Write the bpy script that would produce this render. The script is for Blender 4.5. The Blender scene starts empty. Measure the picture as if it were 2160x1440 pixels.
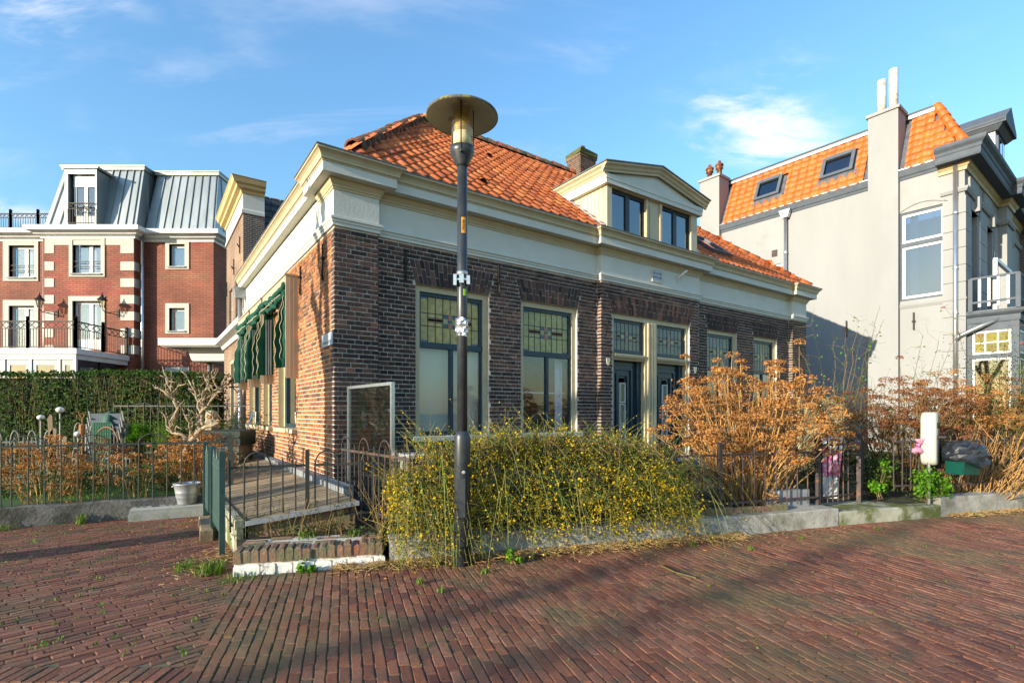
import bpy, math, random
from mathutils import Vector, Matrix, Quaternion
random.seed(7)
R = math.radians
scene = bpy.context.scene
COL = scene.collection
# ---------------------------------------------------------------- camera
HC = 1.4
cd = bpy.data.cameras.new('camera'); cam = bpy.data.objects.new('camera', cd); COL.objects.link(cam)
cam.location = (0, 0, HC); cam.rotation_euler = (R(90), 0, 0)
cd.sensor_width = 36; cd.lens = 36 * 1093 / 2160; cd.shift_y = 150 / 2160
cd.clip_start = .05; cd.clip_end = 3000
scene.camera = cam
# ---------------------------------------------------------------- light
SUN_AZ = 38.6          # direction the light travels, degrees from +X
SUN_EL = 13.0
LD = Vector((math.cos(R(SUN_AZ)) * math.cos(R(SUN_EL)), math.sin(R(SUN_AZ)) * math.cos(R(SUN_EL)), -math.sin(R(SUN_EL))))
sl = bpy.data.lights.new('sun', 'SUN'); sun = bpy.data.objects.new('sun', sl); COL.objects.link(sun)
sl.energy = 4.3; sl.angle = R(.53); sl.color = (1.0, .885, .70)
sun.rotation_euler = LD.to_track_quat('-Z', 'Y').to_euler(); sun.location = (-20, -16, 12)
scene.view_settings.view_transform = 'Standard'; scene.view_settings.look = 'None'
scene.view_settings.gamma = 1.0; scene.view_settings.exposure = 1.15
scene.cycles.use_denoising = True
scene.cycles.max_bounces = 6; scene.cycles.transparent_max_bounces = 12
scene.cycles.caustics_reflective = False; scene.cycles.caustics_refractive = False

def build_world():
    w = bpy.data.worlds.new('World'); scene.world = w; w.use_nodes = True
    nt = w.node_tree; N = nt.nodes; Lk = nt.links; N.clear()
    out = N.new('ShaderNodeOutputWorld'); bg = N.new('ShaderNodeBackground'); bg.inputs[1].default_value = .18
    sky = N.new('ShaderNodeTexSky'); sky.sky_type = 'NISHITA'; sky.sun_disc = False
    sky.sun_elevation = R(SUN_EL); sky.sun_rotation = R(90 - (SUN_AZ + 180)); sky.altitude = 0
    sky.air_density = 1.7; sky.dust_density = .5; sky.ozone_density = 6.0
    tc = N.new('ShaderNodeTexCoord')
    sep = N.new('ShaderNodeSeparateXYZ'); Lk.new(tc.outputs['Generated'], sep.inputs[0])
    # clouds live on a flat layer overhead: direction divided by its height
    mx = N.new('ShaderNodeMath'); mx.operation = 'MAXIMUM'; mx.inputs[1].default_value = .06; Lk.new(sep.outputs[2], mx.inputs[0])
    add = N.new('ShaderNodeMath'); add.operation = 'ADD'; add.inputs[1].default_value = .18; Lk.new(mx.outputs[0], add.inputs[0])
    dv = N.new('ShaderNodeVectorMath'); dv.operation = 'DIVIDE'
    cm = N.new('ShaderNodeCombineXYZ')
    for i in range(3): Lk.new(add.outputs[0], cm.inputs[i])
    Lk.new(tc.outputs['Generated'], dv.inputs[0]); Lk.new(cm.outputs[0], dv.inputs[1])
    def noise(scale, det, rough, loc, rot, sc, dist=0.):
        mp = N.new('ShaderNodeMapping'); mp.inputs['Location'].default_value = loc; mp.inputs['Rotation'].default_value = rot; mp.inputs['Scale'].default_value = sc
        Lk.new(dv.outputs[0], mp.inputs[0])
        n = N.new('ShaderNodeTexNoise'); n.inputs['Scale'].default_value = scale; n.inputs['Detail'].default_value = det
        n.inputs['Roughness'].default_value = rough; n.inputs['Distortion'].default_value = dist
        Lk.new(mp.outputs[0], n.inputs['Vector']); return n.outputs['Fac']
    def mrange(v, a, b, c=0., d=1.):
        m = N.new('ShaderNodeMapRange'); m.interpolation_type = 'SMOOTHSTEP'
        for k, x in zip(range(1, 5), (a, b, c, d)): m.inputs[k].default_value = x
        Lk.new(v, m.inputs[0]); return m.outputs[0]
    def mul(a, b):
        m = N.new('ShaderNodeMath'); m.operation = 'MULTIPLY'
        for i, x in enumerate((a, b)):
            if isinstance(x, float): m.inputs[i].default_value = x
            else: Lk.new(x, m.inputs[i])
        return m.outputs[0]
    def amax(a, b):
        m = N.new('ShaderNodeMath'); m.operation = 'MAXIMUM'; Lk.new(a, m.inputs[0]); Lk.new(b, m.inputs[1]); return m.outputs[0]
    # wispy cirrus everywhere
    cir = mul(mrange(noise(1.6, 7, .62, (3.1, .4, 0), (0, 0, R(25)), (.6, 2.2, 1), .6), .54, .82), .34)
    # fleecy patches gathered by a broad field
    broad = mrange(noise(1.7, 2, .5, CLOUD_LOC, (0, 0, 0), (1, 1, 1)), CLOUD_LO, CLOUD_HI)
    fine = mrange(noise(3.4, 9, .62, (1.3, 5.1, 0), (0, 0, R(-28)), (1.0, 1.9, 1), .35), .44, .72)
    puff = mul(broad, fine)
    dens = amax(cir, puff)
    mix = N.new('ShaderNodeMix'); mix.data_type = 'RGBA'
    Lk.new(dens, mix.inputs['Factor'])
    sat = N.new('ShaderNodeHueSaturation'); sat.inputs['Saturation'].default_value = 1.0; sat.inputs['Value'].default_value = 1.0
    Lk.new(sky.outputs[0], sat.inputs['Color'])
    Lk.new(sat.outputs[0], mix.inputs['A']); mix.inputs["B"].default_value = (3.3, 3.2, 3.4, 1)
    Lk.new(mix.outputs['Result'], bg.inputs[0]); Lk.new(bg.outputs[0], out.inputs[0])
CLOUD_LOC = (10.2, 2.32, 0.0); CLOUD_LO = .53; CLOUD_HI = .74
build_world()

# ---------------------------------------------------------------- object helpers
class MB:
    """collects faces; build() links them as one mesh object"""
    def __init__(self): self.v = []; self.f = []; self.r = []; self.cur = 0.0
    def face(self, pts):
        i = len(self.v); self.v += [tuple(p) for p in pts]; self.f.append(tuple(range(i, i + len(pts)))); self.r.append(self.cur)
    def add(self, vs, fs):
        i = len(self.v); self.v += [tuple(p) for p in vs]
        for f in fs: self.f.append(tuple(i + k for k in f)); self.r.append(self.cur)
    def hexa(self, p, skip=()):
        F = [(0, 3, 2, 1), (4, 5, 6, 7), (0, 1, 5, 4), (1, 2, 6, 5), (2, 3, 7, 6), (3, 0, 4, 7)]
        self.add(p, [f for k, f in enumerate(F) if k not in skip])
    def box(self, x0, x1, y0, y1, z0, z1, j=0., M=None):
        p = [(x0, y0, z0), (x1, y0, z0), (x1, y1, z0), (x0, y1, z0), (x0, y0, z1), (x1, y0, z1), (x1, y1, z1), (x0, y1, z1)]
        if j: p = [tuple(c + random.uniform(-j, j) for c in q) for q in p]
        if M is not None: p = [M @ Vector(q) for q in p]
        self.hexa(p); return self
    def bbox(self, x0, x1, y0, y1, z0, z1, b=.01, M=None):
        """box with a chamfered top edge"""
        p = [(x0, y0, z0), (x1, y0, z0), (x1, y1, z0), (x0, y1, z0), (x0, y0, z1 - b), (x1, y0, z1 - b), (x1, y1, z1 - b), (x0, y1, z1 - b),
             (x0 + b, y0 + b, z1), (x1 - b, y0 + b, z1), (x1 - b, y1 - b, z1), (x0 + b, y1 - b, z1)]
        if M is not None: p = [M @ Vector(q) for q in p]
        self.add(p, [(0, 3, 2, 1), (0, 1, 5, 4), (1, 2, 6, 5), (2, 3, 7, 6), (3, 0, 4, 7), (4, 5, 9, 8), (5, 6, 10, 9), (6, 7, 11, 10), (7, 4, 8, 11), (8, 9, 10, 11)]); return self
    def bar(self, a, b, w, h=None, up=(0, 0, 1)):
        """square bar from a to b"""
        a = Vector(a); b = Vector(b); h = h or w; d = (b - a).normalized(); u = Vector(up)
        if abs(d.dot(u)) > .98: u = Vector((0, 1, 0))
        s = d.cross(u).normalized(); t = s.cross(d).normalized(); s *= w / 2; t *= h / 2
        self.hexa([a - s - t, a + s - t, a + s + t, a - s + t, b - s - t, b + s - t, b + s + t, b - s + t]); return self
    def tube(self, pts, r, n=6, caps=True):
        pts = [Vector(p) for p in pts]; m = len(pts)
        rs = r if isinstance(r, (list, tuple)) else [r] * m
        i0 = len(self.v); prev = None
        for k, p in enumerate(pts):
            d = (pts[min(k + 1, m - 1)] - pts[max(k - 1, 0)])
            d = d.normalized() if d.length > 1e-9 else Vector((0, 0, 1))
            if prev is None:
                s = d.cross(Vector((0, 0, 1)))
                if s.length < .1: s = d.cross(Vector((0, 1, 0)))
            else: s = prev - d * prev.dot(d)
            s.normalize(); prev = s; t = d.cross(s)
            for q in range(n):
                a = 2 * math.pi * q / n; self.v.append(tuple(p + (s * math.cos(a) + t * math.sin(a)) * rs[k]))
        for k in range(m - 1):
            for q in range(n):
                a = i0 + k * n + q; b = i0 + k * n + (q + 1) % n
                self.f.append((a, b, b + n, a + n)); self.r.append(self.cur)
        if caps and n > 2:
            self.f.append(tuple(i0 + q for q in reversed(range(n)))); self.r.append(self.cur)
            self.f.append(tuple(i0 + (m - 1) * n + q for q in range(n))); self.r.append(self.cur)
        return self
    def lathe(self, prof, c=(0, 0, 0), n=24, M=None, cap0=True, cap1=True):
        """profile [(radius, z)] about the vertical axis through c"""
        i0 = len(self.v); c = Vector(c)
        for (r, z) in prof:
            for q in range(n):
                a = 2 * math.pi * q / n; p = Vector((r * math.cos(a), r * math.sin(a), z))
                if M is not None: p = M @ p
                self.v.append(tuple(c + p))
        for k in range(len(prof) - 1):
            for q in range(n):
                a = i0 + k * n + q; b = i0 + k * n + (q + 1) % n
                self.f.append((a, b, b + n, a + n)); self.r.append(self.cur)
        if cap0: self.f.append(tuple(i0 + q for q in reversed(range(n)))); self.r.append(self.cur)
        if cap1: self.f.append(tuple(i0 + (len(prof) - 1) * n + q for q in range(n))); self.r.append(self.cur)
        return self
    def prism(self, poly, d, o=(0, 0, 0), ax=(1, 0, 0), ay=(0, 0, 1)):
        """polygon given in (ax, ay) through o, pushed along vector d"""
        o = Vector(o); ax = Vector(ax); ay = Vector(ay); d = Vector(d)
        a = [o + ax * p[0] + ay * p[1] for p in poly]; b = [p + d for p in a]; n = len(a)
        self.add(a + b, [tuple(range(n)), tuple(reversed(range(n, 2 * n)))] + [(k, n + k, n + (k + 1) % n, (k + 1) % n) for k in range(n)]); return self
    def mould(self, path, prof, closed=False, caps=True):
        """sweep profile [(outward, z)] along plan path; outward is to the right of travel"""
        P = [Vector((p[0], p[1])) for p in path]; n = len(P); rings = []
        for i in range(n):
            ds = []
            if i > 0 or closed: ds.append((P[i] - P[i - 1]).normalized())
            if i < n - 1 or closed: ds.append((P[(i + 1) % n] - P[i]).normalized())
            ns = [Vector((d.y, -d.x)) for d in ds]
            m = sum(ns, Vector((0, 0)))
            m = m / (m.dot(ns[0])) if len(ns) > 1 else ns[0]
            rings.append([(P[i].x + m.x * d, P[i].y + m.y * d, z) for d, z in prof])
        i0 = len(self.v); k = len(prof)
        for r in rings: self.v += r
        for i in range(n if closed else n - 1):
            for q in range(k - 1):
                a = i0 + i * k + q; b = i0 + ((i + 1) % n) * k + q
                self.f.append((a, b, b + 1, a + 1)); self.r.append(self.cur)
        if caps and not closed:
            self.f.append(tuple(i0 + q for q in range(k))); self.r.append(self.cur)
            self.f.append(tuple(i0 + (n - 1) * k + q for q in reversed(range(k)))); self.r.append(self.cur)
        return self
    def mesh(self, name, m, smooth=False):
        me = bpy.data.meshes.new(name); me.from_pydata(self.v, [], self.f); me.update()
        at = me.attributes.new('rnd', 'FLOAT', 'FACE'); at.data.foreach_set('value', self.r)
        if smooth: me.polygons.foreach_set('use_smooth', [True] * len(me.polygons))
        if m: me.materials.append(m)
        return me
    def build(self, name, m, parent=None, smooth=False, kind=None, label=None, cat=None, group=None, loc=None, rz=None):
        return obj(name, self.mesh(name, m, smooth), parent, kind, label, cat, group, loc, rz)

def tag(o, label=None, cat=None, group=None, kind=None):
    if label: o['label'] = label
    if cat: o['category'] = cat
    if group: o['group'] = group
    if kind: o['kind'] = kind
    return o
def obj(name, me, parent=None, kind=None, label=None, cat=None, group=None, loc=None, rz=None):
    o = bpy.data.objects.new(name, me); COL.objects.link(o)
    if parent: o.parent = parent
    if loc is not None: o.location = loc
    if rz is not None: o.rotation_euler = (0, 0, rz)
    return tag(o, label, cat, group, kind)
def thing(name, label, cat, loc=(0, 0, 0), rz=0., group=None):
    return obj(name, None, None, None, label, cat, group, loc, rz)
def copy_tree(o, parent=None):
    c = o.copy(); COL.objects.link(c); c.parent = parent
    for ch in [x for x in COL.objects if x.parent == o]: copy_tree(ch, c)
    return c
def text_mesh(body, size, m, depth=.001, align='CENTER'):
    cu = bpy.data.curves.new('t', 'FONT'); cu.body = body; cu.size = size; cu.extrude = depth; cu.align_x = align; cu.align_y = 'CENTER'
    o = bpy.data.objects.new('t', cu); COL.objects.link(o)
    dg = bpy.context.evaluated_depsgraph_get(); me = bpy.data.meshes.new_from_object(o.evaluated_get(dg))
    bpy.data.objects.remove(o); bpy.data.curves.remove(cu); me.materials.clear(); me.materials.append(m); return me

# ---------------------------------------------------------------- materials
def mat(name, c, c2=None, scale=6., rough=.8, metal=0., bump=0., bscale=60., rnd=None, stain=None, sscale=1.2, slo=.5, shi=.7,
        stretch=(1, 1, 1), spec=.4, detail=6., coat=0., trans=None, emit=None, samt=1., bdist=.01, rotz=0., stain2=None, s2scale=3., s2lo=.5, s2hi=.6, s2amt=1.):
    """procedural Principled; rnd = list of colours picked per piece; stain = (colour) patches in world space"""
    m = bpy.data.materials.new(name); m.use_nodes = True; nt = m.node_tree; N = nt.nodes; L = nt.links
    b = N['Principled BSDF']; b.inputs['Roughness'].default_value = rough; b.inputs['Metallic'].default_value = metal
    b.inputs['Specular IOR Level'].default_value = spec; b.inputs['Coat Weight'].default_value = coat
    g = N.new('ShaderNodeNewGeometry'); mp = N.new('ShaderNodeMapping'); mp.inputs['Scale'].default_value = stretch; mp.inputs['Rotation'].default_value = (0, 0, rotz)
    L.new(g.outputs['Position'], mp.inputs[0])
    def noise(sc, det, vec=mp.outputs[0], ro=.6):
        n = N.new('ShaderNodeTexNoise'); n.inputs['Scale'].default_value = sc; n.inputs['Detail'].default_value = det; n.inputs['Roughness'].default_value = ro
        L.new(vec, n.inputs['Vector']); return n.outputs['Fac']
    def ramp(fac, cols, interp='LINEAR', pos=None):
        r = N.new('ShaderNodeValToRGB'); r.color_ramp.interpolation = interp; e = r.color_ramp.elements
        while len(e) < len(cols): e.new(1.)
        for k, cc in enumerate(cols):
            e[k].position = pos[k] if pos else k / max(1, len(cols) - (0 if interp == 'CONSTANT' else 1)); e[k].color = (*cc, 1)
        L.new(fac, r.inputs[0]); return r.outputs[0]
    def mixc(fac, a, bb, mode='MIX'):
        x = N.new('ShaderNodeMix'); x.data_type = 'RGBA'; x.blend_type = mode
        if isinstance(fac, float): x.inputs['Factor'].default_value = fac
        else: L.new(fac, x.inputs['Factor'])
        for k, q in (('A', a), ('B', bb)):
            if isinstance(q, tuple): x.inputs[k].default_value = (*q, 1)
            else: L.new(q, x.inputs[k])
        return x.outputs['Result']
    c2 = c2 or tuple(x * .75 for x in c)
    nz = noise(scale, detail)
    if rnd:
        at = N.new('ShaderNodeAttribute'); at.attribute_name = 'rnd'; oi = N.new('ShaderNodeObjectInfo')
        ad = N.new('ShaderNodeMath'); ad.operation = 'ADD'; L.new(at.outputs['Fac'], ad.inputs[0]); L.new(oi.outputs['Random'], ad.inputs[1])
        fr = N.new('ShaderNodeMath'); fr.operation = 'FRACT'; L.new(ad.outputs[0], fr.inputs[0])
        col = ramp(fr.outputs[0], rnd, 'LINEAR')
        dk = ramp(nz, [(.62, .62, .62), (1.15, 1.15, 1.15)], pos=[.3, .7])
        col = mixc(1.0, col, dk, 'MULTIPLY')
    else:
        col = ramp(nz, [c2, c], pos=[.35, .65])
    if stain:
        s = N.new('ShaderNodeMapRange'); s.interpolation_type = 'SMOOTHSTEP'; s.inputs[1].default_value = slo; s.inputs[2].default_value = shi; s.inputs[4].default_value = samt
        L.new(noise(sscale, 8, g.outputs['Position'], .65), s.inputs[0]); col = mixc(s.outputs[0], col, stain)
    if stain2:
        s = N.new('ShaderNodeMapRange'); s.interpolation_type = 'SMOOTHSTEP'; s.inputs[1].default_value = s2lo; s.inputs[2].default_value = s2hi; s.inputs[4].default_value = s2amt
        L.new(noise(s2scale, 9, g.outputs['Position'], .7), s.inputs[0]); col = mixc(s.outputs[0], col, stain2)
    L.new(col, b.inputs['Base Color'])
    if bump:
        bp = N.new('ShaderNodeBump'); bp.inputs['Strength'].default_value = bump; bp.inputs['Distance'].default_value = bdist
        L.new(noise(bscale, 6), bp.inputs['Height']); L.new(bp.outputs[0], b.inputs['Normal'])
    if trans:
        tb = N.new('ShaderNodeBsdfTranslucent'); L.new(col, tb.inputs[0]); ms = N.new('ShaderNodeMixShader'); ms.inputs[0].default_value = trans
        L.new(b.outputs[0], ms.inputs[1]); L.new(tb.outputs[0], ms.inputs[2]); L.new(ms.outputs[0], N['Material Output'].inputs[0])
    return m
def glass(name, tint=(.9, .95, 1), refl=.08, rough=.02, dirt=0.):
    """clear pane: see-through with Fresnel reflection"""
    m = bpy.data.materials.new(name); m.use_nodes = True; nt = m.node_tree; N = nt.nodes; L = nt.links; N.remove(N['Principled BSDF'])
    t = N.new('ShaderNodeBsdfTransparent'); t.inputs[0].default_value = (*tint, 1)
    gl = N.new('ShaderNodeBsdfGlossy'); gl.inputs['Roughness'].default_value = rough; gl.inputs[0].default_value = (1, 1, 1, 1)
    fr = N.new('ShaderNodeLayerWeight'); fr.inputs[0].default_value = .5
    pw = N.new('ShaderNodeMath'); pw.operation = 'POWER'; pw.inputs[1].default_value = 4.5; L.new(fr.outputs['Facing'], pw.inputs[0])
    ad = N.new('ShaderNodeMath'); ad.operation = 'ADD'; ad.use_clamp = True; ad.inputs[1].default_value = .04 + refl; L.new(pw.outputs[0], ad.inputs[0])
    mx = N.new('ShaderNodeMixShader'); L.new(ad.outputs[0], mx.inputs[0]); L.new(t.outputs[0], mx.inputs[1]); L.new(gl.outputs[0], mx.inputs[2])
    last = mx
    if dirt:
        d = N.new('ShaderNodeBsdfDiffuse'); d.inputs[0].default_value = (.5, .5, .45, 1)
        g = N.new('ShaderNodeNewGeometry'); n = N.new('ShaderNodeTexNoise'); n.inputs['Scale'].default_value = 9; n.inputs['Detail'].default_value = 9; L.new(g.outputs['Position'], n.inputs[0])
        mr = N.new('ShaderNodeMapRange'); mr.inputs[1].default_value = .45; mr.inputs[2].default_value = .75; mr.inputs[3].default_value = dirt * .35; mr.inputs[4].default_value = dirt; L.new(n.outputs[0], mr.inputs[0])
        m2 = N.new('ShaderNodeMixShader'); L.new(mr.outputs[0], m2.inputs[0]); L.new(mx.outputs[0], m2.inputs[1]); L.new(d.outputs[0], m2.inputs[2]); last = m2
    L.new(last.outputs[0], N['Material Output'].inputs[0]); return m

M = {}
M['brick_front'] = mat('brick_front', (.1, .06, .05), rnd=[(.022, .015, .015), (.065, .036, .032), (.11, .056, .042), (.035, .023, .023), (.155, .078, .052), (.080, .046, .042), (.026, .019, .020), (.10, .052, .044), (.05, .034, .036)], scale=22, bump=.8, bscale=45, rough=.85)  # front brick: the shade on this face is put into its darker colours
M['brick_side'] = mat('brick_side', (.3, .14, .07), rnd=[(.26, .10, .04), (.40, .145, .045), (.15, .065, .038), (.46, .18, .055), (.32, .12, .045), (.09, .05, .035), (.50, .20, .06), (.29, .105, .042)], scale=16, bump=.7, bscale=45, rough=.85)  # same brick made redder: warm sunlight on the side put into its colours
M['mortar'] = mat('mortar', (.66, .61, .52), (.46, .42, .36), scale=9, bump=.5, bscale=90)
M['cream'] = mat('cream_paint', (.52, .44, .28), (.46, .385, .24), scale=5, rough=.5, bump=.12, bscale=14, stain=(.30, .27, .17), sscale=2.2, slo=.55, shi=.8, samt=.5, stain2=(.2, .17, .11), s2scale=14, s2lo=.62, s2hi=.75, s2amt=.4)
M['white'] = mat('off_white_paint', (.60, .59, .52), (.55, .54, .47), scale=3, rough=.6, bump=.25, bscale=26, stain=(.47, .45, .38), sscale=1.6, slo=.58, shi=.85, samt=.55)
M['lead'] = mat('lead_flashing', (.16, .16, .17), (.09, .09, .1), scale=5, rough=.55, metal=.3, bump=.4, bscale=18)
M['tile'] = mat('orange_pantile', (.5, .15, .05), rnd=[(.52, .125, .03), (.62, .17, .045), (.42, .095, .03), (.56, .14, .035), (.66, .21, .06), (.34, .085, .03), (.58, .15, .04)], scale=9, bump=.35, bscale=40, rough=.75, stain=(.07, .055, .035), sscale=2.4, slo=.64, shi=.78, samt=.75)
M['tile_mossy'] = mat('mossy_ridge_tile', (.3, .1, .05), rnd=[(.30, .085, .035), (.17, .06, .04), (.24, .08, .04)], scale=12, bump=.8, bscale=30, rough=.9, stain=(.05, .05, .03), sscale=5, slo=.44, shi=.56)
M['teal'] = mat('dark_teal_paint', (.012, .045, .07), (.008, .03, .05), scale=7, rough=.32, bump=.15, bscale=50)
M['blackblue'] = mat('blue_black_paint', (.012, .018, .026), (.007, .01, .016), scale=7, rough=.35)
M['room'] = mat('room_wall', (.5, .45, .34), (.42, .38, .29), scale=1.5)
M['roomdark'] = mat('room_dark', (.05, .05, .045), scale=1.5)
M['blind'] = mat('cream_blind', (.68, .62, .42), (.6, .54, .36), scale=1.2, rough=.9)
M['curtain'] = mat('white_curtain', (.75, .75, .74), (.65, .65, .66), scale=3, rough=.9)
M['glass'] = glass('window_glass', refl=.03)
M['skyglass'] = glass('reflective_glass', tint=(.32, .37, .43), refl=.13)
M['screenglass'] = glass('dirty_screen_glass', tint=(.55, .57, .55), refl=.0, dirt=.012)
M['hotelglass'] = glass('clear_hotel_glass', tint=(.8, .84, .88), refl=.10)
M['lampglass'] = glass('lamp_glass', tint=(.97, .92, .75), refl=.02, dirt=.10)
# ================================================================ the brick house
HA = math.atan2(.5763, .8173); HCN = (-2.31, 6.72)
CAML = Vector((-1.985, -6.8235, 1.4))       # viewer in house coordinates
house = thing('brick_house', 'single storey dark brick house with orange pantile roof, cream cornice and pedimented dormer', 'house', (HCN[0], HCN[1], 0), HA)
BH = .0625
def rows_bond(k, L0, L1):
    """one course: list of (a0, a1); stretchers and headers by turns"""
    out = []
    if k % 2 == 0:
        p = .221; off = 0. if k % 4 == 0 else -.1105
        a = L0 + off
        while a < L1: out.append((a + .006, a + p - .006)); a += p
    else:
        p = .1105; a = L0 - .055
        while a < L1: out.append((a + .005, a + p - .005)); a += p
    return [(max(a, L0 + .003), min(b, L1 - .003)) for a, b in out if min(b, L1) - max(a, L0) > .035]
def cut(iv, lo, hi):
    r = []
    for a, b in iv:
        if hi <= a or lo >= b: r.append((a, b)); continue
        if lo - a > .03: r.append((a, lo - .004))
        if b - hi > .03: r.append((hi + .004, b))
    return r
def hole(a0, a1, z0, z1): return lambda z: (a0, a1) if z0 < z < z1 else None
def arch(a0, a1, z0, z1, sp=.10):
    return lambda z: (a0 - sp * (z - z0) / (z1 - z0), a1 + sp * (z - z0) / (z1 - z0)) if z0 <= z < z1 else None
BR = []      # (a0, a1, d0, z0, z1, face)   face 0: front (length along s), 1: side (length along n)
def wall_bricks(face, L0, L1, plane, z0, z1, holes, k0=0):
    k = k0; z = z0
    while z + .02 < z1:
        zt = min(z + BH - .0125, z1 - .002)
        iv = rows_bond(k, L0, L1)
        for h in holes:
            q = h(z + BH / 2)
            if q: iv = cut(iv, *q)
        for a, b in iv: BR.append((a, b, plane, z, zt, face))
        z += BH; k += 1
ZB, ZT = .50, 3.832
WINS = [(1.195, 2.456), (3.08, 4.334), (8.219, 9.392), (10.106, 11.189)]
DOOR = (5.122, 7.45)
ZA0, ZA1 = 3.265, 3.62
def fw(a, b): return [hole(a, b, 1.0, ZA0), arch(a, b, ZA0, ZA1)]
wall_bricks(0, 0, .60, 0., ZB, ZT, [])
wall_bricks(0, .603, 4.825, .1, ZB, ZT, fw(*WINS[0]) + fw(*WINS[1]), 2)
wall_bricks(0, 4.826, 7.781, 0., ZB, ZT, [hole(DOOR[0], DOOR[1], .3, ZA0), arch(DOOR[0], DOOR[1], ZA0, ZA1, .13)])
wall_bricks(0, 7.784, 11.776, .1, ZB, ZT, fw(*WINS[2]) + fw(*WINS[3]), 2)
wall_bricks(0, 11.779, 12.485, 0., ZB, ZT, [])
SW = [(2.10, 3.50), (4.10, 5.00), (5.28, 6.80)]
wall_bricks(1, .112, 7.55, 0., ZB, ZT, [hole(a, b, 1.08, 3.45) for a, b in SW])
# returns of the projecting piers are the ends of the deep front bricks
def brick_depth(b): return .1 if b[5] == 0 else .06
def bcen(b):
    a = (b[0] + b[1]) / 2; z = (b[3] + b[4]) / 2
    return Vector((a, b[2], z)) if b[5] == 0 else Vector((b[2], a, z))
BR.sort(key=lambda b: (bcen(b) - CAML).length / math.sqrt(max(.03, (b[1] - b[0])) / .2) + (2.5 if b[3] < .95 else 0))
def unit_brick(j, m):
    mb = MB(); mb.cur = random.random()
    mb.box(-.5, .5, 0, 1, 0, 1, 0); mb.v = [(x + random.uniform(-.012, .012), y + (random.uniform(0, .05) if y < .5 else 0), z + random.uniform(-.03, .03)) for x, y, z in mb.v]
    return mb.mesh('brick', m)
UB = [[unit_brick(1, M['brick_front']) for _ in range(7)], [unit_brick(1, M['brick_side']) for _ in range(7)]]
for b in BR[:300]:
    o = bpy.data.objects.new('brick', random.choice(UB[b[5]])); COL.objects.link(o); o.parent = house
    c = bcen(b); o.location = (c.x, c.y, b[3]); o.scale = (b[1] - b[0], brick_depth(b), b[4] - b[3])
    if b[5] == 1: o.rotation_euler = (0, 0, R(-90))
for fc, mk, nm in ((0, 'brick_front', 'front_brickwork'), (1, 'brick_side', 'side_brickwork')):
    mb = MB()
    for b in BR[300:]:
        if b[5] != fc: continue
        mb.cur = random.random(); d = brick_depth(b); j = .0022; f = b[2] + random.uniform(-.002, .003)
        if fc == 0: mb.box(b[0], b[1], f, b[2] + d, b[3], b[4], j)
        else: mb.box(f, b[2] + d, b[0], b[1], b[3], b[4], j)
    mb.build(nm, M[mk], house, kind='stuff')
# mortar behind the bricks, set back 8 mm: wall boxes round the openings
mo = MB(); G = .009
def mort_front(L0, L1, plane, holes):
    xs = sorted(set([L0, L1] + [x for h in holes for x in h[:2]]))
    for a, b in zip(xs, xs[1:]):
        c = (a + b) / 2; hh = [h for h in holes if h[0] < c < h[1]]
        if not hh: mo.box(a, b, plane + G, .35, ZB, ZT)
        else:
            if hh[0][2] > ZB: mo.box(a, b, plane + G, .35, ZB, hh[0][2])
            mo.box(a, b, plane + G, .35, hh[0][3], ZT)
mort_front(G, .595, 0, [])
mort_front(.595, 4.835, .1, [(a, b, 1.0, ZA0) for a, b in WINS[:2]])
mort_front(4.835, 7.772, 0, [(DOOR[0], DOOR[1], .5, ZA0)])
mort_front(7.772, 11.788, .1, [(a, b, 1.0, ZA0) for a, b in WINS[2:]])
mort_front(11.788, 12.477, 0, [])
ys = [.35] + [y for w in SW for y in w] + [7.54]
for i in range(0, len(ys), 2): mo.box(G, .3, ys[i], ys[i + 1], ZB, ZT)
for a, b in SW: mo.box(G, .3, a, b, ZB, 1.08); mo.box(G, .3, a, b, 3.45, ZT)
mo.build('wall', M['mortar'], house)
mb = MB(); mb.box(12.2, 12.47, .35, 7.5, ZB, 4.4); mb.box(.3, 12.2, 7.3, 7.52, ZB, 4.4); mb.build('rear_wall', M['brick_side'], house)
# plinth
mb = MB(); mb.mould([(.0, 7.5), (0, 0), (12.48, 0), (12.48, 7.0)], [(-.2, -.05), (.035, -.05), (.035, .44), (.02, .497), (-.2, .497)])
M['plinth'] = mat('grey_plinth', (.30, .30, .29), (.2, .2, .2), scale=5, bump=.5, bscale=30)
mb.build('plinth', M['plinth'], house)
# splayed brick lintels
for (a, b), pl, nb, sp in [(WINS[0], .1, 19, .10), (WINS[1], .1, 19, .10), (DOOR, 0., 34, .13), (WINS[2], .1, 18, .10), (WINS[3], .1, 17, .10)]:
    mb = MB()
    for i in range(nb):
        t0 = i / nb; t1 = (i + 1) / nb; g = .005 / (b - a)
        def P(t, f, y): return (a - sp * f + (b - a + 2 * sp * f) * t, y, ZA0 + .004 + (ZA1 - ZA0 - .010) * f)
        s = .36 if i % 2 else .64
        for f0, f1 in ((0, s - .016), (s + .016, 1)):
            mb.cur = random.random(); y = pl + random.uniform(-.002, .003)
            u0, u1 = t0 + g, t1 - g
            mb.hexa([P(u0, f0, y), P(u1, f0, y), P(u1, f0, pl + .1), P(u0, f0, pl + .1), P(u0, f1, y), P(u1, f1, y), P(u1, f1, pl + .1), P(u0, f1, pl + .1)])
    mb.build('brick_lintel', M['brick_front'], house)
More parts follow.
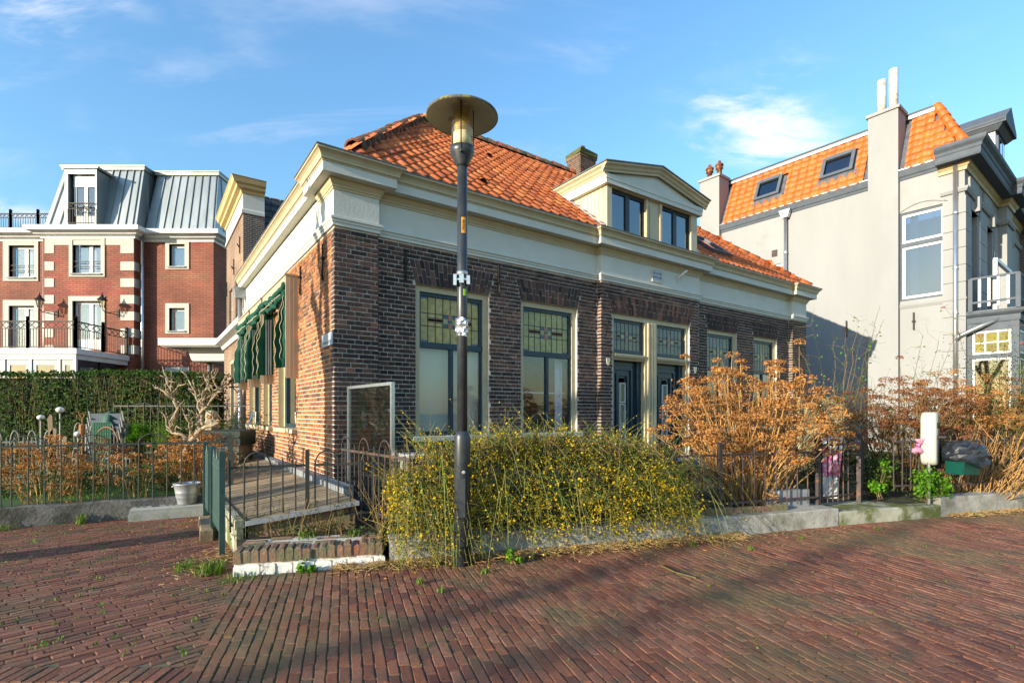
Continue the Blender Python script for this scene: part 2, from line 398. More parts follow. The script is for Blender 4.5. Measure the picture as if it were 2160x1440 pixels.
# ---- entablature: base mould, frieze, cornice
PATH = [(.06, 7.55), (.06, .62), (0, .62), (0, 0), (.60, 0), (.60, .1), (4.826, .1), (4.826, 0), (7.781, 0), (7.781, .1), (11.779, .1), (11.779, 0), (12.485, 0), (12.485, .9)]
WP = [(.0, 7.55), (0, .62), (-.004, .62)] + PATH[3:]
mb = MB(); mb.mould(WP, [(-.1, 3.83), (.022, 3.83), (.022, 3.868), (.034, 3.878), (.034, 3.902), (.05, 3.914), (.05, 3.944), (.01, 3.962), (-.1, 3.962)]); mb.build('frieze_base_moulding', M['white'], house)
mb = MB(); mb.mould(WP, [(-.12, 3.95), (.006, 3.95), (.006, 4.44), (-.12, 4.44)]); mb.build('frieze', M['white'], house)
mb = MB(); mb.mould(PATH, [(-.1, 4.30), (.02, 4.30), (.02, 4.325), (.034, 4.332), (.034, 4.352), (.05, 4.372), (.066, 4.40), (.066, 4.434), (-.1, 4.434)]); mb.build('bed_moulding', M['cream'], house)
mb = MB(); mb.mould(PATH, [(-.12, 4.43), (.19, 4.43), (.19, 4.552), (-.12, 4.552)]); mb.build('cornice_fascia', M['white'], house)
mb = MB(); mb.mould(PATH, [(-.1, 4.55), (.20, 4.55), (.20, 4.565), (.217, 4.57), (.222, 4.60), (.238, 4.632), (.262, 4.655), (.282, 4.665), (.282, 4.692), (-.3, 4.692)]); mb.build('cornice_crown', M['cream'], house)
mb = MB(); mb.mould(PATH, [(-.34, 4.690), (.292, 4.690), (.292, 4.706), (-.34, 4.72)]); mb.build('gutter_edge', M['lead'], house)

# ---- roof
RZ0, RZ1, RN, RS0, RS1 = 4.70, 8.13, 4.2, 3.23, 9.25
E0, E1_, En = .10, 12.5, -.05
roof = MB()
A = (E0, En, RZ0); B = (E1_, En, RZ0); Cc = (E1_, 8.4, RZ0); D = (E0, 8.4, RZ0); P1 = (RS0, RN, RZ1); P2 = (RS1, RN, RZ1)
for f in ([A, B, P2, P1], [B, Cc, P2], [Cc, D, P1, P2], [D, A, P1], [A, D, Cc, B]): roof.face(f)
roof_o = roof.build('roof', M['lead'], house)
TW, TG = .205, .275
def tile_mesh(m, w=TW, g=TG, amp=.028, over=.05):
    mb = MB(); n = 6; prof = []
    for i in range(n + 1):
        t = i / n; x = -w / 2 + w * 1.06 * t
        z = .032 + amp * math.sin(2 * math.pi * t - 2.2) + (.012 if i == 0 else 0)
        prof.append((x, z))
    def ring(y, dz): return [(x, y, z + dz) for x, z in prof]
    a = ring(-over, .028); b = ring(g, .0); c = ring(-over, .008)
    vs = a + b + c; fs = []
    for i in range(n): fs += [(i, i + 1, n + 2 + i, n + 1 + i), (i + 1, i, 2 * n + 2 + i, 2 * n + 3 + i)]
    mb.cur = random.random(); mb.add(vs, fs); return mb.mesh('roof_tile', m, True)
def tile_slope(root, par, m, o, ax, ay, inside, nx, ny, camp, maxobj=300, w=TW, g=TG, amp=.028, joined='roof_tiles_far', skew=0.004):
    """tiles on the plane through o spanned by ax (along eave) and ay (up slope)"""
    ax = Vector(ax).normalized(); ay = Vector(ay).normalized(); az = ax.cross(ay).normalized(); o = Vector(o)
    base = [tile_mesh(m, w, g, amp) for _ in range(5)]
    recs = []
    for j in range(ny):
        for i in range(nx):
            p = o + ax * (w * (i + .5)) + ay * (g * j)
            if inside(p): recs.append(p)
    recs.sort(key=lambda p: (p - camp).length)
    def mtx(p):
        q = Matrix((ax, ay, az)).transposed().to_4x4(); q.translation = p + az * random.uniform(0, .008)
        return q @ Matrix.Rotation(random.uniform(-skew, skew) * 4, 4, 'Z') @ Matrix.Rotation(random.uniform(-1, 1) * skew * 2, 4, 'X')
    for p in recs[:maxobj]:
        ob = bpy.data.objects.new('roof_tile', random.choice(base)); COL.objects.link(ob); ob.parent = par; ob.matrix_local = mtx(p)
    if len(recs) > maxobj:
        mb = MB()
        for p in recs[maxobj:]:
            T = mtx(p); me = random.choice(base); mb.cur = random.random()
            mb.add([T @ v.co for v in me.vertices], [tuple(q.vertices) for q in me.polygons])
        mb.build(joined, m, par, True, kind='stuff')
def hipA(n): return E0 + (RS0 - E0) * (n - En) / (RN - En)
def hipB(n): return E1_ - (E1_ - RS1) * (n - En) / (RN - En)
DS0, DS1 = 4.98, 7.70       # dormer
def in_front(p):
    n = p.y; return hipA(n) + .05 < p.x < hipB(n) - .05 and n < RN - .1 and not (DS0 - .05 < p.x < DS1 + .08 and n < 1.42)
up = Vector((0, RN - En, RZ1 - RZ0))
tile_slope(house, roof_o, M['tile'], (E0, En - .02, RZ0 + .01), (1, 0, 0), up, in_front, 62, 19, CAML)
upl = Vector((RS0 - E0, 0, RZ1 - RZ0))
def in_left(p):
    t = (p.x - E0) / (RS0 - E0); return t < .97 and En + (RN - En) * t < p.y < 8.4 - (8.4 - RN) * t
mbj = MB()
tile_slope(house, roof_o, M['tile'], (E0 - .02, 8.4, RZ0 + .01), (0, -1, 0), upl, in_left, 42, 17, CAML, 0, joined='roof_tiles_side')
upr = Vector((RS1 - E1_, 0, RZ1 - RZ0))
def in_right(p):
    t = (E1_ - p.x) / (E1_ - RS1); return t < .97 and En + (RN - En) * t < p.y < 8.4 - (8.4 - RN) * t
tile_slope(house, roof_o, M['tile'], (E1_ + .02, En, RZ0 + .01), (0, 1, 0), upr, in_right, 42, 17, CAML, 0, joined='roof_tiles_gable')
# ridge and hip tiles: half round, overlapping
def ridge_tiles(par, a, b, m, r=.115, L=.34, nm='ridge_tile'):
    a = Vector(a); b = Vector(b); d = b - a; n = max(1, int(d.length / (L * .86))); x = d.normalized()
    y = x.cross(Vector((0, 0, 1))).normalized(); z = y.cross(x)
    mb = MB(); k = 7; vs = []
    for q, rr in ((-.04, r * 1.12), (L, r * .86)):
        for i in range(k): th = math.pi * (-.08 + 1.16 * i / (k - 1)); vs.append((q, -math.cos(th) * rr, math.sin(th) * rr))
    for i in range(k): th = math.pi * (-.08 + 1.16 * i / (k - 1)); vs.append((-.04, -math.cos(th) * (r * .9), math.sin(th) * r * .9))
    fs = [(i, i + 1, k + i + 1, k + i) for i in range(k - 1)] + [(i + 1, i, 2 * k + i, 2 * k + i + 1) for i in range(k - 1)]
    mb.add(vs, fs); me = mb.mesh(nm, m, True)
    for i in range(n):
        T = Matrix((x, y, z)).transposed().to_4x4(); T.translation = a + d * (i / n) + z * (.0 + random.uniform(-.012, .014))
        T = T @ Matrix.Rotation(random.uniform(-.05, .05), 4, 'Z') @ Matrix.Rotation(random.uniform(-.03, .03), 4, 'Y')
        o = bpy.data.objects.new(nm, me); COL.objects.link(o); o.parent = par; o.matrix_local = T
dz = Vector((0, 0, .06))
ridge_tiles(roof_o, Vector(A).lerp(Vector(P1), .09) + dz, Vector(P1) + dz, M['tile_mossy'], .125)
ridge_tiles(roof_o, Vector(P1) + dz, Vector(P2) + dz, M['tile_mossy'], .11)
ridge_tiles(roof_o, Vector(B) + dz, Vector(P2) + dz, M['tile'], .115)
# three vent tiles
for s, n in ((2.55, .42), (5.1, 1.0), (4.0, 2.5)):
    z = RZ0 + (n - En) * (RZ1 - RZ0) / (RN - En) + .08
    mb = MB(); k = 7; vs = []
    for q, rr, zz in ((0, .1, 0), (.2, .02, .12)):
        for i in range(k): th = math.pi * i / (k - 1); vs.append((s - math.cos(th) * rr, n + q, z + zz + math.sin(th) * rr))
    mb.add(vs, [(i, i + 1, k + i + 1, k + i) for i in range(k - 1)]); mb.build('vent_tile', M['tile_mossy'], roof_o, True)
# roof light beside the dormer
slp = math.atan2(RZ1 - RZ0, RN - En)
T = Matrix.Translation((9.1, .75, RZ0 + .85 * .81)) @ Matrix.Rotation(slp, 4, 'X')
mb = MB(); mb.box(-.4, .4, -.5, -.43, .03, .14, M=T); mb.box(-.4, .4, .43, .5, .03, .14, M=T); mb.box(-.4, -.33, -.43, .43, .03, .14, M=T); mb.box(.33, .4, -.43, .43, .03, .14, M=T)
fr = mb.build('roof_light', M['lead'], roof_o); mb = MB(); mb.box(-.33, .33, -.43, .43, .08, .1, M=T); mb.build('pane', M['skyglass'], fr)
# chimney
mb = MB(); mb.box(7.95, 8.55, 3.95, 4.5, 7.6, 8.62); mb.box(7.92, 8.58, 3.92, 4.53, 8.62, 8.70)
M['chimney_brick'] = mat('chimney_brick', (.2, .13, .09), (.12, .08, .06), scale=20, bump=.6, bscale=50, stain=(.05, .055, .03), sscale=6, slo=.5, shi=.65)
ch = mb.build('chimney', M['chimney_brick'], roof_o)
M['moss'] = mat('moss_clumps', (.12, .13, .03), (.06, .06, .025), scale=30, bump=1., bscale=60, rough=1)
mb = MB(); mb.box(7.9, 8.6, 3.9, 4.55, 8.70, 8.80, .03); mb.build('mossy_cap', M['moss'], ch)
mb = MB(); mb.lathe([(.07, 8.78), (.07, 8.98), (.09, 8.99), (.09, 9.03), (.02, 9.08)], (8.25, 4.2, 0), 10); mb.build('flue_pot', M['lead'], ch, True)
cb = MB(); k = 0; z = 7.65
while z < 8.6:
    for a, b in rows_bond(k, 7.95, 8.55): cb.cur = random.random(); cb.box(a, b, 3.938, 4.0, z, z + .05, .001)
    for a, b in rows_bond(k, 3.96, 4.5): cb.cur = random.random(); cb.box(7.938, 8.0, a, b, z, z + .05, .001)
    z += BH; k += 1
cb.build('chimney_bricks', M['chimney_brick'], ch, kind='stuff')
# ---- windows, doors, dormer of the brick house
M['pane_yellow'] = mat('leaded_yellow_glass', (.40, .35, .13), rnd=[(.52, .41, .14), (.46, .38, .15), (.56, .43, .13), (.48, .40, .17)], scale=14, rough=.3, coat=.1, bump=.1, bscale=30, spec=.3)
M['pane_green'] = mat('leaded_green_glass', (.22, .30, .16), rnd=[(.42, .41, .16), (.46, .43, .18), (.38, .38, .17)], scale=14, rough=.3, coat=.1, bump=.1, bscale=30, spec=.3)
M['pane_grey'] = mat('leaded_grey_glass', (.12, .16, .15), rnd=[(.13, .17, .16), (.17, .2, .16), (.24, .24, .12), (.11, .15, .15)], scale=20, rough=.25, coat=.15, bump=.4, bscale=40, spec=.4)
M['pane_rust'] = mat('leaded_rust_glass', (.34, .12, .04), rough=.15, coat=.5)
M['pane_blue'] = mat('leaded_blue_glass', (.015, .05, .11), rough=.12, coat=.5)
M['leading'] = mat('lead_cames', (.03, .035, .04), rough=.5, metal=.2)
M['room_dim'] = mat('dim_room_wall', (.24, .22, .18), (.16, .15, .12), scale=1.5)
def leaded(par, a0, a1, z0, z1, y, cols, rows, pal):
    """leaded light: each pane its own piece, cames between"""
    w = (a1 - a0) / cols; hs = [0, .36, .64, 1.] if rows == 3 else [i / rows for i in range(rows + 1)]
    cm = MB(); c = .007
    for i in range(cols + 1): cm.box(a0 + w * i - c / 2 - .002, a0 + w * i + c / 2 + .002, y - .007, y + .007, z0, z1)
    for h in hs: cm.box(a0, a1, y - .006, y + .006, z0 + (z1 - z0) * h - c / 2 - .002, z0 + (z1 - z0) * h + c / 2 + .002)
    mid = (a0 + a1) / 2; zc = (z0 + z1) / 2
    band = []
    for i in range(cols):
        for j in range(rows):
            x0, x1 = a0 + w * i + c / 2, a0 + w * (i + 1) - c / 2; y0 = z0 + (z1 - z0) * hs[j] + c / 2; y1 = z0 + (z1 - z0) * hs[j + 1] - c / 2
            if rows == 3 and j == 1 and 1 <= i <= cols - 2:
                third = (y1 - y0) / 3
                pm = M['pane_rust'] if abs(i - (cols - 1) / 2) < 2.6 else M[pal]
                if abs(i + .5 - cols / 2) < 1.01:
                    mb = MB(); mb.box(x0, x1, y - .003, y + .003, y0, y0 + third * .8); mb.build('pane', M['pane_blue'], par)
                    mb = MB(); mb.box(x0, x1, y - .003, y + .003, y0 + third * .85, y1 - third * .85); mb.build('pane', M['pane_green'], par)
                    mb = MB(); mb.box(x0, x1, y - .003, y + .003, y1 - third * .8, y1); mb.build('pane', M['pane_blue'], par)
                    continue
                mb = MB(); mb.cur = random.random(); mb.box(x0, x1, y - .003, y + .003, y0, y0 + third * .9); mb.build('pane', M[pal], par)
                mb = MB(); mb.box(x0, x1, y - .003, y + .003, y0 + third, y0 + third * 1.25); mb.box(x0, x1, y - .003, y + .003, y1 - third * 1.25, y1 - third); mb.build('pane', pm, par)
                mb = MB(); mb.cur = random.random(); mb.box(x0, x1, y - .003, y + .003, y1 - third * .9, y1); mb.build('pane', M[pal], par)
                cm.box(x0, x1, y - .005, y + .005, y0 + third * .9, y0 + third); cm.box(x0, x1, y - .005, y + .005, y1 - third, y1 - third * .9)
            else:
                mb = MB(); mb.cur = random.random(); mb.box(x0, x1, y - .003, y + .003, y0, y1); mb.build('pane', M[pal], par)
                if i in (0, cols - 1) and rows == 3 and j in (0, 2):
                    zz = (y0, y0 + .03) if j == 0 else (y1 - .03, y1)
                    mb = MB(); mb.box(x0, x1, y - .006, y - .004, *zz); mb.build('pane', M['pane_blue'], par)
    if rows == 3:
        mb = MB(); mb.box(mid - .035, mid + .035, y - .009, y - .004, zc - .105, zc + .105); mb.build('pane', M['pane_rust'], par)
        mb = MB(); mb.box(mid - .035, mid + .035, y - .012, y - .0095, zc - .02, zc + .02); mb.build('pane', M['pane_blue'], par)
    cm.build('lead_cames', M['leading'], par)
for wi, (a, b) in enumerate(WINS):
    f = .085; y0 = .155; y1 = .27
    mb = MB(); mb.box(a, a + f, y0, y1, 1.06, ZA0 - .002); mb.box(b - f, b, y0, y1, 1.06, ZA0 - .002); mb.box(a + f, b - f, y0, y1, ZA0 - .085, ZA0 - .002)
    # jamb lining seen inside the opening
    fo = mb.build('window', M['cream'], house)
    mb = MB(); mb.bbox(a - .07, b + .07, .02, .3, .985, 1.058, .008); mb.build('sill', M['white'], fo)
    t = .05; ya, yb = y0 + .035, y1 - .02; A0, B0 = a + f, b - f; ZT2 = ZA0 - .087; ZM = 2.36
    mb = MB()    # transom frame and top light frame
    mb.box(A0, B0, ya - .02, yb, ZM, ZM + .085); mb.box(A0, B0, ya, yb, ZT2 - .05, ZT2); mb.box(A0, A0 + .035, ya, yb, ZM + .085, ZT2 - .05); mb.box(B0 - .05, B0, ya, yb, ZM + .085, ZT2 - .05)
    top = mb.build('top_light', M['teal'], fo)
    leaded(fo, A0 + .035, B0 - .05, ZM + .085, ZT2 - .05, ya + .03, 8 if wi < 2 else 7, 3, ['pane_yellow', 'pane_green', 'pane_grey', 'pane_grey'][wi])
    mb = MB(); m_ = (A0 + B0) / 2
    mb.box(m_ - .03, m_ + .03, ya - .005, yb, 1.11, ZM - .002); mb.box(A0, B0, ya, yb, 1.06, 1.12); mb.box(B0 - .035, B0, ya, yb, 1.12, ZM - .002)
    mb.build('casement', M['teal'], fo)
    for q0, q1 in ((A0, m_ - .03), (m_ + .03, B0 - .035)):
        mb = MB(); mb.box(q0, q1, ya + .02, ya + .026, 1.12, ZM - .002); mb.build('pane', M['glass'], fo)
    # behind: blinds or a dark room
    if wi == 0:
        mb = MB(); mb.box(A0, B0, .30, .31, 1.08, 2.5); mb.build('roller_blind', M['blind'], fo)
    else:
        mb = MB()
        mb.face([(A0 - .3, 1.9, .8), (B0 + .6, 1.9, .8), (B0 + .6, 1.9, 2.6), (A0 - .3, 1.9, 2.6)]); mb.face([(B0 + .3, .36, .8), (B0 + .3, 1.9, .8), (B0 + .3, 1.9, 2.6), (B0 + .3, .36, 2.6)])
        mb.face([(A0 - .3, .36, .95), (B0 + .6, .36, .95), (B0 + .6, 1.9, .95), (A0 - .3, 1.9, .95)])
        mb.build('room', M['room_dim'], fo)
        for q in ((A0 + .02, A0 + .15), (B0 - .22, B0 - .06)):
            mb = MB(); n = 16; vs = []
            for i in range(n + 1):
                x = q[0] + (q[1] - q[0]) * i / n; yy = .37 + .02 * math.sin(i * 1.9)
                vs += [(x, yy, 1.08), (x, yy, 2.42)]
            mb.add(vs, [(2 * i, 2 * i + 2, 2 * i + 3, 2 * i + 1) for i in range(n)]); mb.build('curtain', M['curtain'], fo, True)
        if wi == 1:
            mb = MB(); mb.box(A0, B0, .36, .375, 1.74, 1.76); mb.build('curtain_rail', M['curtain'], fo)
# side windows
for a, b in SW:
    x0, x1 = .10, .20
    mb = MB(); mb.box(x0, x1, a, a + .09, 1.14, 3.44); mb.box(x0, x1, b - .09, b, 1.14, 3.44); mb.box(x0, x1, a + .09, b - .09, 3.36, 3.44)
    mb.box(.006, .1, b - .012, b + .002, 1.14, 3.44)
    fo = mb.build('window', M['cream'], house)
    mb = MB(); mb.bbox(-.07, .2, a - .06, b + .06, 1.06, 1.13, .008); mb.build('sill', M['cream'], fo)
    mb = MB(); mb.box(x0 + .02, x1 - .01, a + .09, a + .14, 1.14, 3.36); mb.box(x0 + .02, x1 - .01, b - .14, b - .09, 1.14, 3.36); mb.box(x0 + .02, x1 - .01, a + .14, b - .14, 1.14, 1.2); mb.box(x0 + .02, x1 - .01, a + .14, b - .14, 2.4, 2.46)
    mb.build('casement', M['teal'], fo)
    mb = MB(); mb.box(x0 + .05, x0 + .056, a + .14, b - .14, 1.2, 3.36); mb.build('pane', M['glass'], fo)
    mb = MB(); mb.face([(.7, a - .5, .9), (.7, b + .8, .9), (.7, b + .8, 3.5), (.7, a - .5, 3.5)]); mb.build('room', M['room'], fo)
# doors
d0, d1 = DOOR; f = .075; y0, y1 = .045, .17
mb = MB(); mb.box(d0, d0 + f, y0, y1, .5, ZA0 - .002); mb.box(d1 - f, d1, y0, y1, .5, ZA0 - .002); mb.box(d0 + f, d1 - f, y0, y1, ZA0 - .09, ZA0 - .002)
mid0, mid1 = 6.06, 6.42
for x0, x1, yy in ((mid0, mid1, .03), (mid0 + .07, mid0 + .13, -.0), (mid0 + .17, mid0 + .22, -.0), (mid1 - .12, mid1 - .06, -.0)): mb.box(x0, x1, yy, yy + .03 if yy < .02 else y1, .5, ZA0 - .092)
dfr = mb.build('door_frame', M['cream'], house)
for x0, x1, nm in ((d0 + f, mid0, 0), (mid1, d1 - f, 1)):
    mb = MB(); mb.mould([(x0, .06), (x1, .06)], [(-.1, 2.40), (.0, 2.40), (.02, 2.43), (.05, 2.455), (.06, 2.49), (.06, 2.515), (-.1, 2.53)]); mb.build('transom', M['cream'], dfr)
    mb = MB(); zt = ZA0 - .092
    mb.box(x0, x1, .09, .13, 2.531, 2.60); mb.box(x0, x1, .09, .13, zt - .05, zt); mb.box(x0, x0 + .04, .09, .13, 2.60, zt - .05); mb.box(x1 - .06, x1, .09, .13, 2.60, zt - .05)
    tl = mb.build('top_light', M['teal'], dfr)
    leaded(dfr, x0 + .04, x1 - .06, 2.60, zt - .05, .11, 7, 3, 'pane_grey')
    # leaf with nested mouldings
    yl = .16; mb = MB(); xl0, xl1 = x0, x1 - .12
    cx = (xl0 + xl1) / 2; gw = .085; z0 = .52; z1 = 2.395
    gz0, gz1 = .75, 1.98
    mb.box(xl0, xl1, yl + .03, yl + .07, z0, gz0 - .1); mb.box(xl0, xl1, yl + .03, yl + .07, gz1 + .09, z1); mb.box(xl0, cx - gw, yl + .03, yl + .07, gz0 - .1, gz1 + .09); mb.box(cx + gw, xl1, yl + .03, yl + .07, gz0 - .1, gz1 + .09)
    for k, (ins, pr) in enumerate(((.0, .0), (.09, -.022), (.15, .004), (.20, -.018))):
        q0, q1 = xl0 + ins, xl1 - ins; w = .05; t1 = z1 - ins * 1.0 - .03; yy = yl + pr + .02
        if q1 - q0 < .3: continue
        mb.box(q0, q0 + w, yy, yl + .03, z0, t1); mb.box(q1 - w, q1, yy, yl + .03, z0, t1); mb.box(q0 + w, q1 - w, yy, yl + .03, t1 - w, t1)
    mb.box(x1 - .12, x1, yl - .03, yl + .06, z0, z1)
    leaf = mb.build('door', M['teal'], dfr)
    mb = MB()
    for zz0, zz1 in ((gz0, 1.16), (1.18, 1.57), (1.59, gz1)):
        mb.box(cx - gw, cx - gw + .022, yl + .0, yl + .05, zz0, zz1); mb.box(cx + gw - .022, cx + gw, yl + .0, yl + .05, zz0, zz1); mb.box(cx - gw + .022, cx + gw - .022, yl, yl + .05, zz1 - .022, zz1); mb.box(cx - gw + .022, cx + gw - .022, yl, yl + .05, zz0, zz0 + .022)
    mb.build('door_light_frame', M['white'], dfr)
    mb = MB(); mb.box(cx - gw + .01, cx + gw - .01, yl + .03, yl + .036, gz0, gz1); mb.build('door_light_pane', M['pane_grey'], dfr)
    mb = MB(); mb.lathe([(.012, 0), (.012, .04), (.03, .05), (.03, .07), (.01, .08)], (xl1 - .06 if nm else xl0 + .06, yl - .0, 1.45), 10, Matrix.Rotation(R(90), 4, 'X')); mb.build('door_knob', M['lead'], dfr, True)
    mb = MB(); mb.box(x0, x1, -.25, y1, .42, .515); mb.build('doorstep', M['plinth'], dfr)
# ---- dormer
dm = MB(); dm.box(DS0, DS0 + .125, .0, .12, 4.72, 5.60); dm.box(6.06, 6.53, .02, .12, 4.72, 5.60); dm.box(6.06, 6.10, -.015, .02, 4.72, 5.60); dm.box(6.47, 6.53, -.015, .02, 4.72, 5.60); dm.box(6.18, 6.41, .005, .02, 4.8, 5.52)
dm.box(7.5, DS1, .0, .12, 4.72, 5.60); dm.box(DS0, DS1, .0, .12, 5.60, 5.64)
dorm = dm.build('dormer', M['cream'], house)
for a, b in ((5.107, 6.058), (6.532, 7.498)):
    mb = MB(); m_ = (a + b) / 2; y = .05
    mb.box(a, b, y, y + .06, 4.74, 4.80); mb.box(a, b, y, y + .06, 5.54, 5.598); mb.box(a, a + .045, y, y + .06, 4.80, 5.54); mb.box(b - .045, b, y, y + .06, 4.80, 5.54); mb.box(m_ - .055, m_ + .055, y, y + .06, 4.80, 5.54)
    mb.build('casement', M['blackblue'], dorm)
    for q0, q1 in ((a + .045, m_ - .055), (m_ + .055, b - .045)):
        mb = MB(); mb.box(q0, q1, y + .025, y + .031, 4.80, 5.54); mb.build('pane', M['skyglass'], dorm)
mb = MB(); mb.face([(DS0 + .1, .6, 4.7), (DS1 - .1, .6, 4.7), (DS1 - .1, .6, 5.7), (DS0 + .1, .6, 5.7)]); mb.build('dormer_room', M['room'], dorm)
mb = MB(); n = 20; vs = []
for i in range(n + 1): x = 5.14 + .3 * i / n; vs += [(x, .2 + .015 * math.sin(i * 2.), 4.8), (x, .2 + .015 * math.sin(i * 2.), 5.55)]
mb.add(vs, [(2 * i, 2 * i + 2, 2 * i + 3, 2 * i + 1) for i in range(n)]); mb.build('dormer_curtain', M['curtain'], dorm, True)
# cheeks: vertical boards
rs = (RZ1 - RZ0) / (RN - En)
def roof_z(n): return RZ0 + (n - En) * rs
M['board'] = mat('cream_boards', (.68, .57, .36), (.62, .52, .32), scale=6, rough=.55, stretch=(1, 1, .2), stain=(.5, .42, .28), slo=.6, shi=.9, samt=.5)
for s0, s1 in ((DS0 + .001, DS0 + .03), (DS1 - .03, DS1 - .001)):
    n = .125
    while n < 1.35:
        n1 = min(n + .096, 1.4); zb0 = roof_z(n) - .05; zb1 = roof_z(n1) - .05
        if zb0 < 5.62:
            mb = MB(); mb.cur = random.random(); e = random.uniform(0, .004)
            mb.hexa([(s0 - e, n + .004, zb0), (s1, n + .004, zb0), (s1, n1 - .004, zb1), (s0 - e, n1 - .004, zb1), (s0 - e, n + .004, 5.64), (s1, n + .004, 5.64), (s1, n1 - .004, 5.64), (s0 - e, n1 - .004, 5.64)])
            mb.build('cheek_board', M['board'], dorm)
        n += .1
mb = MB()
for s0, s1 in ((DS0 + .02, DS0 + .06), (DS1 - .06, DS1 - .02)):
    mb.prism([(.12, 4.7), (1.45, roof_z(1.45) - .04), (1.45, 5.64), (.12, 5.64)], (s1 - s0, 0, 0), (s0, 0, 0), (0, 1, 0), (0, 0, 1))
mb.build('dormer_cheek', M['cream'], dorm)
# lead flashing at the cheek foot
M['zinc_pale'] = mat('pale_lead', (.5, .5, .5), (.25, .25, .25), scale=9, rough=.5, bump=.5, bscale=20)
for s0, s1 in ((DS0 - .13, DS0 + .03), (DS1 - .03, DS1 + .13)):
    mb = MB(); mb.hexa([(s0, .02, roof_z(.02) + .08), (s1, .02, roof_z(.02) + .08), (s1, 1.45, roof_z(1.45) + .08), (s0, 1.45, roof_z(1.45) + .08), (s0, .02, roof_z(.02) + .1), (s1, .02, roof_z(.02) + .15), (s1, 1.45, roof_z(1.45) + .15), (s0, 1.45, roof_z(1.45) + .1)])
    mb.build('flashing', M['zinc_pale'], dorm)
# entablature and pediment
ex = DS0 - .02; ex1 = DS1 + .02; PM = (ex + ex1) / 2
mb = MB(); mb.mould([(ex, 1.75), (ex, .0), (ex1, 0), (ex1, 1.75)], [(-.12, 5.62), (.07, 5.62), (.07, 5.70), (.08, 5.705), (.08, 5.79), (-.12, 5.79)]); mb.build('dormer_fascia', M['white'], dorm)
mb = MB(); mb.prism([(ex - .06, 5.79), (ex1 + .06, 5.79), (PM, 6.14)], (0, .12, 0), (0, -.03, 0)); mb.build('tympanum', M['white'], dorm)
crown = [(-.02, 0.), (.015, .0), (.02, .03), (.045, .055), (.06, .09), (.085, .11), (.1, .12), (.1, .155), (-.02, .155)]
for pth_ in ([(ex - .08, 1.9), (ex - .08, -.08)], [(ex1 + .08, -.08), (ex1 + .08, 1.9)]): mb = MB(); mb.mould(pth_, [(d, 5.78 + z) for d, z in crown]); mb.build('dormer_eaves_moulding', M['cream'], dorm)
def rake(xa, za, xb, zb):
    mb = MB(); a = []; b_ = []
    for d, z in crown: a.append((xa, -.08 - d, za + z)); b_.append((xb, -.08 - d, zb + z))
    k = len(crown); mb.add(a + b_, [(q, q + 1, k + q + 1, k + q) for q in range(k - 1)] + [tuple(range(k)), tuple(reversed(range(k, 2 * k)))]); return mb
rk = MB()
for p in (rake(ex - .18, 5.78, PM, 6.09), rake(PM, 6.09, ex1 + .18, 5.78)): rk.add(p.v, p.f)
rk.build('pediment_moulding', M['cream'], dorm)
mb = MB()
for xa, za, xb, zb in ((ex - .2, 5.935, PM, 6.245), (PM, 6.245, ex1 + .2, 5.935)):
    yb = 2.2
    mb.hexa([(xa, -.2, za), (xb, -.2, zb), (xb, yb, zb), (xa, yb, za), (xa, -.2, za + .02), (xb, -.2, zb + .02), (xb, yb, zb + .02), (xa, yb, za + .02)])
mb.build('dormer_roof', M['lead'], dorm)
mb = MB(); mb.prism([(ex, 5.72), (ex1, 5.72), (ex1, 5.93), (PM, 6.23), (ex, 5.93)], (0, 2.0, 0), (0, .1, 0)); mb.build('dormer_loft', M['white'], dorm)

# ---- things fixed to the house walls
def hp(s, n, z): return (HCN[0] + s * .8173 - n * .5763, HCN[1] + s * .5763 + n * .8173, z)
M['iron'] = mat('black_iron', (.015, .014, .014), (.03, .022, .018), scale=20, rough=.6, metal=.4)
M['alu'] = mat('aluminium', (.62, .62, .62), (.5, .5, .5), scale=30, rough=.35, metal=.9)
for i, (s, n, rot, z0, z1, lb) in enumerate([(1.03, .092, 0, 3.29, 3.70, 'black iron wall anchor left of the first front window'), (2.63, .092, 0, 3.30, 3.76, 'black iron wall anchor between the two large front windows'),
        (-.008, 1.72, 1, 3.24, 3.69, 'black iron wall anchor beside the nearest awning casing'), (-.008, .46, 1, 3.2, 3.70, 'black iron wall anchor near the house corner on the sunlit side')]):
    mb = MB(); mb.bar((0, -.012, 0), (0, -.012, z1 - z0), .028, .02); mb.bar((-.03, -.014, (z1 - z0) * .62), (.03, -.014, (z1 - z0) * .62), .03, .03)
    mb.tube([(0, -.01, (z1 - z0) * .45), (0, -.02, (z1 - z0) * .3), (.004, -.03, .02)], [.012, .009, .006], 6)
    mb.build('wall_anchor', M['iron'], None, label=lb, cat='wall anchor', group='iron wall anchors', loc=hp(s, n, z0), rz=HA - (R(90) if rot else 0))
M['enamel'] = mat('white_enamel', (.8, .8, .78), rough=.2, coat=.5); M['enamel_y'] = mat('yellow_enamel', (.75, .5, .03), rough=.2)
M['enamel_b'] = mat('blue_enamel', (.03, .07, .16), rough=.2)
for s, z, lb in ((5.0, 2.35, 'small white shield plate left of the two front doors'), (7.63, 2.315, 'small white shield plate right of the two front doors')):
    t = thing('shield_plate', lb, 'plate', hp(s, -.004, z), HA, 'enamel shield plates')
    mb = MB(); mb.prism([(-.045, .06), (.045, .06), (.045, -.01), (.03, -.05), (0, -.075), (-.03, -.05), (-.045, -.01)], (0, -.008, 0)); mb.build('plate', M['enamel'], t)
    mb = MB(); mb.prism([(-.035, .05), (0, .05), (0, .005), (-.035, .005)], (0, -.002, 0), (0, -.0085, 0)); mb.prism([(.0, .0), (.035, .0), (.028, -.04), (0, -.06)], (0, -.002, 0), (0, -.0085, 0)); mb.build('emblem', M['enamel_y'], t)
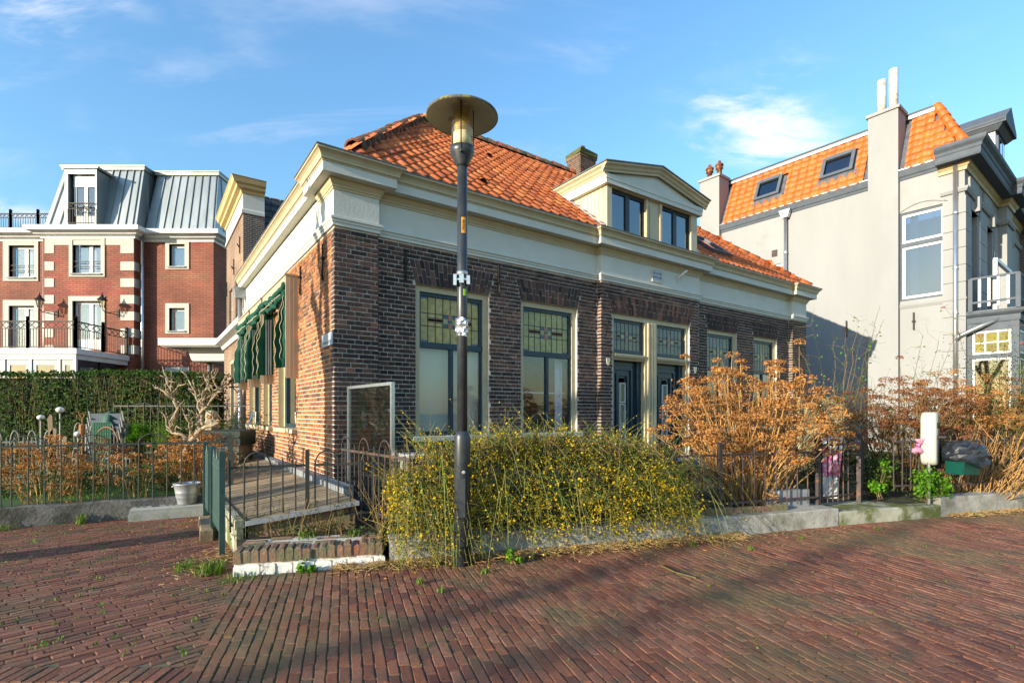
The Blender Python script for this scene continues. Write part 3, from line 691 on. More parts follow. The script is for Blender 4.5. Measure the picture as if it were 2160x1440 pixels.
t = thing('name_plaque', 'small pale plaque with dark lettering on the white frieze above the doors', 'plaque', hp(6.355, -.008, 4.13), HA)
mb = MB(); mb.box(-.14, .14, -.02, 0, -.12, .12); mb.build('plate', mat('plaque_grey', (.45, .5, .55), rough=.4), t)
mb = MB(); mb.box(-.15, -.135, -.03, 0, -.125, .125); mb.box(.135, .15, -.03, 0, -.125, .125); mb.box(-.135, .135, -.03, 0, -.125, -.11); mb.box(-.135, .135, -.03, 0, .11, .125); mb.build('frame', M['white'], t)
M['ink'] = mat('dark_ink', (.02, .03, .05), rough=.5)
for z, tx in ((.045, 'J.DE HOOG'), (-.03, 'ANNO 1852')):
    o = obj('lettering', text_mesh(tx, .062, M['ink']), t); o.rotation_euler = (R(90), 0, 0); o.location = (0, -.0215, z)
t = thing('flag_holder', 'short white flagpole holder slanting out of the frieze', 'bracket', hp(7.03, -.008, 4.17), HA)
mb = MB(); mb.tube([(0, 0, 0), (.05, -.06, .08), (.12, -.14, .17)], .022, 10); mb.build('socket', M['enamel'], t, True); mb = MB(); mb.box(-.03, .03, -.012, 0, -.07, .05); mb.build('back_plate', M['white'], t)
t = thing('street_sign', 'small blue grey street name sign on the sunlit wall by the corner', 'sign', hp(-.008, .25, 2.37), HA - R(90))
mb = MB(); mb.box(-.25, .25, -.012, 0, -.085, .085); mb.build('plate', mat('sign_plate', (.34, .38, .42), (.30, .34, .38), rough=.4), t)
mb = MB(); rs2 = random.Random(3); x = -.17
while x < .17:
    h = rs2.uniform(.02, .045); mb.box(x, x + rs2.uniform(.006, .016), -.0145, -.0125, -.05, -.05 + h); x += rs2.uniform(.018, .032)
mb.build('worn_lettering', mat('sign_ink', (.20, .23, .27)), t, kind='stuff')
# ---- awnings on the sunlit side wall
M['taupe'] = mat('taupe_paint', (.46, .36, .24), (.42, .33, .22), scale=4, rough=.5)
M['cloth'] = mat('green_awning_cloth', (.004, .085, .05), (.003, .06, .037), scale=9, rough=.85, trans=.18)
M['piping'] = mat('cream_piping', (.75, .66, .42), rough=.8)
def awning(n0, n1, lb):
    t = thing('awning', lb, 'awning', hp(0, 0, 0), HA, 'folded green awnings on the side wall')
    D = .19
    mb = MB(); mb.box(-D - .02, -.003, n0 - .02, n1 + .02, 3.575, 3.60); mb.box(-D, -.02, n0 + .025, n1 - .025, 3.54, 3.574); mb.box(-D, -D + .02, n0 + .025, n1 - .025, 3.44, 3.54); mb.build('casing_top', M['taupe'], t)
    for q in (n0, n1 - .025):
        mb = MB(); pl = [(-.004, 1.95), (-D * .92, 1.95), (-D * .98, 1.99), (-D * .98, 2.55), (-D, 2.62), (-D, 3.574), (-.004, 3.574)]
        mb.prism(pl, (0, .025, 0), (0, q, 0), (1, 0, 0), (0, 0, 1))
        for g in (-.07, -.125): mb.box(g, g + .004, q - .003, q, 1.97, 3.57)
        mb.build('side_panel', M['taupe'], t)
    # bunched canopy: two swags along the top and hanging folds at both ends
    mb = MB(); L = n1 - n0
    for k, (zc, sc, rr) in enumerate(((3.34, -.20, .055), (3.22, -.19, .05))):
        pts = []; rs_ = []
        for i in range(17): f = i / 16; pts.append((sc + .02 * math.sin(i * 2.2 + k), n0 + .05 + (L - .1) * f, zc + .10 * (2 * f - 1) ** 2 - .03 * math.sin(i * 1.3))); rs_.append(rr * (.8 + .25 * math.sin(i * 1.7 + k)))
        mb.tube(pts, rs_, 10)
    mb.build('canopy_swag', M['cloth'], t, True)
    for q, sa, sb, zlow in ((n0 + .05, -.14, -.255, 2.28), (n0 + .42, -.03, -.27, 2.16), (n1 - .12, -.02, -.30, 2.12)):
        mb = MB(); rows = 26; cols = 8; vs = []; edge = []
        for j in range(rows + 1):
            z = 3.38 - (3.38 - zlow) * j / rows; wv = .013 * math.sin(j * 1.15 + q * 7); fl_ = min(1., .45 + 1.1 * j / rows)
            for i in range(cols + 1):
                f = i / cols; vs.append((sa + (sb - sa) * f * fl_ + wv * f, q + .035 * math.sin(f * 7 + q) * (1 - .4 * j / rows) + .012 * math.sin(j * .5), z - .03 * f))
            edge.append(vs[-1])
        mb.add(vs, [(j * (cols + 1) + i, j * (cols + 1) + i + 1, (j + 1) * (cols + 1) + i + 1, (j + 1) * (cols + 1) + i) for j in range(rows) for i in range(cols)])
        mb.build('hanging_fold', M['cloth'], t, True)
        mb = MB(); mb.tube(edge, .0038, 5); mb.build('edge_piping', M['piping'], t, True)
    mb = MB(); pts = [(-.255 + .012 * math.sin(i * 2.1), n0 + .08 + (L - .16) * i / 40, 3.27 + .012 * math.sin(i * 1.9)) for i in range(41)]; mb.tube(pts, .004, 5); mb.build('valance_piping', M['piping'], t, True)
    mb = MB()
    for k in range(3): mb.bar((-.10 - .036 * k, n1 - .30 + .02 * k, 2.10), (-.10 - .036 * k, n1 - .30 + .02 * k, 3.12), .017)
    mb.build('folding_arms', M['alu'], t)
awning(1.93, 3.92, 'nearest green folded awning in its taupe casing, beside the street corner')
awning(4.08, 5.38, 'middle green folded awning in its taupe casing on the side wall')
awning(5.56, 7.07, 'farthest green folded awning, next to the downpipe')
# ---- rain pipe and hopper at the back end of the side wall
M['zinc'] = mat('zinc', (.36, .38, .39), (.26, .28, .29), scale=6, rough=.45, metal=.7)
t = thing('rain_pipe', 'grey rain pipe with hopper bending along the deck foot of the side wall', 'downpipe', hp(0, 0, 0), HA)
mb = MB(); mb.tube([(-.12, 7.34, 4.2), (-.12, 7.34, .92), (-.14, 7.33, .8), (-.22, 7.30, .70), (-.35, 7.26, .66), (-1.5, 6.9, .62)], .05, 10); mb.build('pipe', M['zinc'], t, True)
mb = MB(); mb.prism([(-.1, 0), (.1, 0), (.13, .24), (-.13, .24)], (0, .2, 0), (-.13, 7.24, 4.18)); mb.box(-.27, .01, 7.23, 7.45, 4.42, 4.45); mb.build('hopper', M['zinc'], t)
mb = MB()
for z in (1.2, 2.4, 3.6): mb.lathe([(.058, z - .02), (.058, z + .02)], (-.12, 7.34, 0), 10)
mb.build('pipe_clips', M['zinc'], t)
# ================================================================ ground, pavers, kerbs
M['sand'] = mat('joint_sand', (.15, .115, .075), (.08, .06, .04), scale=40, stain=(.10, .12, .035), sscale=1.1, slo=.44, shi=.60)
st = MB(); st.face([(-400, -400, -.0085), (400, -400, -.0085), (400, 400, -.0085), (-400, 400, -.0085)])
street = st.build('street', M['sand'], None, kind='structure')
KB = [(-2.39, 4.435), (-1.137, 4.782), (2.477, 5.885), (4.059, 6.43), (5.759, 6.955), (7.376, 7.464), (14.0, 9.55)]
def kerb_y(x):
    if x <= KB[0][0]: return KB[0][1]
    for (a, b), (c, d) in zip(KB, KB[1:]):
        if x <= c: return b + (d - b) * (x - a) / (c - a)
    return KB[-1][1] + (x - 14) * .31
LW = [(-12.0, 3.25), (-6.17, 6.245), (-5.03, 6.83), (-3.95, 7.38)]      # foot of the low wall on the left
def lw_y(x):
    for (a, b), (c, d) in zip(LW, LW[1:]):
        if x <= c: return b + (d - b) * (x - a) / (c - a)
    return LW[-1][1]
def left_of_seam(x, y):      # seam between the two paving directions
    return (x + 1.745) * .93 - (y - 2.797) * -.37 < 0
M['paver'] = mat('red_clinker_paver', (.15, .06, .045), rnd=[(.225, .088, .050), (.28, .118, .068), (.17, .062, .038), (.24, .098, .060), (.30, .138, .085), (.20, .082, .055), (.12, .046, .034), (.26, .095, .050), (.19, .098, .062)],
    scale=55, detail=10., bump=.9, bscale=130, rough=.72, stain=(.15, .125, .055), sscale=.8, slo=.45, shi=.68, samt=.8, spec=.3, stain2=(.075, .06, .04), s2scale=3.2, s2lo=.50, s2hi=.66, s2amt=.7)
def paver_mesh(l=.160, w=.0570):
    mb = MB(); mb.cur = random.random(); x, y = l / 2, w / 2; b = .005
    j = lambda a: random.uniform(-a, a)
    lo = [(-x, -y, -.03), (x, -y, -.03), (x, y, -.03), (-x, y, -.03)]
    md = [(px + j(.005), py + j(.004), -b * 1.1) for px, py, _ in lo]
    hi = [(px * .955 + j(.005), py * .86 + j(.004), j(.002)) for px, py, _ in lo]
    cc = len(lo)
    mb.add(lo + md + hi, [(k, (k + 1) % 4, 4 + (k + 1) % 4, 4 + k) for k in range(4)] + [(4 + k, 4 + (k + 1) % 4, 8 + (k + 1) % 4, 8 + k) for k in range(4)] + [(8, 9, 10, 11)])
    return mb.mesh('paver_brick', M['paver'])
PV = [paver_mesh() for _ in range(10)]
from mathutils import noise as mnoise
pav = []
def lay(d, x0, x1, y0, y1, ok, l=.1675, w=.0632):
    d = Vector(d).normalized(); p = Vector((-d.y, d.x)); ang = math.atan2(d.y, d.x)
    cs = [Vector((x, y)) for x in (x0, x1) for y in (y0, y1)]
    us = [c.dot(d) for c in cs]; vs = [c.dot(p) for c in cs]
    v = min(vs); k = 0
    while v < max(vs):
        wob = random.uniform(-.03, .03)
        u = min(us) + (l / 2 if k % 2 else 0) + wob
        while u < max(us):
            c = d * u + p * v
            if x0 < c.x < x1 and y0 < c.y < y1 and ok(c.x, c.y): pav.append((c.x, c.y, ang))
            u += l
        v += w; k += 1
def ok_right(x, y): return not left_of_seam(x, y) and y < kerb_y(x) + .05
def ok_left(x, y):
    if not left_of_seam(x - .07, y) or y < 2.80: return False
    if x > -2.4 and y > 4.4: return False
    return y < lw_y(x) + .1 if x < -3.6 else (x + 2.3) * 1.63 + (y - 5.0) * 1.13 < .1 * 1.6
lay((-.309, .951), -3.2, 13.0, 1.5, 9.5, ok_right)
lay((.671, .741), -9.5, -1.3, 2.85, 7.6, ok_left)
x = -6.0
while x < -1.75: pav.append((x, 2.775, R(90))); x += .0632
lay((1, .02), -6.0, -1.5, 1.5, 2.66, lambda x, y: left_of_seam(x, y))
def vis(c):
    x, y, a = c
    if y < 1.0: return 99
    u, v = 1080 + 1093 * x / y, 870 + 1093 * HC / y
    return (0 if 0 < u < 2160 and v < 1440 else 50) + math.hypot(x, y)
pav.sort(key=vis)
def ptop(x, y):
    h = .005 * mnoise.noise((x * 1.1, y * 1.1, 3.)) + .002 * mnoise.noise((x * 4, y * 4, 1.))
    return h - .004 * math.exp(-((x - 2.9) ** 2 / .5 + (y - 4.55) ** 2 / .06))
mbp = MB()
for i, (x, y, a) in enumerate(pav):
    T = Matrix.Translation((x, y, ptop(x, y) - (.003 if y < 2.96 and y > 2.79 and a < 1.2 and x < -1.6 else 0) - (.003 if abs((x + 1.745) * .93 + (y - 2.797) * .37) < .12 and abs(a - 1.885) > .3 else 0) + random.uniform(-.0014, .0014))) @ Matrix.Rotation(a + random.uniform(-.018, .018), 4, 'Z') @ Matrix.Rotation(random.uniform(-.008, .008), 4, 'X') @ Matrix.Rotation(random.uniform(-.006, .006), 4, 'Y')
    me = random.choice(PV)
    if i < 300:
        o = bpy.data.objects.new('paver_brick', me); COL.objects.link(o); o.parent = street; o.matrix_local = T
    else:
        mbp.cur = random.random(); mbp.add([T @ v.co for v in me.vertices], [tuple(q.vertices) for q in me.polygons])
mbp.build('paver_bricks_far', M['paver'], street, kind='stuff')
# garden soil, lawn, and the land behind
M['soil'] = mat('garden_soil', (.05, .038, .025), (.025, .02, .014), scale=8, bump=1., bscale=25, stain=(.05, .075, .02), sscale=1.5, slo=.5, shi=.65)
def sheet(name, pts, z, m):
    mb = MB(); mb.face([(x, y, z) for x, y in pts]); return mb.build(name, m, None, kind='structure')
sheet('garden_soil', [(x - .05, y + .18) for x, y in KB[:-1]] + [(14, 9.8), (60, 24), (60, 90), (-3.2, 90), (-3.2, 8.2), (-3.72, 6.5), (-2.72, 5.1)], .17, M['soil'])
M['lawn'] = mat('lawn', (.05, .13, .015), (.03, .07, .012), scale=4, bump=1., bscale=60, stain=(.06, .05, .025), sscale=1.1, slo=.52, shi=.68)
sheet('lawn', [(-12, 3.5), (-6.2, 6.4), (-5.05, 7.0), (-3.95, 7.55), (-3.6, 8.2), (-3.6, 14), (-30, 14), (-30, 3.5)], .18, M['lawn'])
sheet('hotel_yard', [(-3.3, 14.0), (-3.3, 60), (-60, 60), (-60, 14)], .16, M['soil'])
# kerbs
M['concrete'] = mat('kerb_render', (.40, .385, .34), (.28, .265, .23), scale=5, bump=.8, bscale=40, stain=(.13, .12, .075), sscale=2.2, slo=.47, shi=.68, samt=.85, stain2=(.10, .095, .05), s2scale=11, s2lo=.55, s2hi=.66, s2amt=.6)
M['concrete_moss'] = mat('mossy_kerb', (.40, .39, .30), (.28, .27, .2), scale=5, bump=.5, bscale=40, stain=(.10, .115, .025), sscale=2.6, slo=.43, shi=.58)
M['concrete_dark'] = mat('dark_concrete', (.17, .165, .15), (.09, .088, .08), scale=6, bump=.9, bscale=28, stain=(.045, .045, .035), sscale=3, slo=.48, shi=.62)
def run(name, pts, h, depth, m, lb, cat, z0=-.03, seg=.25, jit=.006):
    """low wall following pts (foot line), thickness to the left of travel, with an uneven top"""
    P = [Vector(p) for p in pts]; line = []
    for a, b in zip(P, P[1:]):
        n = max(1, int((b - a).length / seg)); line += [a.lerp(b, i / n) for i in range(n)]
    line.append(P[-1]); mb = MB(); rings = []
    for i, p in enumerate(line):
        d = (line[min(i + 1, len(line) - 1)] - line[max(i - 1, 0)]).normalized(); nn = Vector((-d.y, d.x)); q = p + nn * depth
        hh = h + random.uniform(-jit, jit); o = random.uniform(-jit, jit); f = p + nn * o; f2 = p + nn * (.012 + o)
        rings.append([(f.x, f.y, z0), (f.x, f.y, hh - .014), (f2.x, f2.y, hh), (q.x, q.y, hh + random.uniform(-jit, jit)), (q.x, q.y, z0)])
    vs = [v for r in rings for v in r]; k = 5; n = len(rings)
    fs = [(i * k + q, (i + 1) * k + q, (i + 1) * k + q + 1, i * k + q + 1) for i in range(n - 1) for q in range(k - 1)] + [tuple(reversed(range(k))), tuple((n - 1) * k + q for q in range(k))]
    mb.add(vs, fs); return mb.build(name, m, None, label=lb, cat=cat)
run('garden_kerb', [(-1.13, 4.785), (2.477, 5.885), (4.045, 6.425)], .215, .26, M['concrete'], 'long pale rendered kerb under the yellow flowering bush', 'kerb')
run('gate_step', [(4.07, 6.434), (5.74, 6.949)], .17, .55, M['concrete_moss'], 'mossy stone step in front of the right garden gate', 'step')
run('garden_kerb', [(5.76, 6.956), (7.376, 7.464), (13.9, 9.52)], .26, .22, M['concrete'], 'pale kerb right of the gate step under the waste bin', 'kerb')
run('garden_wall', [LW[0], LW[1], LW[2], LW[3]], .255, .16, M['concrete_dark'], 'low dark concrete wall with moss below the left garden fence', 'wall', jit=.012)
# moss cap on the left wall
# brick edging wall on the corner: white stones below, soldier bricks above
corner = thing('brick_edging', 'low mossy brick edging on whitewashed stones at the street corner', 'edging', (-2.39, 4.435, 0), math.atan2(.347, 1.253))
M['limewash'] = mat('whitewashed_stone', (.75, .74, .70), (.6, .58, .52), scale=8, bump=.8, bscale=24, stain=(.25, .22, .17), sscale=5, slo=.6, shi=.7)
M['edge_brick'] = mat('weathered_edge_brick', (.25, .12, .07), rnd=[(.26, .12, .07), (.2, .13, .08), (.3, .15, .09), (.16, .12, .07), (.28, .10, .055)], scale=14, bump=1., bscale=30, stain=(.13, .12, .06), sscale=4.5, slo=.45, shi=.62)
mb = MB(); mb.box(.006, 1.24, .012, .5, -.02, .19); mb.build('mortar_core', M['mortar'], corner)
x = 0
while x < 1.25:
    w = random.uniform(.11, .24); w = min(w, 1.27 - x); h = random.uniform(.075, .1)
    mb = MB(); n = 5; vs = []
    mb.bbox(x + .004, x + w - .004, -.012 + random.uniform(-.008, .006), .05, -.02, h, .012); mb.build('whitewashed_stone', M['limewash'], corner); x += w
x = 0
while x < 1.24:
    mb = MB(); mb.cur = random.random(); y0 = random.uniform(-.016, .008); dz = random.uniform(-.012, .01)
    mb.bbox(x + .004, x + .062, y0, y0 + .2, .102, .21 + dz, .012); mb.v = [(a + random.uniform(-.004, .004), b, c + random.uniform(-.004, .004)) for a, b, c in mb.v]
    mb.build('soldier_brick', M['edge_brick'], corner); x += .0695
y = .21
while y < .52:
    x = 0
    while x < 1.2:
        mb = MB(); mb.cur = random.random(); mb.bbox(x + .004, x + .204, y, y + .06, .1, .195 + random.uniform(-.01, .01), .01); mb.build('edging_brick', M['edge_brick'], corner); x += .21
    y += .068
# ---- deck
M['greytile'] = mat('grey_edge_tile', (.24, .255, .27), (.18, .195, .21), scale=6, rough=.5)
deck = thing('timber_deck', 'weathered timber deck along the sunlit side of the brick house', 'deck', hp(0, 0, 0), HA)
M['plank'] = mat('weathered_plank', (.30, .23, .14), rnd=[(.30, .225, .135), (.26, .20, .125), (.34, .26, .155), (.22, .17, .11)], scale=5, stretch=(1, 1, 1), bump=.6, bscale=30, stain=(.12, .10, .06), sscale=2, slo=.5, shi=.7)
def dz_(s, n): return .345 + .13 * (s + 1.19) / 1.03 + (.035 if n > 2.4 else 0)
n = -1.42
while n < 6.9:
    t0 = min(1, max(0, (-1.2 - n) / .22)); sl0 = -1.19 + 1.03 * t0 if n < -1.2 else -1.19
    mb = MB(); mb.cur = random.random(); e = random.uniform(-.003, .003); a_, b_ = n + .004, n + .138; sl1 = -1.19
    if n < -1.2: sl0 = -1.19 + 1.03 * max(0, (-1.2 - a_)) / .22; sl1 = -1.19 + 1.03 * max(0, (-1.2 - b_)) / .22
    mb.hexa([(sl0, a_, dz_(sl0, n) - .03), (-.16, a_, dz_(-.16, n) - .03), (-.16, b_, dz_(-.16, n) - .03), (sl1, b_, dz_(sl1, n) - .03), (sl0, a_, dz_(sl0, n) + e), (-.16, a_, dz_(-.16, n) + e), (-.16, b_, dz_(-.16, n) + e), (sl1, b_, dz_(sl1, n) + e)]); mb.build('plank', M['plank'], deck); n += .142
mb = MB(); mb.hexa([(-1.17, -1.16, .1), (-.18, -1.38, .1), (-.18, 6.9, .1), (-1.17, 6.9, .1), (-1.17, -1.16, .31), (-.18, -1.38, .44), (-.18, 6.9, .44), (-1.17, 6.9, .31)]); mb.build('deck_frame', M['edge_brick'], deck)
mb = MB(); mb.hexa([(-1.2, -1.235, .30), (-.16, -1.455, .43), (-.16, -1.43, .43), (-1.2, -1.21, .30), (-1.2, -1.235, .345), (-.16, -1.455, .475), (-.16, -1.43, .475), (-1.2, -1.21, .345)]); mb.build('front_trim', M['greytile'], deck)
mb = MB(); mb.hexa([(-1.19, 2.39, .33), (-.16, 2.39, .46), (-.16, 2.402, .46), (-1.19, 2.402, .33), (-1.19, 2.39, .375), (-.16, 2.39, .505), (-.16, 2.402, .505), (-1.19, 2.402, .375)]); mb.build('step_edge', M['plinth'], deck)
n = -.9
while n < 7.0:
    mb = MB(); mb.box(-.155, -.04, n, n + .145, .3, .56); mb.build('edge_tile', M['greytile'], deck); n += .15
for i in range(11): mb = MB(); mb.bbox(-1.29, -1.205, -1.2 + i * .32, -1.2 + i * .32 + .31, .28, .36, .008); mb.build('edge_block', M['concrete_moss'], deck)
mb = MB(); mb.box(-1.275, -1.215, -1.19, 2.3, -.02, .278); mb.build('mossy_base', M['concrete_moss'], deck)
# ================================================================ fences, lamp post and small things
M['fence_dark'] = mat('dark_fence_paint', (.02, .028, .026), (.03, .03, .025), scale=30, rough=.5, stain=(.10, .05, .025), sscale=9, slo=.6, shi=.7, samt=.8)
M['fence_grey'] = mat('weathered_fence', (.055, .065, .055), (.035, .042, .036), scale=30, rough=.6, stain=(.13, .07, .04), sscale=9, slo=.58, shi=.7, samt=.8)
M['fence_rust'] = mat('rusty_fence', (.055, .042, .038), (.035, .03, .03), scale=30, rough=.7, stain=(.17, .07, .035), sscale=7, slo=.5, shi=.66, samt=.85)
M['fence_green'] = mat('green_gate_paint', (.035, .085, .075), (.03, .07, .06), scale=12, rough=.45, stain=(.10, .14, .08), sscale=8, slo=.55, shi=.75, samt=.6)
_meshc = {}
def bar_mesh(h, w, m, pointed=False):
    k = (round(h, 3), w, m.name)
    if k not in _meshc:
        mb = MB(); mb.tube([(0, 0, 0), (0, 0, h)], w / 2, 6); _meshc[k] = mb.mesh('bar', m)
    return _meshc[k]
def hoop_mesh(span, rise, w, m):
    k = ('h', round(span, 3), round(rise, 3), w, m.name)
    if k not in _meshc:
        mb = MB(); mb.tube([(-span / 2 * math.cos(math.pi * i / 14), 0, rise * math.sin(math.pi * i / 14)) for i in range(15)], w / 2, 6); _meshc[k] = mb.mesh('hoop', m, True)
    return _meshc[k]
def fence(p0, p1, z0, zr, zl, m, lb, sp=.16, bw=.016, rise=.10, posts=(), start=0, group='iron hoop fences', pw=.045, ph=.14, zlow=None, cat='fence', name='hoop_fence', zbar=None):
    """hoop-topped iron fence: rail at zr, lower rail at zl; period: hoop bar, middle spear, hoop bar, short spear"""
    p0 = Vector(p0); p1 = Vector(p1); d = p1 - p0; L = d.length; a = math.atan2(d.y, d.x)
    t = thing(name, lb, cat, (p0.x, p0.y, z0), a, group)
    zb = (zlow if zlow is not None else zl - .07) - z0
    mb = MB(); mb.bar((0, 0, zr - z0), (L, 0, zr - z0), .011, .026); mb.build('rail', m, t)
    if zl: mb = MB(); mb.bar((0, 0, zl - z0), (L, 0, zl - z0), .011, .026); mb.build('rail', m, t)
    n = int(L / sp)
    for i in range(n + 1):
        k = (i + start) % 4; x = i * sp
        if k in (0, 2): h = zr - z0 - zb + .02
        else: h = zr - z0 - zb + .075
        o = obj('bar', bar_mesh(h, bw, m), t, loc=(x, 0, zb)); o.rotation_euler = (random.uniform(-.01, .01), random.uniform(-.01, .01), 0)
        if k == 0 and i + 2 <= n: obj('hoop', hoop_mesh(sp * 2, rise + .05, bw, m), t, loc=(x + sp, 0, zr - z0 + .01))
    for q in posts:
        mb = MB(); mb.bbox(q - pw / 2, q + pw / 2, -pw / 2, pw / 2, min(zb, 0) - .02, zr - z0 + ph, .006); mb.build('post', m, t)
    return t
# left garden fence stands on the low dark wall
fence((-9.2, 4.76), (-6.13, 6.34), .2, .985, None, M['fence_grey'], 'grey hoop topped iron fence at the left edge on the low dark wall', zlow=.2, rise=.07)
fence((-6.13, 6.34), (-4.0, 7.43), .2, .985, None, M['fence_grey'], 'grey hoop topped iron fence behind the zinc bucket', zlow=.2, rise=.07, posts=(2.36,), ph=.1, pw=.07)
# green gate along the deck
def green_gate(p0, p1, lb):
    p0 = Vector(p0); p1 = Vector(p1); d = p1 - p0; L = d.length; a = math.atan2(d.y, d.x); m = M['fence_green']
    t = thing('green_gate', lb, 'gate', (p0.x, p0.y, 0), a, 'green picket gates beside the deck')
    for q in (0, L): mb = MB(); mb.bbox(q - .025, q + .025, -.025, .025, .0, 1.03, .006); mb.build('post', m, t)
    for z in (.30, .84): mb = MB(); mb.bar((0, 0, z), (L, 0, z), .014, .03); mb.build('rail', m, t)
    n = int(L / .095)
    for i in range(1, n):
        x = L * i / n; obj('bar', bar_mesh(.72, .022, m), t, loc=(x, 0, .2))
        if i % 3 == 1 and i + 1 < n: obj('hoop', hoop_mesh(L / n, .13, .02, m), t, loc=(x + L / n / 2, 0, .86))
green_gate((-2.81, 5.02), (-3.35, 5.80), 'nearer leaf of the green iron gate beside the deck corner')
green_gate((-3.38, 5.85), (-3.93, 6.64), 'farther leaf of the green iron gate towards the bucket')
# black fence in front of the deck, two panels
fence((-2.75, 5.06), (-2.11, 5.34), .19, .86, .30, M['fence_dark'], 'dark hoop fence panel in front of the timber deck', sp=.118, start=3, rise=.085, posts=(.70,), ph=.16, pw=.04)
fence((-2.04, 5.37), (-1.2, 5.62), .19, .86, .34, M['fence_dark'], 'dark hoop fence panel between the deck and the yellow bush', sp=.115, start=0, rise=.085, zlow=.26)
fence((-2.09, 6.36), (-.98, 4.98), .19, .95, .32, M['fence_rust'], 'rusty hoop fence running from the house corner to the yellow bush', sp=.135, start=0, rise=.1)
# fence behind the long kerb, gate, and right fence
def along(x, off): y = kerb_y(x); return (x - .3 * off, y + .95 * off)
fence(along(-.9, .2), along(2.45, .2), .2, .90, .33, M['fence_rust'], 'rusty iron fence buried in the yellow flowering bush', sp=.165)
fence(along(2.5, .2), along(3.92, .2), .2, .90, .33, M['fence_rust'], 'rusty iron hoop fence in front of the brown hydrangea', sp=.17, posts=(.0,), ph=.15)
gp = [along(3.98, .25), along(4.76, .42)]
t = fence(gp[0], gp[1], .18, .98, .30, M['fence_rust'], 'rusty garden gate with two hoops above the mossy step', sp=.121, start=0, rise=.12, bw=.02, cat='gate', name='garden_gate', group='', posts=(.02,), ph=.12, pw=.05)
fence(along(4.84, .40), along(5.35, .75), .18, .98, .30, M['fence_rust'], 'short rusty fence wing right of the garden gate', sp=.12, start=0, rise=.13, posts=(.0, .14), ph=.14, pw=.05)
fence(along(5.3, .28), along(6.0, .16), .25, 1.0, .40, M['fence_rust'], 'rusty fence panel below the white charging post', sp=.13, start=0, posts=(.62, .70), ph=.12)
fence(along(6.0, .14), along(13.0, .14), .25, 1.0, .40, M['fence_rust'], 'long rusty hoop fence behind the waste bin to the right edge', sp=.14, start=0, rise=.1, posts=(1.9, 4.5), ph=.14)
# ---- lamp post
lp = thing('lamp_post', 'dark street lamp with flat disc hat standing at the kerb', 'street lamp', (-.459, 4.78, 0))
M['pole'] = mat('dark_grey_pole', (.035, .04, .045), (.022, .026, .03), scale=9, rough=.38, spec=.5, stain=(.09, .09, .085), sscale=6, slo=.62, shi=.75, samt=.6)
mb = MB(); mb.lathe([(.078, -.02), (.074, 1.16), (.070, 1.19), (.053, 1.23)], (0, 0, 0), 24); mb.build('lower_shaft', M['pole'], lp, True)
mb = MB(); mb.lathe([(.048, 1.15), (.046, 3.70)], (0, 0, 0), 24); mb.build('upper_shaft', M['pole'], lp, True)
mb = MB(); mb.lathe([(.048, 3.66), (.056, 3.68), (.108, 3.78), (.112, 3.80), (.112, 3.835), (.08, 3.84)], (0, 0, 0), 24); mb.lathe([(.013, 0), (.013, .02)], (.0, -.1, 3.76), 8, Matrix.Rotation(R(90), 4, 'X')); mb.build('collar', M['pole'], lp, True)
mb = MB(); mb.lathe([(.098, 3.835), (.098, 4.215)], (0, 0, 0), 28); mb.build('glass_cylinder', M['lampglass'], lp, True)
mb = MB(); mb.lathe([(.082, 3.84), (.082, 3.97), (.07, 3.975)], (0, 0, 0), 24); mb.build('white_diffuser', mat('lamp_white', (.78, .76, .68), rough=.4), lp, True)
mb = MB()
for k in range(9): z = 3.985 + k * .022; mb.lathe([(.045, z), (.075, z + .006), (.075, z + .010), (.045, z + .016)], (0, 0, 0), 20)
mb.build('louvre_stack', mat('lamp_louvres', (.62, .5, .2), (.4, .3, .1), scale=14, rough=.5), lp, True)
M['hat_under'] = mat('hat_underside', (.72, .70, .62), (.6, .57, .5), scale=5, rough=.5, stain=(.2, .14, .07), sscale=5, slo=.56, shi=.72)
M['hat_top'] = mat('hat_top', (.12, .12, .11), (.06, .06, .05), scale=12, rough=.8, stain=(.22, .2, .04), sscale=9, slo=.5, shi=.6, bump=.8, bscale=60)
mb = MB(); mb.lathe([(.02, 4.235), (.15, 4.205), (.25, 4.165), (.318, 4.13), (.325, 4.118)], (0, 0, 0), 48, cap1=False); hat = mb.build('hat', M['hat_under'], lp, True)
mb = MB(); mb.lathe([(.326, 4.112), (.332, 4.118), (.328, 4.135), (.26, 4.175), (.15, 4.215), (.02, 4.245)], (0, 0, 0), 48, cap0=False); mb.build('hat_cover', M['hat_top'], lp, True)
for q in range(3):
    a = R(-100 + 120 * q + 10); c, s = math.cos(a) * .112, math.sin(a) * .112
    mb = MB(); mb.tube([(c, s, 3.79), (c, s, 4.215)], .006, 6); mb.build('hat_strut', M['iron'], lp)
M['sticker_o'] = mat('orange_sticker', (.75, .33, .01), rough=.4); M['sticker_g'] = mat('lime_sticker', (.35, .7, .01), rough=.4)
def wrap(z0, z1, a0, a1, r, m, nm):
    mb = MB(); n = 8; vs = []
    for i in range(n + 1): a = R(a0 + (a1 - a0) * i / n); vs += [(r * math.cos(a), r * math.sin(a), z0), (r * math.cos(a), r * math.sin(a), z1)]
    mb.add(vs, [(2 * i, 2 * i + 2, 2 * i + 3, 2 * i + 1) for i in range(n)]); return mb.build(nm, m, lp)
wrap(3.04, 3.185, -94, -42, .0495, M['sticker_o'], 'number_sticker')
o = obj('number_lettering', text_mesh('79599', .040, M['ink'], .0004), lp)
ca = R(-68); o.matrix_local = Matrix.Translation((.0505 * math.cos(ca), .0505 * math.sin(ca), 3.112)) @ Matrix.Rotation(ca + R(90), 4, 'Z') @ Matrix.Rotation(R(90), 4, 'X') @ Matrix.Rotation(R(90), 4, 'Z')
wrap(2.47, 2.53, -75, -40, .0495, M['sticker_g'], 'lime_sticker')
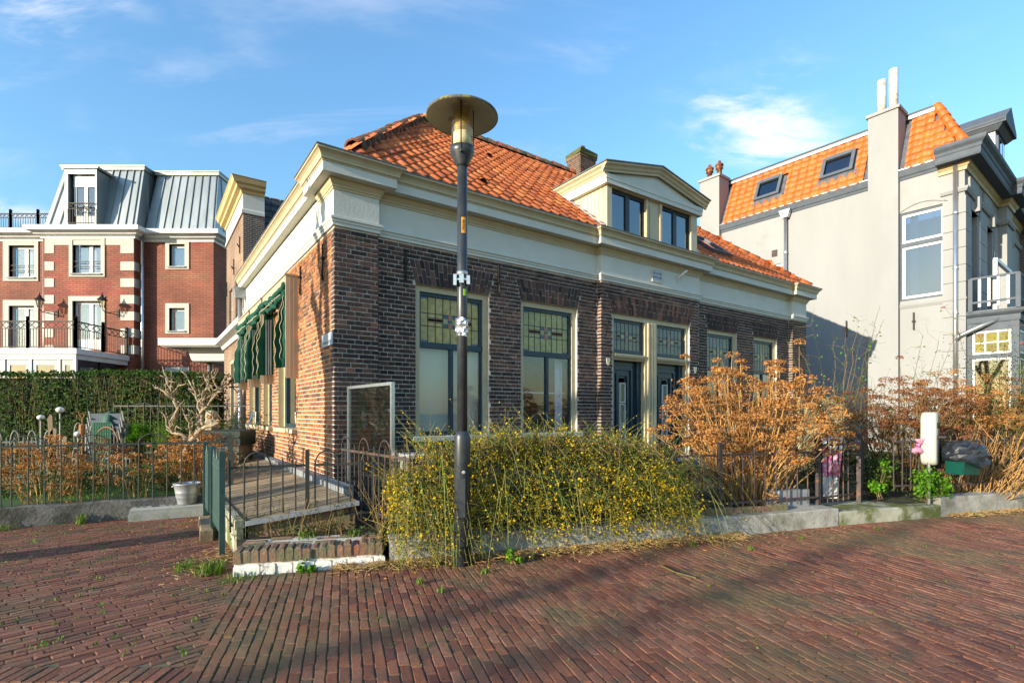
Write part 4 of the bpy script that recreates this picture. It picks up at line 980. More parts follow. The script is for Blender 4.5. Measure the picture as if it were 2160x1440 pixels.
mb = MB(); mb.lathe([(.052, 2.60), (.052, 2.64)], (0, 0, 0), 20); mb.lathe([(.052, 2.66), (.052, 2.70)], (0, 0, 0), 20); mb.build('clamp_band', M['alu'], lp, True)
mb = MB()
mb.box(-.075, -.045, -.07, -.01, 2.56, 2.66); mb.box(.045, .075, -.06, 0, 2.57, 2.65); mb.bar((-.05, -.055, 2.615), (.05, -.055, 2.615), .014); mb.box(-.02, .02, -.075, -.05, 2.58, 2.66)
mb.build('clamp', M['alu'], lp)
M['foil'] = mat('crumpled_foil', (.72, .72, .72), (.5, .5, .52), scale=30, rough=.28, metal=.85, bump=1., bscale=25)
mb = MB(); n = 14; k = 9
prof = [(.050 + (.02 * random.random() if 0 < i < k - 1 else 0), 2.10 + .16 * i / (k - 1)) for i in range(k)]
mb.lathe(prof, (-.004, -.006, 0), n); mb.v = [(x + random.uniform(-.01, .012), y + random.uniform(-.012, .008), z + random.uniform(-.012, .012)) for x, y, z in mb.v]; mb.build('foil_wrap', M['foil'], lp)
# access hatch and a clinging twig
mb = MB(); mb.box(-.035, .035, -.079, -.06, .45, .80); mb.build('access_hatch', M['pole'], lp)
mb = MB(); mb.lathe([(.016, 0), (.016, .012), (.006, .013)], (.02, -.076, .86), 10, Matrix.Rotation(R(90), 4, 'X')); mb.build('lock', M['alu'], lp)
# ---- glass screen at the house corner
t = thing('glass_screen', 'tall dirty glass screen in aluminium frame standing out from the house corner', 'screen', (-2.128, 6.75, 0), math.atan2(-1.04, .82))
L = 1.32; fw_ = .035
for x in (0, L - fw_): mb = MB(); mb.box(x, x + fw_, -.02, .02, .17, 1.74); mb.build('frame_post', M['alu'], t)
for z in (.30, 1.705): mb = MB(); mb.box(fw_, L - fw_, -.02, .02, z, z + fw_); mb.build('frame_rail', M['alu'], t)
mb = MB(); mb.box(fw_, L - fw_, -.004, .004, .335, 1.705); mb.build('pane', M['screenglass'], t)
# ---- outdoor unit behind the bush
t = thing('heat_pump_unit', 'white heat pump unit with round fan half hidden by the yellow bush', 'heat pump', (-.80, 5.72, .17), R(22))
mb = MB(); mb.bbox(-.42, .42, 0, .34, .05, .78, .015); mb.build('casing', M['enamel'], t)
mb = MB(); mb.lathe([(.27, 0), (.29, 0), (.29, .03), (.27, .03)], (-.08, 0, .42), 32, Matrix.Rotation(R(90), 4, 'X'), False, False); mb.build('fan_ring', M['enamel'], t, True)
mb = MB()
for k in range(14): mb.tube([(-.08 + (.02 + .019 * k) * math.cos(a_ * math.pi / 10), -.015, .42 + (.02 + .019 * k) * math.sin(a_ * math.pi / 10)) for a_ in range(21)], .0035, 4)
mb.build('fan_grille', mat('brown_wire', (.12, .08, .05), rough=.6), t)
mb = MB(); mb.lathe([(.26, 0), (.26, .01)], (-.08, .012, .42), 32, Matrix.Rotation(R(90), 4, 'X')); mb.build('fan_opening', mat('fan_grey', (.22, .22, .2)), t)
for i in range(5):
    mb = MB(); mb.box(-.435, -.423, .05, .14, .13 + .12 * i, .20 + .12 * i); mb.box(-.435, -.423, .18, .28, .13 + .12 * i, .20 + .12 * i); mb.build('vent_slot', M['fence_dark'], t)
mb = MB(); mb.box(-.4, -.34, 0, .3, -.0, .05); mb.build('foot', M['iron'], t); mb = MB(); mb.box(.34, .4, 0, .3, -.0, .05); mb.build('foot', M['iron'], t)
# ---- charging post
t = thing('charging_post', 'white capsule shaped charging post with black socket on a thin pole behind the fence', 'charging post', (5.66, 7.02, .17), R(40))
M['ivory'] = mat('ivory_plastic', (.40, .39, .34), (.37, .36, .31), scale=4, rough=.3, coat=.3)
mb = MB(); w, h = .095, .36; prof = []
for i in range(36):
    a = 2 * math.pi * (i + .5) / 36; prof.append((math.copysign(abs(math.cos(a)) ** .8, math.cos(a)) * w, .88 + math.sin(a) * w * 1.15 + math.copysign(h - w * 1.15, math.sin(a))))
rings = []
for y, sc in ((-.085, .88), (-.07, .97), (-.045, 1.), (.045, 1.), (.07, .97), (.085, .88)): rings.append([(x * sc, y, (z - .88) * (sc ** .4) + .88) for x, z in prof])
n = 36; vs = [v for r in rings for v in r]
mb.add(vs, [(i * n + q, i * n + (q + 1) % n, (i + 1) * n + (q + 1) % n, (i + 1) * n + q) for i in range(5) for q in range(n)] + [tuple(reversed(range(n))), tuple(5 * n + q for q in range(n))])
mb.build('shell', M['ivory'], t, True)
mb = MB(); mb.lathe([(.04, 0), (.045, .015), (.03, .02)], (0, -.085, 1.06), 16, Matrix.Rotation(R(90), 4, 'X')); mb.build('socket', M['iron'], t)
mb = MB(); mb.lathe([(.03, 0), (.03, .09), (.022, .1)], (0, -.085, .90), 14, Matrix.Rotation(R(90), 4, 'X')); mb.build('plug', M['iron'], t)
mb = MB(); mb.tube([(-.06, 0, 0), (-.06, 0, .56)], .02, 8); mb.build('pole', M['alu'], t)
# ---- waste bin with plastic bag
M['bin'] = mat('dark_green_plastic', (.006, .07, .055), rough=.3, coat=.3); M['bag'] = mat('black_plastic_bag', (.022, .027, .033), (.014, .017, .022), scale=9, rough=.3, spec=.5, bump=.35, bscale=10, bdist=.03)
t = thing('waste_bin', 'dark green waste bin topped with a black plastic bag hanging on the right fence', 'waste bin', (6.07, 6.98, 0), R(17))
mb = MB(); mb.hexa([(-.17, -.12, .58), (.13, -.12, .58), (.13, .1, .58), (-.17, .1, .58), (-.18, -.14, .86), (.15, -.14, .86), (.15, .1, .86), (-.18, .1, .86)]); mb.build('bin_body', M['bin'], t)
mb = MB(); n = 22; k = 10; prof = []
rng = random.Random(5)
for j in range(k):
    f = j / (k - 1); rr = [.27, .275, .27, .265, .26, .255, .24, .2, .12, .02][j]; z = .70 + [0, .04, .08, .12, .16, .2, .25, .285, .30, .31][j]; prof.append((rr, z))
mb.lathe(prof, (0, -.03, 0), n)
mb.v = [(x * .84 - .01 + rng.uniform(-.026, .026), y * .9 + rng.uniform(-.026, .026), z + rng.uniform(-.018, .018) - .14 * max(0, x) * (1 if z < .9 else .2) + (.06 if x < -.1 and z < .85 else 0)) for x, y, z in mb.v]
mb.add([(.12, -.2, .86), (.30, -.18, .80), (.36, -.12, .76), (.30, -.08, .72), (.18, -.14, .74)], [(0, 1, 4), (1, 2, 3), (1, 3, 4)])
mb.build('plastic_bag', M['bag'], t)
# ---- pink bags
M['pink'] = mat('pink_bag', (.75, .02, .25), (.8, .5, .6), scale=12, rough=.4, detail=2); M['pinkfilm'] = mat('pale_pink_film', (.75, .35, .5), rough=.3, trans=.3); M['whitefilm'] = mat('white_bag', (.75, .75, .75), rough=.4)
t = thing('shopping_bag', 'bright pink and white shopping bag behind the garden gate', 'bag', (4.62, 7.5, .17))
mb = MB(); mb.hexa([(-.17, -.07, .32), (.08, -.07, .32), (.08, .09, .32), (-.17, .09, .32), (-.2, -.1, .74), (.1, -.1, .76), (.1, .1, .74), (-.2, .1, .76)]); mb.build('bag_body', M['pink'], t)
mb = MB(); mb.lathe([(.19, .70), (.2, .78), (.16, .86), (.05, .90)], (.0, 0, 0), 12); mb.v = [(x + random.uniform(-.02, .02), y * .7, z + random.uniform(-.02, .02)) for x, y, z in mb.v]; mb.build('bag_filling', M['whitefilm'], t, True)
mb = MB(); mb.hexa([(-.15, -.05, 0), (.08, -.05, 0), (.08, .07, 0), (-.15, .07, 0), (-.16, -.06, .32), (.08, -.06, .32), (.08, .08, .32), (-.16, .08, .32)]); mb.build('bag_lower', M['whitefilm'], t)
t = thing('plastic_bag', 'knotted pale pink plastic bag tied to the fence by the charging post', 'bag', (*along(5.53, .14), .96))
mb = MB(); mb.lathe([(.02, -.02), (.07, -.05), (.085, -.09), (.03, -.11)], (0, 0, 0), 10); mb.lathe([(.015, 0), (.06, .05), (.09, .08), (.05, .09)], (.05, 0, 0), 10); mb.v = [(x + random.uniform(-.015, .015), y * .5, z + random.uniform(-.012, .012)) for x, y, z in mb.v]; mb.build('film', M['pinkfilm'], t, True)
mb = MB(); mb.lathe([(.02, -.02), (.022, .02)], (0, -.01, 0), 8); mb.build('knot', M['pink'], t)
# ---- timber panel at the end of the house
t = thing('fence_panel', 'pale timber fence panel with arched top between the houses', 'fence panel', (5.95, 10.7, .17), R(20))
M['palewood'] = mat('pale_green_timber', (.42, .40, .22), (.35, .34, .19), scale=5, rough=.8, stretch=(1, 1, 6), bump=.4, bscale=20)
for i in range(10):
    z = .05 + .148 * i; mb = MB()
    if i < 9: mb.box(0, 1.15, -.012, .012, z, z + .142)
    else: mb.prism([(0, z), (1.15, z), (1.15, z + .02)] + [(1.15 - 1.15 * q / 10, z + .02 + .16 * math.sin(math.pi * min(1, q / 8)) ** 1.) for q in range(1, 11)], (0, .024, 0), (0, -.012, 0))
    mb.build('panel_board', M['palewood'], t)
for x in (-.05, 1.15): mb = MB(); mb.box(x, x + .07, -.035, .035, 0, 1.55); mb.build('post', M['palewood'], t)
mb = MB(); mb.prism([(-.16, 0), (.16, 0), (.16, -.07), (.09, -.12), (.05, -.2), (-.05, -.2), (-.09, -.12), (-.16, -.07)], (0, -.09, 0), (.62, -.014, 1.42)); mb.build('shelf_bracket', mat('sage_paint', (.35, .42, .3)), t)
# grey planter by the fence post
t = thing('planter', 'grey wooden planter box behind the fence below the hydrangea', 'planter', (*along(3.62, .36), .17), R(17))
for i in range(6): mb = MB(); mb.box(-.24 + .08 * i, -.165 + .08 * i, -.12, -.1, 0, .26); mb.build('slat', M['greytile'], t)
mb = MB(); mb.box(-.24, .235, -.1, .15, 0, .24); mb.build('box', M['greytile'], t)
# garden edging bricks on the kerb
t = thing('edging_row', 'row of loose pale bricks lying on the kerb before the hydrangea', 'bricks', (*along(2.0, .16), .21), math.atan2(.30, .95))
x = 0
while x < 1.35: mb = MB(); mb.cur = random.random(); mb.bbox(x, x + .125, -.04, .04, 0, .075 + random.uniform(-.01, .01), .008); mb.build('brick', M['edge_brick'], t); x += .133
# ================================================================ other buildings
def holes_wall(mb, x0, x1, z0, z1, y0, y1, holes, swap=False):
    """slab x0..x1 by z0..z1 with rectangular openings (a0, a1, z0, z1); swap: length runs along y"""
    xs = sorted(set([x0, x1] + [h[0] for h in holes] + [h[1] for h in holes]))
    for a, b in zip(xs, xs[1:]):
        c = (a + b) / 2; hs = sorted([(h[2], h[3]) for h in holes if h[0] < c < h[1]]); z = z0
        for p, q in hs + [(z1, z1)]:
            if p - z > 1e-4:
                if swap: mb.box(y0, y1, a, b, z, p)
                else: mb.box(a, b, y0, y1, z, p)
            z = max(z, q)
def brick_mat(name, c1, c2, mortar, bw=.22, bh=.0625, ms=.012):
    m = bpy.data.materials.new(name); m.use_nodes = True; nt = m.node_tree; N = nt.nodes; L = nt.links; b = N['Principled BSDF']; b.inputs['Roughness'].default_value = .85
    g = N.new('ShaderNodeNewGeometry'); s = N.new('ShaderNodeSeparateXYZ'); L.new(g.outputs['Position'], s.inputs[0])
    ad = N.new('ShaderNodeMath'); L.new(s.outputs[0], ad.inputs[0]); L.new(s.outputs[1], ad.inputs[1]); cb = N.new('ShaderNodeCombineXYZ'); L.new(ad.outputs[0], cb.inputs[0]); L.new(s.outputs[2], cb.inputs[1])
    t = N.new('ShaderNodeTexBrick'); t.inputs['Scale'].default_value = 1; t.inputs['Brick Width'].default_value = bw; t.inputs['Row Height'].default_value = bh; t.inputs['Mortar Size'].default_value = ms; t.inputs['Bias'].default_value = -.1
    t.inputs['Color1'].default_value = (*c1, 1); t.inputs['Color2'].default_value = (*c2, 1); t.inputs['Mortar'].default_value = (*mortar, 1); L.new(cb.outputs[0], t.inputs['Vector'])
    nz = N.new('ShaderNodeTexNoise'); nz.inputs['Scale'].default_value = .7; nz.inputs['Detail'].default_value = 8; L.new(g.outputs['Position'], nz.inputs[0]); rp_ = N.new('ShaderNodeValToRGB'); rp_.color_ramp.elements[0].color = (.62, .6, .58, 1); rp_.color_ramp.elements[0].position = .32; rp_.color_ramp.elements[1].color = (1.18, 1.15, 1.1, 1); rp_.color_ramp.elements[1].position = .68; L.new(nz.outputs['Fac'], rp_.inputs[0]); mx_ = N.new('ShaderNodeMix'); mx_.data_type = 'RGBA'; mx_.blend_type = 'MULTIPLY'; mx_.inputs['Factor'].default_value = 1; L.new(t.outputs['Color'], mx_.inputs['A']); L.new(rp_.outputs[0], mx_.inputs['B']); L.new(mx_.outputs['Result'], b.inputs['Base Color']); bp = N.new('ShaderNodeBump'); bp.inputs['Strength'].default_value = .7; bp.inputs['Distance'].default_value = .012; bp.invert = True; L.new(t.outputs['Fac'], bp.inputs['Height']); L.new(bp.outputs[0], b.inputs['Normal']); return m
M['hotel_brick'] = brick_mat('hotel_brick', (.34, .105, .055), (.25, .075, .042), (.13, .055, .04), .34, .098, .016)
M['stucco'] = mat('cream_stucco', (.50, .475, .40), (.45, .43, .36), scale=2, rough=.8)
M['white_frame'] = mat('white_frame', (.66, .66, .64), (.58, .58, .56), scale=3, rough=.4)
M['zincroof'] = mat('zinc_roof', (.33, .355, .35), (.25, .275, .27), scale=1.6, rough=.42, metal=.55, stretch=(1, 1, .35), bump=.1, bscale=5)
M['steel'] = mat('steel_pipe', (.55, .56, .56), (.45, .46, .46), scale=4, rough=.3, metal=.85)
M['bronze'] = mat('dark_bronze_railing', (.05, .04, .034), (.035, .028, .024), scale=10, rough=.6, spec=.2)
HS = 26 / 1093
def hx(u): return (u - 1080) * HS
def hz(v): return HC + (870 - v) * HS
hotel = thing('hotel', 'red brick hotel with zinc mansard roof, cream quoins and a glazed ground floor bay', 'building', (0, 26, 0))
WN = {'l': [(20, 74, 518, 585, 8, 82, 506, 593, 1), (20, 74, 645, 740, 8, 82, 633, 742, 1)], 'm': [(170, 229, 513, 582, 163, 237, 506, 589, 1), (170, 230, 639, 740, 162, 237, 629, 742, 2)], 'r': [(355, 388, 514, 561, 347, 397, 504, 567, 0), (355, 388, 649, 697, 347, 397, 639, 703, 0), (355, 388, 784, 830, 347, 397, 774, 838, 0)]}
def hwall(key, u0, u1, vt, y0):
    mb = MB(); holes_wall(mb, hx(u0), hx(u1), 0, hz(vt), y0, y0 + .3, [(hx(w[0]), hx(w[1]), hz(w[3]), hz(w[2])) for w in WN[key]]); mb.build('wall', M['hotel_brick'], hotel)
    for (a, b, t, bo, sa, sb, stp, sbo, ty) in WN[key]:
        A, B, T, Bo = hx(a), hx(b), hz(t), hz(bo); SA, SB, ST, SB_ = hx(sa), hx(sb), hz(stp), hz(sbo)
        mb = MB(); p = y0 - .05
        mb.box(SA, A, p, y0 + .14, SB_, ST); mb.box(B, SB, p, y0 + .14, SB_, ST); mb.box(A, B, p, y0 + .14, T, ST)
        if bo < 735: mb.box(A, B, p, y0 + .14, SB_, Bo)
        wo = mb.build('window', M['stucco'], hotel)
        yf = y0 + .17; mb = MB(); mid = (A + B) / 2 + (.08 if ty else 0); f = .09
        mb.box(A, A + f, yf, yf + .07, Bo, T); mb.box(B - f, B, yf, yf + .07, Bo, T); mb.box(A + f, B - f, yf, yf + .07, T - f * 1.4, T); mb.box(A + f, B - f, yf, yf + .07, Bo, Bo + f * (1 if ty < 2 else 6))
        if ty: mb.box(mid - f * .9, mid + f * .9, yf - .02, yf + .07, Bo + f * (1 if ty < 2 else 6), T - f * 1.4)
        mb.build('frame', M['white_frame'], wo)
        for q0, q1 in (((A + f, mid - f * .9), (mid + f * .9, B - f)) if ty else ((A + f, B - f),)):
            mb = MB(); mb.box(q0, q1, yf + .03, yf + .04, Bo + f, T - f * 1.4); mb.build('pane', M['hotelglass'], wo)
        n = 24; vs = []; mb = MB()
        for i in range(n + 1): x = A + .05 + (B - A - .1) * i / n; vs += [(x, yf + .2 + .025 * math.sin(i * 1.7), Bo), (x, yf + .2 + .025 * math.sin(i * 1.7), T)]
        mb.add(vs, [(2 * i, 2 * i + 2, 2 * i + 3, 2 * i + 1) for i in range(n)]); mb.build('curtain', M['curtain'], wo, True)
        if bo < 735: mb = MB(); mb.box(A - .05, B + .05, y0 - .12, y0 + .1, Bo - .07, Bo - .003); mb.build('sill', M['plinth'], wo)
        if ty == 1 and bo < 735:
            for z in (.35, .6): mb = MB(); mb.bar((A, y0 + .02, Bo + z), (B, y0 + .02, Bo + z), .03); mb.build('guard_bar', M['bronze'], wo)
hwall('l', -260, 108, 490, .0); hwall('m', 108, 296, 490, -.45); hwall('r', 296, 448, 490, .1)
mb = MB(); mb.box(hx(296) - .28, hx(296) - .001, -.449, .3, 0, hz(490)); mb.box(hx(108) + .001, hx(108) + .25, -.449, .3, 0, hz(490) - .01); mb.box(hx(448) - .3, hx(448) - .002, .4, 9, 0, hz(490)); mb.build('return_wall', M['hotel_brick'], hotel)
mb = MB(); mb.box(hx(-260), hx(448) - .35, 8.8, 9, 0, hz(490)); mb.build('rear_wall', M['hotel_brick'], hotel)
# stucco field at the head of the middle block, quoins
for a, b, t, bo in ((112, 296.3, 494, 523), (112, 131, 523.2, 540), (269, 296.3, 523.2, 540)):
    mb = MB(); mb.box(hx(a), hx(b), -.47, -.44, hz(bo), hz(t)); mb.build('stucco_field', M['stucco'], hotel)
for t in (557.5, 592, 626.5, 661, 696, 730.5):
    mb = MB(); mb.box(hx(112), hx(131), -.475, -.44, hz(t + 18), hz(t)); mb.build('quoin', M['stucco'], hotel)
    mb = MB(); mb.box(hx(269), hx(296) + .03, -.475, -.1, hz(t + 18), hz(t)); mb.build('quoin', M['stucco'], hotel)
# cornices
def cornice(path, zb, zt, pr, m, par, nm='cornice'):
    h = zt - zb; mb = MB(); mb.mould(path, [(-.2, zb), (.04, zb), (.06, zb + h * .2), (pr * .45, zb + h * .3), (pr * .55, zb + h * .52), (pr, zb + h * .58), (pr, zt), (-.3, zt + .03)]); return mb.build(nm, m, par)
cornice([(hx(-260), 0), (hx(106), 0), (hx(106), -.45), (hx(298), -.45), (hx(298), .1), (hx(448), .1), (hx(448), 9)], HC + (870 - 500) * HS * .975, HC + (870 - 474) * HS * .965, .5, M['white_frame'], hotel)
# mansard with standing seams
def mansard(u0, u1, ut0, ut1, y0, sets):
    zb, zt = HC + (870 - 474) * HS * .965 + .02, hz(347); x0, x1, a0, a1 = hx(u0), hx(u1), hx(ut0), hx(ut1); yb = y0 + .05; yt = y0 + .75
    mb = MB(); mb.face([(x0, yb, zb), (x1, yb, zb), (a1, yt, zt), (a0, yt, zt)]); mb.face([(x1, yb, zb), (x1, 9, zb), (a1, 9, zt), (a1, yt, zt)]); mb.face([(x0, 9, zb), (x0, yb, zb), (a0, yt, zt), (a0, 9, zt)]); mb.face([(a0, yt, zt), (a1, yt, zt), (a1, 9, zt), (a0, 9, zt)])
    o = mb.build('mansard_roof', M['zincroof'], hotel)
    for f in sets:
        mb = MB(); mb.bar((x0 + (x1 - x0) * f, yb - .02, zb), (a0 + (a1 - a0) * f, yt - .02, zt), .035, .06); mb.build('standing_seam', M['zincroof'], o)
    for k in range(1, 8):
        y = yb + .9 * k; mb = MB(); mb.bar((x1 + .01, y, zb), (a1 + .01, max(y, yt), zt), .05, .035); mb.build('standing_seam', M['zincroof'], o)
    mb = MB(); mb.mould([(a0 - .05, 9), (a0 - .05, yt - .1), (a1 + .05, yt - .1), (a1 + .05, 9)], [(-.1, zt - .18), (.02, zt - .18), (.05, zt - .05), (.08, zt - .03), (.08, zt + .03), (-.1, zt + .06)]); mb.build('roof_edge', M['zincroof'], o)
    return o
mm = mansard(107, 299, 127, 296, -.45, [.06, .17, .27, .37, .62, .70, .79, .88, .96])
mansard(299, 448, 308, 440, .15, [.02, .14, .26, .38, .5, .62, .74, .86, .97])
# dormer
dx0, dx1, dzb, dzt = hx(164), hx(229), HC + (870 - 474) * HS * .965 + .03, hz(371); y = -.75
mb = MB(); holes_wall(mb, dx0, dx1, dzb, dzt, y, y + .15, [(hx(170), hx(226), dzb + .02, hz(381))]); mb.box(dx0, dx0 + .1, y + .15, .4, dzb, dzt - .05); mb.box(dx1 - .1, dx1, y + .15, .4, dzb, dzt - .05); mb.box(dx0 - .08, dx1 + .12, y - .08, .5, dzt, dzt + .1)
dd = mb.build('roof_dormer', M['zincroof'], hotel)
A, B = hx(176), hx(226); T, Bo = hz(382), dzb + .02
mb = MB(); mb.box(A, A + .12, y + .2, y + .27, Bo, T); mb.box(B - .12, B, y + .2, y + .27, Bo, T); mb.box(A, B, y + .18, y + .27, T - .55, T); mb.box((A + B) / 2 - .08, (A + B) / 2 + .08, y + .19, y + .27, Bo, T - .55); mb.box(A, B, y + .2, y + .27, Bo, Bo + .5); mb.build('frame', M['white_frame'], dd)
mb = MB(); mb.box(A, B, y + .23, y + .24, Bo, T); mb.build('pane', M['skyglass'], dd)
mb = MB(); mb.box(A, B, y + .4, y + .42, Bo, T); mb.build('curtain', M['curtain'], dd)
def lattice_rail(par, p0, p1, z0, z1, m, nm='railing', np=.12, posts=True):
    """iron railing with a band of crossed bars under the handrail"""
    p0 = Vector((*p0, 0)); p1 = Vector((*p1, 0)); L = (p1 - p0).length; d = (p1 - p0) / L
    def P(t, z): q = p0 + d * t; return (q.x, q.y, z)
    mb = MB(); h = z1 - z0; zb = z1 - h * .26
    mb.bar(P(0, z1), P(L, z1), .06, .05); mb.bar(P(0, zb), P(L, zb), .03); mb.bar(P(0, z0 + .08), P(L, z0 + .08), .035)
    n = max(2, int(L / np))
    for i in range(n + 1): mb.bar(P(L * i / n, z0 + .08), P(L * i / n, zb), .018)
    k = max(2, int(L / (h * .26)));
    for i in range(k):
        a, b = L * i / k, L * (i + 1) / k; mb.bar(P(a, zb), P(b, z1), .022); mb.bar(P(a, z1), P(b, zb), .022)
    o = mb.build(nm, m, par)
    if posts:
        for t in (0, L): mb = MB(); mb.bar(P(t, z0), P(t, z1 + .12), .09); q = P(t, z1 + .17); mb.lathe([(.02, -.07), (.07, -.03), (.07, .03), (.02, .07)], q, 10); mb.build('railing_post', m, par)
    return o
lattice_rail(hotel, (hx(171), y - .05), (hx(226), y - .05), dzb + .02, dzb + 1.05, M['bronze'], 'dormer_railing', posts=False)
for a, b in ((-80, 2), (2, 61), (61, 108)): lattice_rail(hotel, (hx(a), .5), (hx(b), .5), hz(476), hz(443), M['bronze'], 'roof_railing')
mb = MB(); mb.box(hx(322), hx(422), 1.6, 3.5, hz(347), hz(337)); mb.build('roof_plant', M['fence_dark'], hotel)
for u, yy in ((106, -.2), (302, -.1)): mb = MB(); mb.tube([(hx(u) + (.0 if u < 200 else .12), yy - .12, 0), (hx(u) + (.0 if u < 200 else .12), yy - .12, hz(492))], .07, 10); mb.build('downpipe', M['steel'], hotel, True)
# projecting glazed bay with balcony on top, 3.3 m deep
bx1 = -18.94; by = -3.5; bx0 = -27.0; zf0, zf1 = 3.72, 4.18; zr = 5.36
def bay_path(o): return [(bx0, by - o), (bx1 + o, by - o), (bx1 + o, -.5)]
bay = MB(); bay.mould(bay_path(0), [(-.3, zf0), (.02, zf0), (.04, zf0 + .2), (.12, zf0 + .22), (.12, zf1), (-.3, zf1)]); bay.box(bx0, bx1, by, -.46, zf1 - .1, zf1 - .02)
bo_ = bay.build('balcony', M['white_frame'], hotel)
xs = [bx0, -24.6, -23.0, -21.43, -20.29, -18.98]
for a in (-23.8, -22.02, -20.87, -19.62, bx1 + .0): 
    mb = MB(); mb.box(a - .1, a + .0, by, by + .1, 0, zf0); mb.build('bay_post', M['white_frame'], bo_)
M['greyframe'] = mat('grey_window_frame', (.22, .25, .25), (.18, .2, .2), scale=4, rough=.4)
pts = [-25.5, -23.8, -22.02, -20.87, -19.62, -18.94]
for a, b in zip(pts, pts[1:]):
    mb = MB(); f = .17; a2, b2 = a + .01, b - .11
    mb.box(a2, a2 + f, by + .04, by + .1, .2, zf0); mb.box(b2 - f, b2, by + .04, by + .1, .2, zf0); mb.box(a2 + f, b2 - f, by + .04, by + .1, zf0 - .25, zf0); mb.box(a2 + f, b2 - f, by + .04, by + .1, .2, .6); mb.build('bay_frame', M['greyframe'], bo_)
    mb = MB(); mb.box(a2 + f, b2 - f, by + .07, by + .08, .6, zf0 - .25); mb.build('bay_pane', M['skyglass'], bo_)
for a, b in ((by + .1, -2.3), (-2.2, -1.2)):
    mb = MB(); f = .16; mb.box(bx1 - .06, bx1, a, a + f, .2, zf0); mb.box(bx1 - .06, bx1, b - f, b, .2, zf0); mb.box(bx1 - .06, bx1, a + f, b - f, zf0 - .3, zf0); mb.build('bay_frame', M['blackblue'], bo_)
    mb = MB(); mb.box(bx1 - .04, bx1 - .03, a + f, b - f, .2, zf0 - .3); mb.build('bay_pane', M['skyglass'], bo_)
mb = MB(); mb.box(bx0, bx1 - .4, by + 1.6, by + 1.62, .16, zf0); mb.build('bay_interior', M['roomdark'], bo_)
for a, b in ((-25.6, -23.2), (-23.2, -21.03), (-21.03, bx1)): lattice_rail(hotel, (a, by), (b, by), zf1, zr, M['bronze'], 'balcony_railing')
lattice_rail(hotel, (bx1, by), (bx1, -2.0), zf1, zr, M['bronze'], 'balcony_railing'); lattice_rail(hotel, (bx1, -2.0), (bx1, -.55), zf1, zr, M['bronze'], 'balcony_railing')
# wall lanterns are things of their own
def lantern(u, lb):
    t = thing('wall_lantern', lb, 'lantern', (hx(u + 14), 25.55, hz(668)), 0, 'wall lanterns on the hotel'); m = M['iron']
    mb = MB(); mb.tube([(0, 0, 0), (-.12, -.28, .02), (-.3, -.5, .08), (-.36, -.55, .2)], .022, 6); mb.tube([(0, 0, .2), (-.1, -.2, .1), (-.2, -.4, .04)], .015, 6); mb.box(-.06, .06, -.03, 0, -.1, .3); mb.build('bracket', m, t)
    c = (-.36, -.55, 0); mb = MB(); mb.lathe([(.03, .2), (.08, .26), (.16, .62), (.13, .63)], c, 6); mb.build('glass_body', M['lampglass'], t)
    mb = MB(); mb.lathe([(.22, .62), (.2, .66), (.06, .80), (.07, .84), (.03, .88), (.015, 1.0)], c, 8); mb.build('lantern_cap', m, t)
    mb = MB()
    for q in range(6): a = q * math.pi / 3; mb.bar((c[0] + .08 * math.cos(a), c[1] + .08 * math.sin(a), .26), (c[0] + .16 * math.cos(a), c[1] + .16 * math.sin(a), .62), .018)
    mb.build('lantern_frame', m, t)
lantern(123, 'black wall lantern left of the hotel balcony door'); lantern(250, 'black wall lantern right of the hotel balcony door')
# entrance canopy
cp = thing('entrance_canopy', 'white flat entrance canopy with stepped edge in front of the hotel', 'canopy', (-14.3, 21.0, 0))
mb = MB(); mb.mould([(-.05, 4.6), (-.05, 0), (4.2, 0)], [(-.6, 4.08), (-.1, 4.08), (-.05, 4.14), (.0, 4.14), (.0, 4.42), (-.6, 4.5)]); mb.box(.3, 4.2, .3, 4.5, 4.1, 4.45); mb.build('canopy_slab', M['white_frame'], cp)
mb = MB(); mb.mould([(.9, 4.6), (.9, .8), (4.2, .8)], [(-.5, 3.55), (.0, 3.55), (.05, 3.6), (.15, 4.0), (.3, 4.06), (-.5, 4.06)]); mb.build('canopy_frieze', M['white_frame'], cp)
for x in (1.15, 3.4): mb = MB(); mb.tube([(x + .2, 1.2, 0), (x + .2, 1.2, 3.6)], .09, 10); mb.build('canopy_column', M['zinc'], cp, True)

# ================================================================ rear house and annexe (in line with the side wall)
rear = thing('rear_house', 'brown brick rear house with yellow cornice and dark tiled mansard behind the corner house', 'house', hp(.53, 11.6, 0), HA)
M['rear_brick'] = brick_mat('rear_brick', (.24, .125, .07), (.15, .08, .05), (.30, .25, .19))
M['rear_dark'] = brick_mat('rear_dark_brick', (.11, .065, .05), (.06, .04, .035), (.28, .25, .21))
RW = [(1.0, 1.75, 4.3, 6.1), (2.6, 3.4, 4.1, 5.9)]
mb = MB(); holes_wall(mb, .0, 4.2, 0, 7.75, .0, .25, RW, True); mb.build('wall', M['rear_brick'], rear)
mb = MB(); mb.box(.26, .62, -.004, .3, 0, 7.75); mb.build('pier', M['rear_dark'], rear); mb = MB(); mb.box(.0, .26, -.006, -.001, 0, 7.75); mb.box(.63, 6, .2, .5, 0, 7.2); mb.build('end_wall', M['rear_dark'], rear)
for a, b, c, d in RW:
    mb = MB(); mb.box(.08, .16, a, a + .09, c, d); mb.box(.08, .16, b - .09, b, c, d); mb.box(.08, .16, a + .09, b - .09, d - .1, d); mb.box(.08, .16, a + .09, b - .09, (c + d) / 2 + .2, (c + d) / 2 + .28); wo = mb.build('window', M['white_frame'], rear)
    mb = MB(); mb.box(.11, .12, a + .09, b - .09, c, d); mb.build('pane', M['skyglass'], wo); mb = MB(); mb.box(-.1, .2, a - .06, b + .06, c - .12, c - .002); mb.build('sill', M['plinth'], wo)
